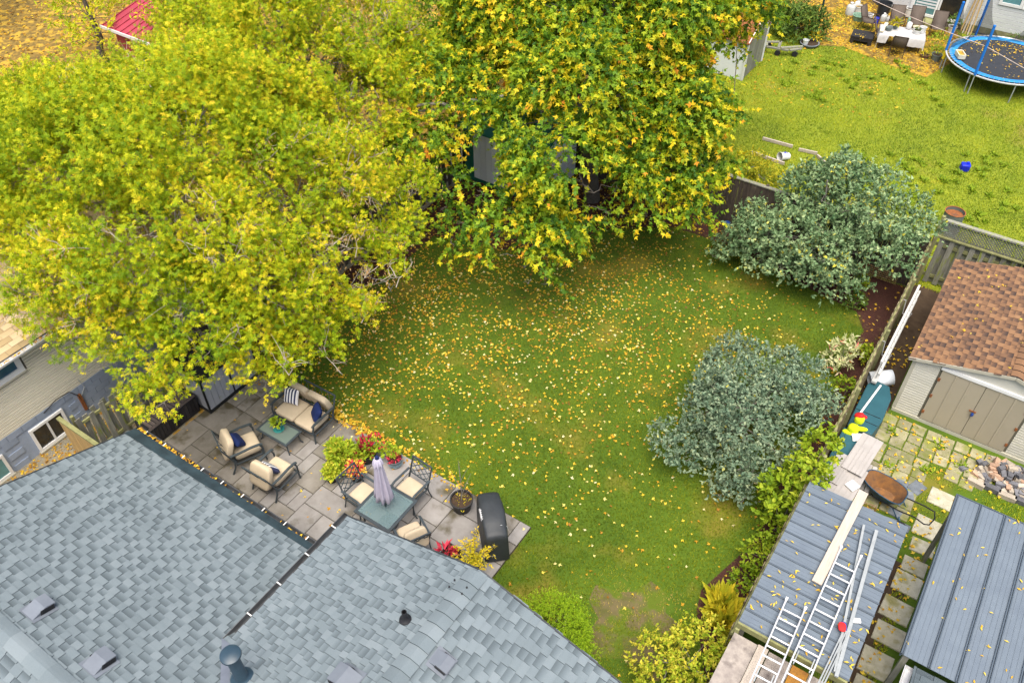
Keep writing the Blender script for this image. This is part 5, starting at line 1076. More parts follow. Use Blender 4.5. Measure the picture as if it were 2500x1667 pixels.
# ================================================================== GREEN AND WHITE SHED UNDER THE MAPLE
M('green_paint', (.02, .16, .11), (.016, .13, .09), s=3, rough=.55)
M('shed_white', (.80, .83, .86), (.74, .77, .80), s=3, rough=.6)
M('metal_red', (.34, .045, .07), (.27, .035, .055), s=3, rough=.5)
t = thing('garden_shed', 'white panelled shed with green corner trim under the maple', 'shed', (-9, 12, 0))
MB().bb(-10.1, -6.9, 11.3, 13.6, .05, 2.1).build('wall', 'shed_white', t, smooth=False)
for i in range(12): x = -10.0+i*.258; MB().bb(x+.006, x+.252, 11.275, 11.30, .15, 2.08).build('panel', 'shed_white', t, smooth=False)
MB().bb(-10.14, -9.76, 11.25, 11.29, .12, 2.09).build('corner_trim', 'green_paint', t, smooth=False); MB().bb(-10.14, -10.09, 11.29, 11.6, .12, 2.09).build('corner_trim', 'green_paint', t, smooth=False)
MB().bb(-10.15, -6.85, 11.24, 11.30, .0, .12).build('base_trim', 'green_paint', t, smooth=False)
slab_roof([(-10.3, 11.1, 2.12), (-6.7, 11.1, 2.12), (-6.7, 12.45, 2.75), (-10.3, 12.45, 2.75)], .05).build('roof', 'green_paint', t, smooth=False); slab_roof([(-10.3, 12.45, 2.75), (-6.7, 12.45, 2.75), (-6.7, 13.8, 2.12), (-10.3, 13.8, 2.12)], .05).build('roof', 'green_paint', t, smooth=False)
# red metal roofed shed far left
t = thing('garden_shed', 'shed with pinkish red ribbed metal roof behind the left trees', 'shed', (-26, 11, 0))
MB().bb(-27.2, -23.5, 9.7, 13.4, 0, 2.15).build('wall', 'metal_red', t, smooth=False)
rr_ = slab_roof([(-27.6, 9.4, 2.18), (-23.2, 9.4, 2.18), (-23.2, 13.6, 3.0), (-27.6, 13.6, 3.0)], .05).build('roof', 'metal_red', t, smooth=False)
for i in range(12): x = -27.5+i*.39; MB().bar((x, 9.4, 2.20), (x, 13.6, 3.02), .05, .04).build('rib', 'metal_red', rr_, smooth=False)
MB().bb(-27.6, -23.2, 9.36, 9.40, 2.08, 2.20).build('fascia', 'trim_white', t, smooth=False)
picket_fence('board_fence', 'brown fence end at the far left behind the trees', (-25.5, 1.9), (-21.0, 4.6), 1.5, 'fence_dark', rail='fence_dark', gap=0.0, alt=False)

# ================================================================== THE GARDEN WITH THE TRAMPOLINE
M('siding_white', (.64, .65, .66), (.58, .59, .60), s=2, rough=.6, rnd=.04)
M('tramp_blue', (.02, .17, .46), (.03, .24, .50), s=5, rough=.5, c3=(.16, .42, .66), s3=3, t3=.6)
M('foam_blue', (.015, .17, .58), (.012, .14, .50), s=5, rough=.6)
M('foam_yellow', (.75, .58, .02), rough=.6)
M('tramp_mat', (.032, .036, .044), (.024, .027, .033), s=6, rough=.8)
M('sling_brown', (.105, .082, .065), (.08, .062, .05), s=30, rough=.8)
M('chair_brown', (.06, .04, .03), rough=.5)
M('cloth_white', (.50, .49, .48), (.40, .39, .38), s=4, rough=.8, bump=.3, bs=8)
M('wicker_dark', (.03, .027, .027), (.018, .017, .017), s=40, rough=.7, bump=.6, bs=60)
M('bin_black', (.022, .026, .030), (.03, .034, .038), s=4, rough=.45)
M('plastic_milky', (.58, .60, .58), (.50, .52, .50), s=4, rough=.45)
M('plastic_blue', (.015, .03, .60), (.012, .025, .50), s=4, rough=.4)
M('plastic_green', (.22, .36, .26), rough=.5)
M('rope', (.62, .50, .44), rough=.9)
M('post_green', (.03, .05, .055), rough=.5)
def net_mat():
    m = bpy.data.materials.new('net'); m.use_nodes = True; b = m.node_tree.nodes['Principled BSDF']; b.inputs['Base Color'].default_value = (.015, .016, .018, 1); b.inputs['Alpha'].default_value = .55; MATS['net'] = m
net_mat()
HY = 34.5
t = thing('house', 'white siding house with sliding patio door at the top right', 'house', (5, 38, 0))
MB().bb(-1.9, 16, HY, 42, 0, 4.5).build('wall', 'siding_lap_shade', t, smooth=False); MB().bb(-1.9, 16, HY-.02, HY, 0, .28).build('foundation', 'paver', t, smooth=False)
for i in range(19):
    z = .29+i*.185
    for x0, x1 in ((-1.9, -.62), (1.82, 16)):
        if x0 == 1.82 and 1.35 < z < 2.7: continue
        MB().box(((x0+x1)/2, HY-.02, z+.09), (x1-x0, .014, .172), RX(.07)).build('siding_board', 'siding_white', t, smooth=False)
for x0, x1 in ((1.82, 3.05), (5.6, 16)):
    for i in range(7): z = .29+(i+6)*.185; MB().box(((x0+x1)/2, HY-.02, z+.09), (x1-x0, .014, .172), RX(.07)).build('siding_board', 'siding_white', t, smooth=False)
d = MB().bb(-.55, 1.75, HY-.03, HY-.005, .28, 2.45).build('sliding_door', 'window_dark', t, smooth=False)
f = MB(); f.bb(-.62, 1.82, HY-.10, HY-.03, .22, .34); f.bb(-.62, 1.82, HY-.10, HY-.03, 2.38, 2.5)
for x in (-.62, 1.70): f.bb(x, x+.12, HY-.099, HY-.03, .34, 2.38)
f.build('frame', 'trim_white', d, smooth=False); MB().bb(-.48, .60, HY-.06, HY-.035, .36, 2.36).build('pane', 'window_teal', d, smooth=False)
for k in range(11): MB().bb(-.40, .52, HY-.066, HY-.061, .62+k*.14, .70+k*.14).build('blind_slat', 'siding_white', d, smooth=False)
for x in (-.5, .55, .66): MB().bb(x-.045, x+.045, HY-.085, HY-.062, .34, 2.38).build('stile', 'trim_white', d, smooth=False)
for x0 in (3.15, 4.15, 5.1):
    w_ = MB().bb(x0, x0+.75, HY-.03, HY-.01, 1.55, 2.6).build('window', 'window_teal', t, smooth=False); f = MB()
    f.bb(x0-.12, x0+.87, HY-.08, HY-.03, 1.43, 1.55); f.bb(x0-.12, x0+.87, HY-.08, HY-.03, 2.6, 2.7); f.bb(x0-.12, x0, HY-.079, HY-.03, 1.55, 2.6); f.bb(x0+.75, x0+.87, HY-.079, HY-.03, 1.55, 2.6); f.build('frame', 'trim_white', w_, smooth=False)
MB().bb(-.4, .9, HY-.75, HY-.12, 0, .20).build('door_step', 'moss_wood', t, smooth=False)
# trampoline
TC = Vector((4.35, 30.2, 0)); TR = 2.3; TH = .82
t = thing('trampoline', 'round trampoline with blue pad, blue poles and sagging black net', 'trampoline', TC)
MB().lathe([(TR, TH-.03), (TR+.045, TH-.02), (TR+.05, TH+.02), (TR, TH+.03), (TR-.02, TH), (TR, TH-.03)], (0, 0, 0), 64).build('rim', 'aluminium', t, False)
MB().lathe([(TR-.10, TH+.035), (TR-.20, TH+.05), (TR-.38, TH+.03), (TR-.40, TH+.012)], (0, 0, 0), 64).build('pad', 'tramp_blue', t, False)
MB().lathe([(0, TH-.06), (1.0, TH-.05), (TR-.33, TH+.005)], (0, 0, 0), 64).build('mat', 'tramp_mat', t, False)
b = MB()
for k in range(72): a = 2*PI*k/72; b.tube([((TR+.0)*math.cos(a), (TR+.0)*math.sin(a), TH+.03), ((TR-.18)*math.cos(a), (TR-.18)*math.sin(a), TH+.055)], .008, 4)
b.build('springs', 'galvanised', t, False)
for k in range(8):
    a = rad(22+45*k); c_, s_ = math.cos(a), math.sin(a); MB().tube([(TR*c_, TR*s_, TH-.02), (TR*c_*.99, TR*s_*.99, .0)], .024, 8).build('leg', 'galvanised', t, False)
tops = []
for k in range(6):
    a = rad(-108-60*k); c_, s_ = math.cos(a), math.sin(a); R_ = TR+.03
    MB().tube([(R_*c_, R_*s_, .0), (R_*c_, R_*s_, TH+.02)], .022, 8).build('leg', 'galvanised', t, False)
    pl = MB().tube([(R_*c_, R_*s_, TH+.02), (R_*1.0*c_, R_*1.0*s_, 2.85)], .055, 10).build('pole', 'foam_blue', t, False); tops.append(Vector((R_*c_, R_*s_, 2.85)))
    MB().lathe([(.0, .06), (.05, .04), (.06, 0), (.04, -.03)], (R_*c_, R_*s_, 2.88), 10).build('pole_cap', 'foam_blue', pl, False)
    if k == 1: MB().tube([(R_*c_, R_*s_, .45), (R_*c_, R_*s_, TH-.05)], .05, 10).build('foam_sleeve', 'foam_yellow', pl, False)
# net: slumped between two poles on the house side, hanging in folds
def netpanel(p, q, sag, zl):
    V = []; Fs = []; n = 20; m = 10
    for i in range(n+1):
        u = i/n; xy_ = p.lerp(q, u); top = 2.8-sag*math.sin(PI*u)**.7
        for j in range(m+1):
            v = j/m; f_ = .05*math.sin(u*22+v*3)*(1-v)+.03*math.sin(u*37); nrm = Vector((xy_.x, xy_.y, 0)).normalized(); w_ = xy_-nrm*(f_+.05+.25*sag*math.sin(PI*u)*(1-v)*.3); V.append((w_.x, w_.y, top+(zl-top)*v))
    for i in range(n):
        for j in range(m): a = i*(m+1)+j; Fs.append((a, a+1, a+m+2, a+m+1))
    return V, Fs
for k, sag in ((1, 1.75), (2, 1.9)): V, Fs = netpanel(tops[k], tops[(k+1) % 6], sag, TH+.04); MB().add(V, Fs).build('net', 'net', t, False)
g_ = np.random.default_rng(2); n = 900; rr__ = 1.9*np.sqrt(g_.uniform(0, 1, n)); a = g_.uniform(0, 2*PI, n); xy = np.stack([TC.x+rr__*np.cos(a), TC.y+rr__*np.sin(a)], 1); pr = np.clip(.25+.5*(xy[:, 1]-TC.y)/1.9, .12, 1); pr[xy[:, 1] > TC.y+1.2] = 1
xy = xy[g_.uniform(0, 1, n) < pr]; litter('fallen_leaves', 'orange leaves scattered over the black trampoline mat', xy, .085, TH+.0, .25, .75, .02)
def trough(label, p, rz):
    t = thing('planter_box', label, 'planter', p, rz); b = MB(); b.bb(-.26, .26, -.13, .13, 0, .02)
    for s in (-1, 1): b.bb(-.26, .26, s*.13-.02, s*.13+.02, 0, .17); b.bb(s*.26-.02, s*.26+.02, -.11, .11, 0, .169)
    b.build('box', 'plank_cream', t, False, smooth=False); MB().bb(-.24, .24, -.11, .11, .02, .12).build('soil', 'litter_ground', t, False, smooth=False)
M('plank_cream', (.66, .60, .44), rough=.6)
trough('cream planter box resting on the blue trampoline pad', G(2343, 138, TH+.1), rad(-62)); tag(MB().box(G(2437, 94, TH), (.42, .30, .05), RZm(.5)).build('plastic_tray', 'plastic_milky', bevel=.02), 'pale plastic tray lying on the trampoline mat', 'tray')
# outdoor table with cloth
M('clay', (.22, .12, .08), rough=.8)
TX, TY, TZ = -.05, 30.9, .72
t = thing('outdoor_table', 'cluttered garden table under a white cloth before the sliding door', 'table', (TX, TY, 0), rad(14)); MB().bb(-.95, .95, -.5, .5, TZ-.05, TZ-.02).build('table_top', 'chair_brown', t, False, smooth=False)
for x in (-.85, .85):
    for y in (-.42, .42): MB().tube([(x, y, 0), (x, y, TZ-.05)], .025, 8).build('leg', 'chair_brown', t, False)
t = thing('tablecloth', 'white cloth hanging unevenly over the garden table', 'tablecloth', (TX, TY, 0), rad(14))
V = []; Fs = []; nx, ny = 34, 22
for i in range(nx+1):
    for j in range(ny+1):
        x, y = -1.28+2.56*i/nx, -.92+1.6*j/ny; ox, oy = max(0, abs(x)-.97), max(0, -y-.52)+max(0, y-.52); dr = ox+oy; fl_ = .035*math.sin(x*16+y*5)*min(1, dr*6)
        drop = dr*(1.0 if (x < -.55 or x > .25 or y > 0) else .12)
        xx = math.copysign(min(abs(x), .97+.10*ox), x); yy = -min(-y, .52+.1*oy) if y < 0 else min(y, .52+.1*oy)
        V.append((xx+fl_*.6, yy-abs(fl_), TZ-.005-drop+.008*math.sin(x*9)*math.sin(y*11)))
for i in range(nx):
    for j in range(ny): a = i*(ny+1)+j; Fs.append((a, a+ny+1, a+ny+2, a+1))
MB().add(V, Fs).build('cloth', 'cloth_white', t, False, ang=180)
def sling_chair(label, p, rz):
    t = thing('sling_chair', label, 'chair', (p[0], p[1], 0), rz, 'brown sling chairs in the far garden'); w = .28
    V = [(-w, .26, .43), (w, .26, .43), (w, -.18, .40), (-w, -.18, .40), (w, -.26, .47), (-w, -.26, .47), (w, -.48, 1.0), (-w, -.48, 1.0)]
    b = MB().add(V, [(0, 1, 2, 3), (3, 2, 4, 5), (5, 4, 6, 7)]).build('sling', 'sling_brown', t, False); b.modifiers.new('s', 'SOLIDIFY').thickness = .012
    for s in (-1, 1):
        x = s*(w+.015); MB().tube([(x, .30, 0), (x, .29, .3), (x, .31, .58), (x, .22, .66), (x, -.15, .66), (x, -.33, .62)], .017, 7).build('arm', 'chair_brown', t, False); MB().tube([(x, -.40, 0), (x, -.25, .40), (x, -.49, 1.02)], .017, 7).build('leg', 'chair_brown', t, False); MB().tube([(x, .28, .42), (x, -.24, .40)], .015, 6).build('side_rail', 'chair_brown', t, False)
    MB().tube([(-w, -.49, 1.01), (w, -.49, 1.01)], .015, 6).build('top_rail', 'chair_brown', t, False)
def gp(px, py, z=0): return G(px, py, z)
sling_chair('brown sling chair turned sideways beside the black wicker stool', gp(2148, 100), rad(-75)); sling_chair('brown sling chair with red cloth at the left end of the garden table', gp(2186, 65, .2), rad(200)); sling_chair('brown sling chair behind the middle of the garden table', gp(2235, 62, .3), rad(197)); sling_chair('brown sling chair behind the garden table nearest the door step', gp(2286, 80, .2), rad(192)); sling_chair('brown sling chair tucked under the front of the garden table', (.10, 30.05), rad(10)); sling_chair('brown sling chair seen edge-on behind the wicker stool', gp(2118, 72), rad(-100))
t = thing('wicker_stool', 'low black wicker stool with leaves on top', 'stool', gp(2102, 102), rad(8)); MB().bb(-.48, .48, -.40, .40, .28, .36).build('top', 'wicker_dark', t, False, smooth=False, bevel=.01)
for x in (-.40, .40): MB().bb(x-.08, x+.08, -.40, .40, 0, .28).build('side', 'wicker_dark', t, False, smooth=False)
MB().bb(-.32, .32, -.38, -.34, .16, .28).build('skirt', 'wicker_dark', t, False, smooth=False)
xy = np.array([(gp(2102, 88, .36).x+a, gp(2102, 88, .36).y+b) for a, b in RNG.normal(0, .16, (24, 2))]); litter('fallen_leaves', 'few yellow leaves on the black wicker stool', xy, .07, .362, .4, .75, .005)
# buckets, jugs and bins by the door
def bucket(name, label, p, r, h, mat, cat='bucket', group=None, fill=None, taper=.82, lean=None):
    t = thing(name, label, cat, p, 0, group)
    o = MB().lathe([(0, 0), (r*taper, 0), (r*.98, h*.93), (r*1.06, h*.94), (r*1.06, h), (r*.95, h), (r*taper*.95, .03), (0, .02)], (0, 0, 0), 22).build('shell', mat, t, False)
    if fill: MB().lathe([(0, h*.86), (r*.6, h*.87), (r*.93, h*.84)], (0, 0, 0), 20).build('contents', fill, t, False)
    MB().tube([(r*1.05*math.cos(a), r*1.05*math.sin(a)*.3, h*.9-.0+.0*a) for a in np.linspace(0, PI, 9)], .006, 5).build('handle', 'galvanised', t, False)
    if lean is not None: t.matrix_basis = t.matrix_basis @ lean; WM[t.name] = t.matrix_basis.copy()
    return t
def jug(label, p, h, mat, rz=0):
    t = thing('jug', label, 'jug', p, rz, 'jugs and buckets by the white house'); r = h*.36
    MB().lathe([(0, 0), (r, 0), (r*1.05, h*.1), (r*1.05, h*.65), (r*.8, h*.82), (r*.35, h*.92), (r*.35, h)], (0, 0, 0), 14, 1, .8).build('bottle', mat, t, False); MB().lathe([(r*.4, h), (r*.4, h*1.06), (0, h*1.07)], (0, 0, 0), 10).build('cap', 'trim_white', t, False)
    MB().tube([(r*.5, 0, h*.9), (r*.95, 0, h*.88), (r*1.02, 0, h*.6)], .02, 6).build('handle', mat, t, False)
BG = 'jugs and buckets by the white house'
jug('tall milky jug standing farthest left in the row of buckets', gp(2073, 36), .55, 'plastic_milky'); bucket('bucket', 'white bucket heaped with orange leaves', gp(2092, 34), .2, .38, 'pot_white', group=BG, fill='litter_ground'); jug('milky jug behind the leaf filled bucket', gp(2090, 22), .42, 'plastic_milky', 1)
bucket('basin', 'pale green tub beside the white buckets', gp(2095, 50), .30, .26, 'plastic_green', 'tub', group=BG); bucket('bucket', 'white bucket with a dark rim beside the green tub', gp(2117, 55), .19, .42, 'pot_white', group=BG, fill='pot_soil')
bucket('round_bottle', 'small bright blue round container by the chairs', gp(2137, 57), .12, .26, 'plastic_blue', 'container', group=BG, taper=1.0); jug('clear grey jug beside the blue container', gp(2155, 52), .36, 'plastic_milky', .5); jug('small clear jug nearest the brown chairs', gp(2166, 54), .26, 'plastic_milky', 2)
def bin_(label, p, r, h):
    t = thing('rubbish_bin', label, 'bin', p, 0, 'black bins by the white house'); MB().lathe([(0, 0), (r*.8, 0), (r*.98, h*.94), (r*1.06, h*.95), (r*1.06, h), (r*.95, h), (r*.8, .1), (0, .08)], (0, 0, 0), 24).build('shell', 'bin_black', t, False)
    for s in (-1, 1): MB().tube([(s*r*.98, -.1, h*.78), (s*r*1.16, -.08, h*.8), (s*r*1.16, .08, h*.8), (s*r*.98, .1, h*.78)], .02, 6).build('handle', 'bin_black', t, False)
bin_('open black bin in front of the other, by the buckets', gp(2152, 42), .32, .70); bin_('taller open black bin against the white house corner', gp(2180, 22), .36, .80)
bucket('bucket', 'white bucket on the step by the house corner', gp(2217, 40, .1), .2, .4, 'pot_white', fill='pot_soil')
# things on the table
def onT(dx, dy): v = Matrix.Rotation(rad(14), 3, 'Z') @ Vector((dx, dy, 0)); return (TX+v.x, TY+v.y, TZ+.012)
def potted(label, p, r, h, mat, leaf, n, size, rad3, zc, tone=(.5, .2), kind='lance'):
    t = pot('potted_plant', label, 'plant', p, r, h, mat, 'small pots in the far garden'); puff('foliage', t, (p[0], p[1], p[2]+zc), rad3, n, size, kind, leaf, tone); return t
potted('grey pot of dry grass on the garden table', onT(-.35, .18), .12, .17, 'pot_grey', 'leaf_gold', 60, .22, (.14, .14, .16), .22, (.4, .2)); bucket('bowl', 'dark empty bowl at the front of the garden table', onT(-.62, -.12), .15, .14, 'pot_grey', 'bowl', taper=.8); potted('white pot of green plant at the table corner', onT(.58, -.05), .17, .17, 'pot_white', 'leaf_green', 60, .09, (.14, .14, .08), .18)
bucket('bucket', 'small white bucket at the right end of the garden table', onT(.80, .12), .15, .26, 'pot_white'); bucket('bucket', 'cream bowl behind the white pot on the garden table', onT(.55, .32), .16, .15, 'plank_cream')
t = thing('plastic_bag', 'white and green plastic bag standing on the garden table', 'bag', onT(.22, .30)); MB().cushion((0, 0, .16), (.24, .18, .34), None, .8, 8).build('bag', 'trim_white', t, False, ang=180); MB().cushion((-.10, .08, .34), (.13, .10, .30), RX(.2), .8, 8).build('bottle', 'plastic_green', t, False, ang=180)
loose('cardboard_roll', 'rolled cream sheet along the left end of the garden table', 'roll', onT(-.92, -.48)[:2]+(TZ+.05,), onT(-.72, .5)[:2]+(TZ+.07,), .16, .06, 'plank_cream')
potted('white pot with a leafy plant beside the door step', gp(2322, 78), .2, .28, 'pot_white', 'leaf_green', 160, .13, (.3, .3, .3), .45); potted('grey pot of trailing green plant before the trampoline', gp(2283, 148), .22, .30, 'pot_grey', 'leaf_lime', 90, .14, (.32, .26, .2), .42, (.4, .2)); potted('shallow clay pot of yellow plant under the tablecloth', gp(2256, 140), .2, .14, 'clay', 'leaf_gold', 60, .1, (.2, .2, .06), .16)
t = thing('garden_plant', 'leafy garden plant growing in front of the tablecloth', 'plant', gp(2285, 120)); MB().tube([gp(2285, 120), gp(2285, 120)+Vector((0, 0, .4))], .01, 5).build('stem', 'bark_grey', t); puff('foliage', t, gp(2285, 120)+Vector((0, 0, .35)), (.45, .4, .35), 170, .16, 'lance', 'leaf_lime', (.4, .2))
t = pot('urn_planter', 'stone urn planter against the white siding behind the net', 'planter', gp(2437, 75)[:2]+(0,), .42, .75, 'plank_urn' if 'plank_urn' in MATS else 'panel_grey', lip=True)
t = thing('garden_plant', 'grey green weeds at the foot of the white house', 'plant', (4.5, 34.1, 0)); puff('foliage', t, (4.5, 34.1, .15), (.7, .2, .3), 160, .14, 'lance', 'leaf_green', (.7, .2))
t = thing('tools', 'bundle of wooden tool handles leaning by the sliding door', 'tools', (2.1, 34.2, 0))
for k in range(5): MB().bar((1.95+.12*k, 34.0-.04*k, .02), (2.1+.06*k, 34.38, 1.9+.1*(k % 3)), .06, .03).build('handle', 'plank_pale' if k % 2 else 'fence_new', t, smooth=False)
MB().cushion((2.25, 34.3, 2.1), (.25, .12, .22), None, .8, 6).build('red_head', 'rag_red', t)
# clothesline
pb = gp(1990, 88); pt = Vector((pb.x, pb.y, 2.62))
t = thing('clothesline_post', 'dark leaning clothesline post in the far garden', 'post', pb); MB().tube([pb, pt], .05, 10).build('pole', 'post_green', t); MB().lathe([(0, .05), (.06, .03), (.065, -.03)], pt, 10).build('pulley', 'galvanised', t)
ropes = MB(); e = Vector((TC.x+tops[0].x, TC.y+tops[0].y, 2.05))
ropes.tube([pt.lerp(e, s)-Vector((0, 0, .12*math.sin(PI*s))) for s in np.linspace(0, 1, 14)], .014, 5); e2 = Vector((9.5, 24.0, 2.2)); ropes.tube([e.lerp(e2, s)-Vector((0, 0, .1*math.sin(PI*s))) for s in np.linspace(0, 1, 10)], .014, 5)
tag(ropes.build('clothesline_rope', 'rope'), 'pale clothesline rope strung from the post over the trampoline', 'rope')
tag(MB().tube([(9.5, 24.0, 0), (9.5, 24.0, 2.25)], .05, 10).build('clothesline_anchor', 'post_green'), 'plain post holding the far end of the clothesline', 'post')
# planter bowl, cart, small shed
t = pot('stone_bowl', 'dark shallow bowl of plants and stones at the clothesline post', 'planter', gp(1975, 112)[:2]+(0,), .42, .16, 'block_grey'); puff('foliage', t, (gp(1968, 105).x, gp(1968, 105).y, .3), (.2, .2, .16), 70, .12, 'heart', 'leaf_lime', (.3, .2)); puff('dry_grass', t, (gp(1985, 105).x, gp(1985, 105).y, .25), (.25, .2, .2), 60, .2, 'lance', 'leaf_gold', (.9, .1))
bucket('bucket', 'small pale pot in the dark planter bowl', gp(1966, 108, .14), .13, .2, 'plastic_milky')
ct = thing('wooden_cart', 'weathered low wooden cart on the grass beside the shed', 'cart', gp(1908, 128), rad(20))
for a, b_ in (((-.75, -.25, .3), (.25, -.42, .3)), ((-.75, .25, .3), (-.1, .38, .3)), ((-.72, -.25, .3), (-.72, .25, .3)), ((-.2, -.32, .3), (-.1, .42, .3)), ((-.1, -.38, .36), (.85, .0, .36)), ((.3, -.4, .3), (.8, -.1, .3))): MB().bar(a, b_, .12, .06).build('beam', 'fence_grey', ct, False, smooth=False)
for x, y in ((-.2, -.42), (.55, -.35), (-.6, .3)):
    w_ = MB(); w_.T = Matrix.Translation((x, y, .13)) @ Matrix.Rotation(PI/2, 4, 'X'); w_.lathe([(0, -.04), (.12, -.04), (.135, 0), (.12, .04), (0, .04)], (0, 0, 0), 14); w_.build('wheel', 'rubber', ct, False)
t = thing('garden_shed', 'small grey board shed with white trim behind the maple', 'shed', (-5.6, 25, 0)); SXs = -4.72
MB().bb(-6.6, SXs, 23.9, 26.1, 0, 1.7).add([(SXs, 23.9, 1.699), (SXs, 26.1, 1.699), (SXs, 25.0, 2.25)], [(0, 1, 2)]).build('wall', 'shed_white', t, smooth=False)
for i in range(10): y = 23.95+i*.212; h_ = 1.7+.5*(1-abs(y+.1-25.0)/1.1); MB().bb(SXs, SXs+.02, y, y+.206, .04, h_-.05).build('board', 'fence_grey', t, smooth=False)
for y in (23.9, 26.1): MB().bb(SXs-.02, SXs+.05, y-.06, y+.06, 0, 1.72).build('corner_trim', 'trim_white', t, smooth=False)
for a, b_ in (((SXs+.06, 23.8, 1.66), (SXs+.06, 25.0, 2.28)), ((SXs+.06, 25.0, 2.28), (SXs+.06, 26.2, 1.66))): MB().bar(a, b_, .03, .12).build('rake_trim', 'trim_white', t, smooth=False)
for s, y0 in ((1, 23.75), (-1, 26.25)): slab_roof([(-6.8, y0, 1.68), (SXs+.10, y0, 1.68), (SXs+.10, 25.0, 2.33), (-6.8, 25.0, 2.33)][::s], .04).build('roof', 'rust', t, smooth=False)
fb = bucket('bucket', 'white bucket with blue print lying on its side in the long grass', gp(1914, 382, .17), .16, .40, 'pot_white', lean=Matrix.Rotation(rad(-35), 4, 'Z') @ Matrix.Rotation(rad(80), 4, 'X') @ Matrix.Translation((0, 0, -.2)))
b = MB()
for k, (dx, dz, w_, h_) in enumerate(((-.02, .26, .05, .03), (.01, .22, .03, .05), (-.03, .18, .04, .03), (.0, .13, .07, .015))): b.box((dx, .157, dz), (w_, .012, h_))
b.build('print', 'plastic_blue', fb, False, smooth=False)
p = gp(2352, 417); t = thing('plastic_can', 'bright blue plastic container lying in the grass', 'container', p, .4); MB().box((0, 0, .16), (.32, .24, .30), RX(.15)).build('body', 'plastic_blue', t, False, bevel=.04); MB().lathe([(0, .36), (.05, .36), (.05, .30)], (.06, 0, 0), 10).build('cap', 'plastic_blue', t, False)
p = gp(2320, 560); t = thing('barrel', 'rusty dark barrel full of earth behind the lattice fence', 'barrel', (5.3, 17.3, 0)); MB().lathe([(0, 0), (.30, 0), (.31, .3), (.32, .31), (.31, .32), (.31, .62), (.32, .63), (.31, .64), (.31, .95), (.32, .96), (.30, .96), (.29, .5)], (0, 0, 0), 28).build('drum', 'pot_grey', t, False); MB().lathe([(0, .86), (.29, .85)], (0, 0, 0), 24).build('earth', 'rust', t, False); MB().lathe([(.315, .955), (.325, .97), (.295, .97), (.295, .955)], (0, 0, 0), 28).build('rim', 'rust', t, False)
for i, (a, b_) in enumerate((((1862, 338), (1935, 358)), ((1835, 372), (1915, 400)), ((1950, 365), (1995, 375)), ((1995, 380), (2050, 430)))): A_, B_ = gp(*a, .08), gp(*b_, .08); loose('border_board', ('weathered edging board nearest the white bucket', 'weathered edging board between bucket and dark fence', 'short edging board right of the fallen bucket', 'slanting edging board behind the upper lilac')[i], 'board', A_, B_, .06, .12, 'plank_pale', 'old edging boards in the far garden')
loose('stake', 'leaning wooden stake among the old edging boards', 'stake', gp(2030, 410, .1), gp(2050, 375, .5), .06, .03, 'fence_grey'); t = thing('hoop', 'bent wire hoop sticking out of the grass by the fence', 'hoop', gp(1838, 425)); MB().tube([gp(1828, 428)+Vector((0, 0, .35*math.sin(a))) if False else gp(1822, 428).lerp(gp(1852, 440), .5-.5*math.cos(a))+Vector((0, 0, .45*math.sin(a))) for a in np.linspace(0, PI, 12)], .012, 5).build('wire', 'galvanised', t)
b = MB(); 
# ================================================================== TREES AND SHRUBS
BLOB_A = [(-11.5, 1.2, 5.8, 2.7), (-13.8, -0.8, 5.0, 2.2), (-9.6, -0.6, 5.4, 2.0), (-9.0, 2.2, 4.8, 1.9), (-14.5, 2.2, 4.7, 2.0), (-16.3, 0.2, 4.7, 1.8), (-12.6, -2.4, 4.8, 1.2), (-10.96, -3.07, 4.6, 1.0), (-13.21, -2.43, 4.8, 1.0), (-9.72, -3.13, 4.0, 0.75), (-8.37, -2.9, 3.5, 0.75), (-7.71, -1.66, 3.9, 0.95), (-7.13, -0.88, 3.2, 0.7), (-7.86, -2.96, 2.9, 0.35), (-8.61, -3.51, 2.6, 0.25), (-7.39, -1.45, 2.7, 0.4), (-6.89, 0.06, 3.0, 0.65), (-6.74, -0.78, 2.5, 0.3), (-6.66, 1.46, 3.1, 0.6), (-6.98, 3.07, 3.3, 0.55), (-7.79, 4.5, 3.6, 0.6), (-7.17, 1.57, 3.8, 0.95), (-7.21, -0.46, 4.4, 1.1), (-10.28, -2.34, 4.9, 1.2), (-10.4, -3.65, 3.4, 0.3), (-7.74, -3.41, 2.9, 0.42), (-8.28, -3.78, 2.7, 0.32), (-6.41, -1.09, 2.6, 0.45), (-6.12, -0.1, 2.7, 0.5), (-6.08, 1.09, 2.9, 0.5), (-6.16, 2.48, 3.1, 0.5), (-6.74, 3.88, 3.3, 0.5), (-7.4, 5.12, 3.8, 0.6), (-7.24, -1.91, 2.9, 0.4), (-9.27, -3.7, 3.4, 0.4), (-10.6, -3.81, 4.2, 0.5), (-6.66, -1.44, 2.4, 0.3), (-17.07, 0.3, 5.2, 1.1), (-15.61, -1.2, 4.8, 0.9), (-12.32, -0.61, 6.0, 1.3), (-9.18, -2.34, 4.8, 1.0), (-7.85, -0.69, 5.0, 1.1), (-8.27, -1.92, 4.2, 0.8), (-6.89, -0.26, 3.9, 0.8)]
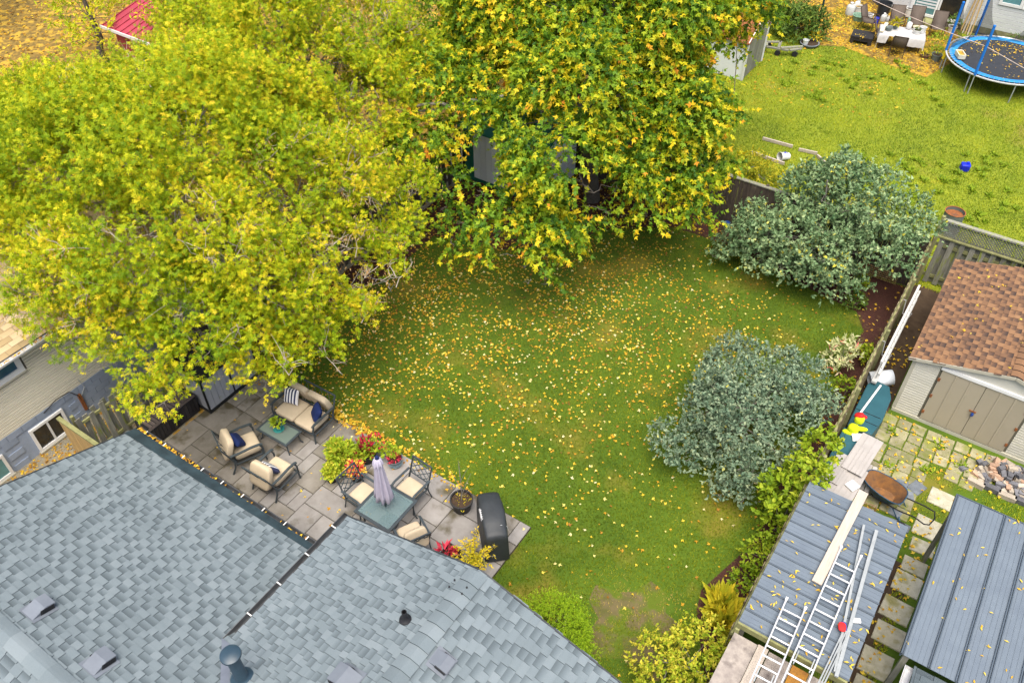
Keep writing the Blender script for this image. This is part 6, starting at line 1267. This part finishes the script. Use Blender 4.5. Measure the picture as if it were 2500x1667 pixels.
BLOB_B = [(-13.3, 6.8, 5.8, 2.6), (-16.0, 4.6, 3.7, 1.6), (-11.5, 8.0, 5.0, 1.9), (-10.5, 6.0, 4.5, 1.6), (-18.4, 3.2, 3.6, 1.5), (-13.0, 9.2, 5.6, 2.0), (-20.3, 3.6, 3.4, 1.2), (-9.6, 4.9, 3.6, 1.1), (-10.2, 8.6, 5.0, 1.4), (-10.41, 6.3, 5.5, 1.1), (-9.59, 6.12, 4.8, 0.9), (-11.93, 6.85, 6.0, 1.2), (-10.73, 4.19, 5.6, 1.2), (-12.77, 4.74, 6.0, 1.2), (-16.36, 5.62, 5.6, 1.0), (-13.86, 6.57, 6.5, 1.3), (-10.6, 8.05, 6.0, 1.1), (-16.81, 6.54, 6.2, 0.8)]
BLOB_M = [(-6.0, 12.5, 6.8, 3.0), (-4.2, 13.0, 6.3, 2.0), (-8.6, 13.0, 6.5, 2.6), (-4.7, 9.4, 5.6, 1.8), (-2.7, 11.2, 4.8, 1.3), (-9.5, 11.6, 5.2, 1.5), (-5.0, 16.0, 6.5, 2.4), (-8.5, 17.0, 7.0, 2.6), (-3.98, 7.09, 5.0, 1.0), (-2.96, 7.59, 4.2, 0.75), (-3.84, 6.54, 3.4, 0.55), (-3.47, 5.97, 2.8, 0.42), (-3.77, 5.42, 2.6, 0.28), (-3.25, 6.68, 3.0, 0.35), (-4.94, 5.55, 3.0, 0.45), (-6.04, 5.9, 2.9, 0.4), (-5.16, 5.23, 2.4, 0.25), (-5.01, 6.46, 3.4, 0.4), (-2.24, 9.77, 3.4, 0.6), (-1.38, 10.55, 3.0, 0.5), (-0.75, 10.25, 2.4, 0.24), (-2.85, 9.53, 4.0, 0.65), (-1.22, 11.76, 3.4, 0.5), (-2.17, 13.05, 4.0, 0.6), (-1.75, 14.31, 3.9, 0.3), (-2.75, 16.4, 5.2, 0.4), (-1.49, 10.09, 2.5, 0.22), (-2.91, 8.39, 2.8, 0.22), (-8.25, 7.01, 4.4, 0.8), (-7.67, 6.94, 3.4, 0.4), (-3.22, 5.6, 2.3, 0.2), (-3.04, 12.4, 5.5, 0.9), (-6.09, 8.29, 5.0, 0.8), (-4.84, 7.44, 4.0, 0.5), (-3.88, 8.42, 5.0, 0.9), (-3.39, 9.04, 4.2, 0.6), (-3.16, 10.25, 4.6, 0.8), (-2.36, 10.64, 4.0, 0.6), (-7.54, 8.31, 5.2, 0.8), (-8.82, 8.26, 5.5, 0.8), (-6.22, 6.98, 3.2, 0.28), (-5.3, 7.51, 4.2, 0.4), (-3.45, 7.39, 3.6, 0.45), (-2.34, 9.2, 3.4, 0.35), (-4.97, 5.99, 3.0, 0.35), (-3.9, 6.02, 3.0, 0.4), (-6.93, 6.11, 3.0, 0.3), (-4.01, 7.2, 3.9, 0.5), (-1.63, 10.32, 3.6, 0.5), (-5.13, 7.88, 4.6, 0.7), (-3.54, 7.93, 4.2, 0.6), (-4.54, 8.62, 5.2, 0.8), (-2.95, 7.89, 3.5, 0.5), (-4.91, 7.14, 3.6, 0.4), (-2.9, 8.72, 3.6, 0.5), (-3.09, 5.61, 2.2, 0.25), (-3.5, 5.2, 2.3, 0.22), (-3.35, 7.06, 3.0, 0.4), (-3.2, 7.46, 3.1, 0.35), (-4.28, 5.58, 2.7, 0.3), (-6.19, 5.29, 2.5, 0.25), (-1.78, 11.7, 3.8, 0.5), (-1.97, 9.09, 2.9, 0.35)]
BLOB_LU = [(-0.25, 11.7, 0.55, 0.5), (0.15, 12.4, 1.15, 0.6), (0.5, 12.0, 0.8, 0.8), (1.5, 12.4, 1.6, 1.1), (2.7, 12.5, 1.8, 1.2), (3.9, 12.9, 1.8, 1.0), (1.7, 11.6, 0.8, 0.7), (2.9, 11.7, 0.75, 0.7), (1.2, 13.1, 2.3, 0.9), (2.8, 13.3, 2.8, 1.1), (4.4, 13.6, 2.2, 0.75), (2.1, 13.5, 3.0, 0.8), (0.1, 12.9, 1.3, 0.45), (3.7, 12.0, 0.9, 0.55)]
BLOB_LL = [(3.1, 4.9, 1.3, 1.15), (2.2, 4.7, 1.2, 0.9), (4.0, 5.6, 1.3, 0.85), (2.6, 6.0, 1.4, 0.95), (3.6, 6.3, 1.4, 0.85), (2.2, 3.9, 0.7, 0.75), (3.3, 3.7, 0.7, 0.75), (3.6, 3.3, 0.4, 0.45), (1.9, 5.4, 1.2, 0.6), (4.4, 6.3, 1.1, 0.55), (4.2, 4.6, 0.9, 0.5)]
ramp_mat('leaf_boxelder', [(0, (.12, .22, .006)), (.3, (.27, .39, .008)), (.55, (.45, .51, .010)), (.8, (.68, .62, .015)), (1, (.78, .58, .03))], trans=.38, rough=.55)
ramp_mat('leaf_maple', [(0, (.045, .12, .012)), (.30, (.12, .24, .012)), (.52, (.30, .40, .014)), (.72, (.66, .56, .015)), (.9, (.80, .52, .02)), (1, (.78, .32, .03))], trans=.35, rough=.5)
ramp_mat('leaf_lilac', [(0, (.05, .10, .055)), (.4, (.13, .20, .12)), (.75, (.26, .33, .20)), (.9, (.36, .42, .24)), (1, (.46, .42, .06))], trans=.2, rough=.5)
ramp_mat('leaf_lilac_green', [(0, (.05, .11, .04)), (.4, (.13, .22, .09)), (.75, (.26, .36, .17)), (.92, (.36, .44, .20)), (1, (.50, .45, .05))], trans=.2, rough=.5)
ramp_mat('leaf_seed', [(0, (.36, .19, .06)), (.5, (.55, .34, .14)), (1, (.68, .50, .28))], trans=.25)
ramp_mat('leaf_cedar', [(0, (.10, .20, .006)), (.5, (.27, .42, .010)), (1, (.42, .54, .02))], trans=.2)
def lumpy(blobs, seed, k=5.0, lo=.32, hi=.55, rmin=.45, shrink=.86):
    g = np.random.default_rng(seed); out = []
    for (x, y, z, r) in blobs:
        if r < rmin: out.append((x, y, z, r)); continue
        out.append((x, y, z, r*shrink))
        for i in range(int(k+k*r*.5)):
            d = unit(g.normal(0, 1, 3)); d[2] = abs(d[2])*.8-.15; d = unit(d); q = r*g.uniform(lo, hi); out.append((x+d[0]*r*.82, y+d[1]*r*.82, max(z+d[2]*r*.82, q*.7), q))
    return out
def shoots(blobs, per, g, keep=.62, lower=-.45):
    P, D, B = [], [], []
    for i, (x, y, z, r) in enumerate(blobs):
        n = int(per*r*r); d = unit(g.normal(0, 1, (n*2, 3))); d = d[d[:, 2] > lower][:n]
        ph = g.uniform(0, 6.3, 4); lump = 1+.16*np.sin(d[:, 0]*4.2+ph[0])*np.sin(d[:, 1]*4.2+ph[1])+.12*np.sin(d[:, 2]*6+ph[2]+d[:, 0]*5)+g.normal(0, .05, len(d))
        rr = r*lump*g.uniform(.74, 1.03, len(d)); p = np.array((x, y, z))+d*rr[:, None]
        ok = np.ones(len(d), bool)
        for j, (x2, y2, z2, r2) in enumerate(blobs):
            if j != i: ok &= ((p-np.array((x2, y2, z2)))**2).sum(1) > (r2*keep)**2
        P.append(p[ok]); D.append(d[ok]); B.append(np.full(ok.sum(), i))
    return np.concatenate(P), np.concatenate(D), np.concatenate(B)
def crown(name, parent, blobs, per, kind, mat, size, m, ln, g, axis_fn, tone, spread=.9, normal_up=.8, keep=.62, tone_tip=0.0, lower=-.45, mask=None):
    p, d, bi = shoots(blobs, per, g, keep, lower)
    if mask is not None: k = mask(p, d); p, d, bi = p[k], d[k], bi[k]
    n = len(p); a = unit(axis_fn(d, g.normal(0, 1, (n, 3)))); base = np.clip(g.normal(tone[0], tone[1], n)+np.array([tone[2]*math.sin(i*2.4) for i in range(len(blobs))])[bi], 0, 1)
    t = (np.arange(m)+.5)/m
    pos = (p[:, None, :]+a[:, None, :]*(t[None, :, None]*ln*g.uniform(.7, 1.2, (n, 1, 1)))).reshape(-1, 3)
    ax = (a[:, None, :]*.55+spread*unit(g.normal(0, 1, (n, m, 3)))*.8).reshape(-1, 3)
    nr = (d[:, None, :]*.6+g.normal(0, .45, (n, m, 3))).reshape(-1, 3); nr[:, 2] += normal_up
    tn = np.clip(base[:, None]+tone_tip*(t[None]-.5)+g.normal(0, tone[3], (n, m)), 0, 1).ravel()
    sz = size*g.uniform(.65, 1.25, n*m)
    return link(bpy.data.objects.new(name, leaves_mesh(name, pos, ax, nr, sz, kind, tn, mat)), parent), p, d
def kinked(a, b, g, n=5, j=.08):
    a, b = np.array(a, float), np.array(b, float); L_ = np.linalg.norm(b-a); pts = [a+(b-a)*s+(g.normal(0, j*L_, 3) if 0 < s < 1 else 0) for s in np.linspace(0, 1, n)]
    return [Vector(q) for q in pts]
def limbs(parent, base, top, blobs, g, r0, mat, sub=6, twig=3, thin=.016, name='trunk', smin=.3):
    """trunk, then limbs that reach each leaf mass from the nearest limb already grown, then branches and twigs"""
    b = MB(); base, top = np.array(base, float), np.array(top, float)
    tr = kinked(base, top, g, 6, .03); b.tube(tr, [r0*(1-.11*i) for i in range(6)], 10)
    nodes = [(base+(top-base)*s, r0*(1-.5*s), 0.0) for s in np.linspace(smin, 1, 8)]
    for (x, y, z, r) in sorted(blobs, key=lambda q: math.hypot(q[0]-base[0], q[1]-base[1])-q[3]):
        c = np.array((x, y, z-.2*r))
        st, w0, d0 = min(nodes, key=lambda q: np.linalg.norm(q[0]-c)+.25*q[2]+(1.2*max(0, q[0][2]-c[2]) if q[2] else .5*max(0, q[0][2]-c[2])))
        L_ = np.linalg.norm(c-st); w = min(w0*.62, .015+.010*L_+.028*r); mid = (st+c)/2+np.array((0, 0, .08*L_))
        pl = [Vector(st)]+kinked(mid, c, g, 3, .06); b.tube(pl, [w, w*.8, w*.66, w*.5], 7)
        nodes.append((c, w*.8, d0+L_)); nodes.append((np.array(mid), w*.8, d0+L_*.5))
        for k in range(int(sub*max(.5, r))):
            d = unit(g.normal(0, 1, 3)); d[2] = abs(d[2])*.7-.1; e = c+d*r*g.uniform(.8, 1.06); q = kinked(c, e, g, 5, .07); ws = max(thin, w*.34); b.tube(q, [ws, ws*.8, ws*.6, ws*.45, ws*.25], 5, False)
            for j in range(twig):
                s0 = q[g.integers(1, 4)]; e2 = np.array(s0)+unit(g.normal(0, 1, 3)+np.array((d[0], d[1], .4)))*r*g.uniform(.25, .5); b.tube(kinked(s0, e2, g, 3, .08), [ws*.5, ws*.35, ws*.15], 4, False)
    return b.build(name, mat, parent)
def gnoise(p, s, k):
    g = np.random.default_rng(k); v = 0
    for i in range(6): w_ = unit(g.normal(0, 1, 3))*s*g.uniform(.6, 1.8); v = v+np.sin(p @ w_+g.uniform(0, 6.3))
    return v/6
up_ = lambda d, n: d*.55+np.array((0, 0, .5))+n*.30
hang_ = lambda d, n: d*.55+np.array((0, 0, -.50))+n*.28
# ---- left: two box elders
for nm, blobs, base, top, lab, per, seed, tn, gx in (('boxelder_tree', BLOB_A, (-11.3, 1.0, 0), (-11.6, 1.0, 6.2), 'big yellow green box elder overhanging the patio and cream house', 200, 51, (.50, .16, .14, .17), 3), ('boxelder_tree', BLOB_B, (-13.2, 7.2, 0), (-13.6, 7.0, 6.8), 'yellow green box elder with tan seeds behind the patio tree', 165, 52, (.48, .16, .14, .17), 5)):
    g = np.random.default_rng(seed); full = lumpy(blobs, seed, 4.0); t = thing(nm, lab, 'tree', base, 0, 'box elder trees on the left')
    limbs(t, base, top, blobs, g, .21, 'bark_grey', 6, 3, .013)
    crown('crown', t, full, per*1.25, 'compound', 'leaf_boxelder', .138, 8, .44, g, up_, tn, mask=lambda p, d: gnoise(p, 1.5, gx) > -.40)
    p, d, bi = shoots(full, 34 if seed == 51 else 44, g); k = gnoise(p, .75, 7 if seed == 51 else 11) > .04; p, d = p[k], d[k]; n = len(p); m = 9
    pos = np.repeat(p, m, 0)+g.normal(0, .10, (n*m, 3))+np.repeat(d, m, 0)*.18; ax = g.normal(0, .35, (n*m, 3)); ax[:, 2] -= 1
    tag(link(bpy.data.objects.new('seed_clusters', leaves_mesh('seed_clusters', pos, ax, g.normal(0, 1, (n*m, 3)), .085*g.uniform(.7, 1.3, n*m), 'lance', g.uniform(0, 1, n*m), 'leaf_seed')), t), kind='stuff')
    b = MB(); q = (np.repeat(p, 1, 0))
    for i in range(0, n, 3):
        e = p[i]+d[i]*.35; s0 = p[i]-d[i]*.5
        b.tube(kinked(s0, e, g, 4, .07), [.014, .011, .008, .004], 4, False)
        for j in range(3): b.tube(kinked(p[i], p[i]+unit(d[i]+g.normal(0, .7, 3))*.4, g, 3, .1), [.008, .006, .003], 4, False)
    if seed == 51:
        for (px, py, z) in ((470, 735, 4.3), (560, 815, 3.6), (440, 790, 3.9), (620, 690, 4.4), (500, 610, 5.4), (690, 880, 2.9)):
            c = np.array(G(px, py, z+.4))
            for j in range(7): e = c+unit(g.normal(0, 1, 3)+np.array((0, 0, .3)))*g.uniform(.3, .7); b.tube(kinked(c-np.array((0, 0, .3)), e, g, 5, .09), [.013, .011, .008, .006, .003], 4, False); b.tube(kinked((c+e)/2, e+g.normal(0, .22, 3), g, 3, .1), [.007, .005, .002], 4, False); b.tube(kinked((c+e*2)/3, e+g.normal(0, .25, 3), g, 3, .1), [.006, .005, .002], 4, False)
    tag(b.build('dead_twigs', 'dry_twig', t), kind='stuff')
# ---- centre: silver maple
g = np.random.default_rng(61); base = (-5.6, 12.6, 0); t = thing('maple_tree', 'large silver maple with drooping green and yellow leaves', 'tree', base)
limbs(t, base, (-5.4, 12.4, 7.2), BLOB_M, g, .30, 'bark_dark', 4, 2, .013, smin=.55)
def gap(p, d): return gnoise(p, 1.25, 21) > -.42
crown('crown', t, lumpy(BLOB_M, 62, 4.0), 200, 'maple', 'leaf_maple', .16, 9, .62, g, hang_, (.40, .17, .08, .08), .62, .30, .6, tone_tip=.40, mask=gap)
b = MB()
for a_, c_ in (((1000, 262, 5.0), (1230, 235, 5.4)), ((980, 268, 4.8), (1210, 248, 5.0))): b.tube(kinked(G(*a_), G(*c_), g, 7, .03), [.03, .04, .045, .05, .055, .06, .06], 7)
b.build('limb', 'bark_grey', t)
# ---- dark trees behind the maple, closing the view at the top
for i, (lab, x, y, z, r) in enumerate((('yellow green tree left of the red roof', *G(215, 25, 2.4)[:2], 2.4, 1.5), ('yellow green tree partly hiding the red roof', *G(470, 20, 3.2)[:2], 3.2, 1.9), ('dense green tree behind the small grey shed', -8.5, 31, 2.2, 2.6), ('green tree beyond the maple at the top of the view', -13, 25, 4.0, 3.4), ('green tree beyond the fence behind the green and white shed', -13.5, 17, 3.6, 3.0), ('yellowish tree at the far top left behind the red roof', -32, 17, 3.2, 2.8), ('leafy tree in the far left corner', -39, 9, 3.0, 2.6))):
    g = np.random.default_rng(70+i); t = thing('background_tree', lab, 'tree', (x, y, 0), 0, 'trees beyond the garden'); bl = [(x, y, z, r), (x+r*.6, y-.3*r, z*.8, r*.6), (x-r*.6, y+.2*r, z*.9, r*.6), (x+.2*r, y-.6*r, z*.6, r*.5)]
    limbs(t, (x, y, 0), (x, y, z+r*.5), bl, g, .16, 'bark_dark', 4, 1, .02); crown('crown', t, bl, 90, 'lance', 'leaf_maple' if i not in (0, 1, 5) else 'leaf_boxelder', .20, 6, .5, g, up_, (.30 if i not in (0, 1, 5) else .55, .12, .08, .12))
# ---- hedge-like shrubs
def shrub(name, lab, blobs, per, kind, mat, size, m, ln, tone, seed, ax=up_, stem='bark_grey', cat='shrub', group=None, r0=.05, keep=.55, spread=.9, lower=-.55, sub=3, nup=.8):
    g = np.random.default_rng(seed); x = sum(b[0] for b in blobs)/len(blobs); y = sum(b[1] for b in blobs)/len(blobs); t = thing(name, lab, cat, (x, y, 0), 0, group)
    limbs(t, (x, y, 0), (x, y, max(b[2] for b in blobs)), blobs, g, r0, stem, sub, 1, .007, 'stems'); crown('foliage', t, blobs, per, kind, mat, size, m, ln, g, ax, tone, spread, nup, keep, lower=lower); return t
shrub('lilac_bush', 'broad grey green lilac against the dark fence corner', lumpy(BLOB_LU, 5, 4, .3, .6, .3, .7), 330, 'heart', 'leaf_lilac_green', .108, 6, .26, (.56, .13, .10, .15), 81, group='lilac bushes', sub=5)
shrub('lilac_bush', 'rounded blue green lilac standing in the lawn by the right fence', lumpy([(x, y, z*.95, r*.9) for x, y, z, r in BLOB_LL], 6, 4, .3, .6, .3, .75), 470, 'heart', 'leaf_lilac', .088, 6, .22, (.50, .12, .06, .15), 82, group='lilac bushes', sub=5)
c = G(1375, 1560, .55); shrub('cedar_globe', 'clipped round bright green cedar beside the grey roof', [(c.x-.35, c.y, .55, .72), (c.x+.15, c.y-.3, .55, .66), (c.x-.1, c.y+.2, .5, .6)], 6500, 'lance', 'leaf_cedar', .04, 5, .06, (.5, .12, .03, .16), 83, keep=.8)
c = G(1690, 1610, .5); shrub('spirea_shrub', 'loose yellow green shrub at the bottom edge of the lawn', [(c.x, c.y, .6, .62), (c.x-.6, c.y-.35, .5, .5), (c.x+.45, c.y-.15, .55, .45), (c.x+.05, c.y+.5, .5, .42), (c.x-.3, c.y-.8, .5, .5)], 760, 'heart', 'leaf_lime', .07, 6, .16, (.74, .14, .1, .18), 84)
for i, (px, py, r, lab, mt, tn) in enumerate(((1893, 1228, .30, 'leafy vine top at the fence by the lean-to roof', 'leaf_lime', .35), (1890, 1290, .30, 'small green shrub in the mulch beside the lean-to', 'leaf_lime', .30), (1855, 1352, .36, 'middle green shrub in the mulch beside the lean-to', 'leaf_lime', .34), (1822, 1420, .30, 'lowest green shrub in the mulch at the fence post', 'leaf_lime', .24), (2108, 868, .26, 'small yellow green fern shrub by the right fence', 'leaf_lime', .5), (2060, 950, .28, 'green fern clump between lilac and right fence', 'leaf_lime', .3), (2095, 690, .22, 'little green weed in the mulch below the fence corner', 'leaf_lime', .2), (2085, 735, .26, 'small green plant at the mulch edge near the fence corner', 'leaf_green', .6))):
    c = G(px, py, r); shrub('border_shrub', lab, [(c.x, c.y, r, r), (c.x+r*.5, c.y+r*.5, r*.7, r*.7)], 900, 'heart', mt, .085, 5, .14, (tn, .14, .06, .16), 90+i, group='small plants in the right border', r0=.015)
c = G(1965, 1150, 1.6); shrub('fence_vine', 'bright green vine climbing over the fence by the siding panels', [(c.x, c.y, 1.5, .42), (c.x+.12, c.y+.75, 1.75, .36), (c.x-.25, c.y-.5, 1.2, .40), (c.x+.3, c.y-.3, 1.9, .26), (c.x-.05, c.y-.9, .9, .36)], 620, 'heart', 'leaf_lime', .13, 4, .2, (.38, .13, .06, .12), 101, r0=.02, cat='vine')
c = G(2055, 862, .6)
ramp_mat('leaf_pale', [(0, (.34, .38, .14)), (.6, (.58, .58, .30)), (.92, (.72, .68, .45)), (1, (.60, .16, .12))], trans=.25)
shrub('variegated_shrub', 'pale cream leaved shrub at the mulch edge above the lilac', [(c.x, c.y, .55, .34), (c.x-.1, c.y-.15, .35, .26), (c.x+.1, c.y+.2, .75, .2)], 520, 'lance', 'leaf_pale', .17, 4, .12, (.5, .2, .05, .2), 102, r0=.015)
def tuft(name, lab, c, n, ln, mat, tone, seed, cat='plant', el=(.3, 1.3), kind='lance', group=None):
    g = np.random.default_rng(seed); az = g.uniform(0, 2*PI, n); e = g.uniform(*el, n); ax = np.stack([np.cos(az)*np.cos(e), np.sin(az)*np.cos(e), np.sin(e)], 1); t = thing(name, lab, cat, c, 0, group)
    link(bpy.data.objects.new('blades', leaves_mesh('blades', np.array(c)+g.normal(0, .06, (n, 3))*(1, 1, .1), ax, np.cross(ax, np.stack([-np.sin(az), np.cos(az), np.zeros(n)], 1))*-1+g.normal(0, .2, (n, 3)), ln*g.uniform(.6, 1.2, n), kind, np.clip(g.normal(tone, .18, n), 0, 1), mat)), t); return t
for i, (dx, dy) in enumerate(((0, 0), (.15, -.2), (-.12, .16))): c = G(1765, 1490, .1); tuft('ornamental_grass', ('tawny ornamental grass clump in the right border', 'tawny grass clump lowest in the right border', 'tawny grass clump uppermost in the right border')[i], (c.x+dx, c.y+dy, .02), 110, .55, 'leaf_gold', .45, 110+i, group='ornamental grasses in the right border')
for i, (px, py) in enumerate(((1000, 530), (980, 555), (1015, 555))): c = G(px, py, .05); tuft('hosta', ('striped hosta at the foot of the left fence', 'striped hosta nearest the left tree', 'striped hosta nearest the lawn corner')[i], (c.x, c.y, .03), 60, .42, 'leaf_pale', .15, 120+i, el=(.2, .9), group='hostas by the left fence')
g = np.random.default_rng(130); ps, axs, szs = [], [], []
WP = [(2175, 1055), (2260, 1150), (2165, 1140), (2240, 1010), (2350, 1140), (2295, 1090), (2075, 420), (2120, 460), (2140, 500), (2190, 470), (2240, 480), (2300, 440), (2100, 380), (2180, 420), (2230, 530), (2400, 540), (2450, 500)]+[(g.uniform(2050, 2480), g.uniform(380, 560)) for _ in range(70)]+[(g.uniform(1880, 2300), g.uniform(150, 260)) for _ in range(40)]
for i, (px, py) in enumerate(WP):
    c = np.array(G(px, py, .01)); n = 34; az = g.uniform(0, 2*PI, n); e = g.uniform(.2, 1.0, n); ps.append(c+g.normal(0, .07, (n, 3))*(1, 1, .05)); axs.append(np.stack([np.cos(az)*np.cos(e), np.sin(az)*np.cos(e), np.sin(e)], 1)); szs.append(g.uniform(.5, 1.1, n)*(.18 if i < 6 else .20))
ps, axs, szs = np.concatenate(ps), np.concatenate(axs), np.concatenate(szs)
tag(link(bpy.data.objects.new('weeds', leaves_mesh('weeds', ps, axs, g.normal(0, .5, ps.shape)+(0, 0, 1), szs, 'lance', np.clip(g.normal(.28, .16, len(ps)), 0, 1), 'leaf_lime'))), 'green weeds in the far grass and between paving stones', 'weeds', kind='stuff')
c = G(1950, 60, .6); shrub('arching_fern', 'arching green fern bank left of the clothesline post', [(c.x, c.y, .5, .8), (c.x-.9, c.y+.3, .5, .7), (c.x+.5, c.y+.5, .45, .6)], 420, 'lance', 'leaf_green', .22, 6, .35, (.62, .15, .05, .15), 140, r0=.03)
c = G(1870, 430, .3); shrub('weed_bank', 'straggly yellow weeds behind the dark fence', [(c.x, c.y, .2, .5), (c.x-.8, c.y+.4, .2, .55), (c.x+.6, c.y-.1, .2, .45)], 420, 'lance', 'leaf_gold', .13, 5, .3, (.3, .15, .05, .15), 141, r0=.02)
tag(MB().lathe([(0, .05), (.10, .04), (.12, .0)], G(1775, 545, .12), 14).build('garden_light', 'lock_blue'), 'small round blue garden light in the mulch by the lilac', 'light')
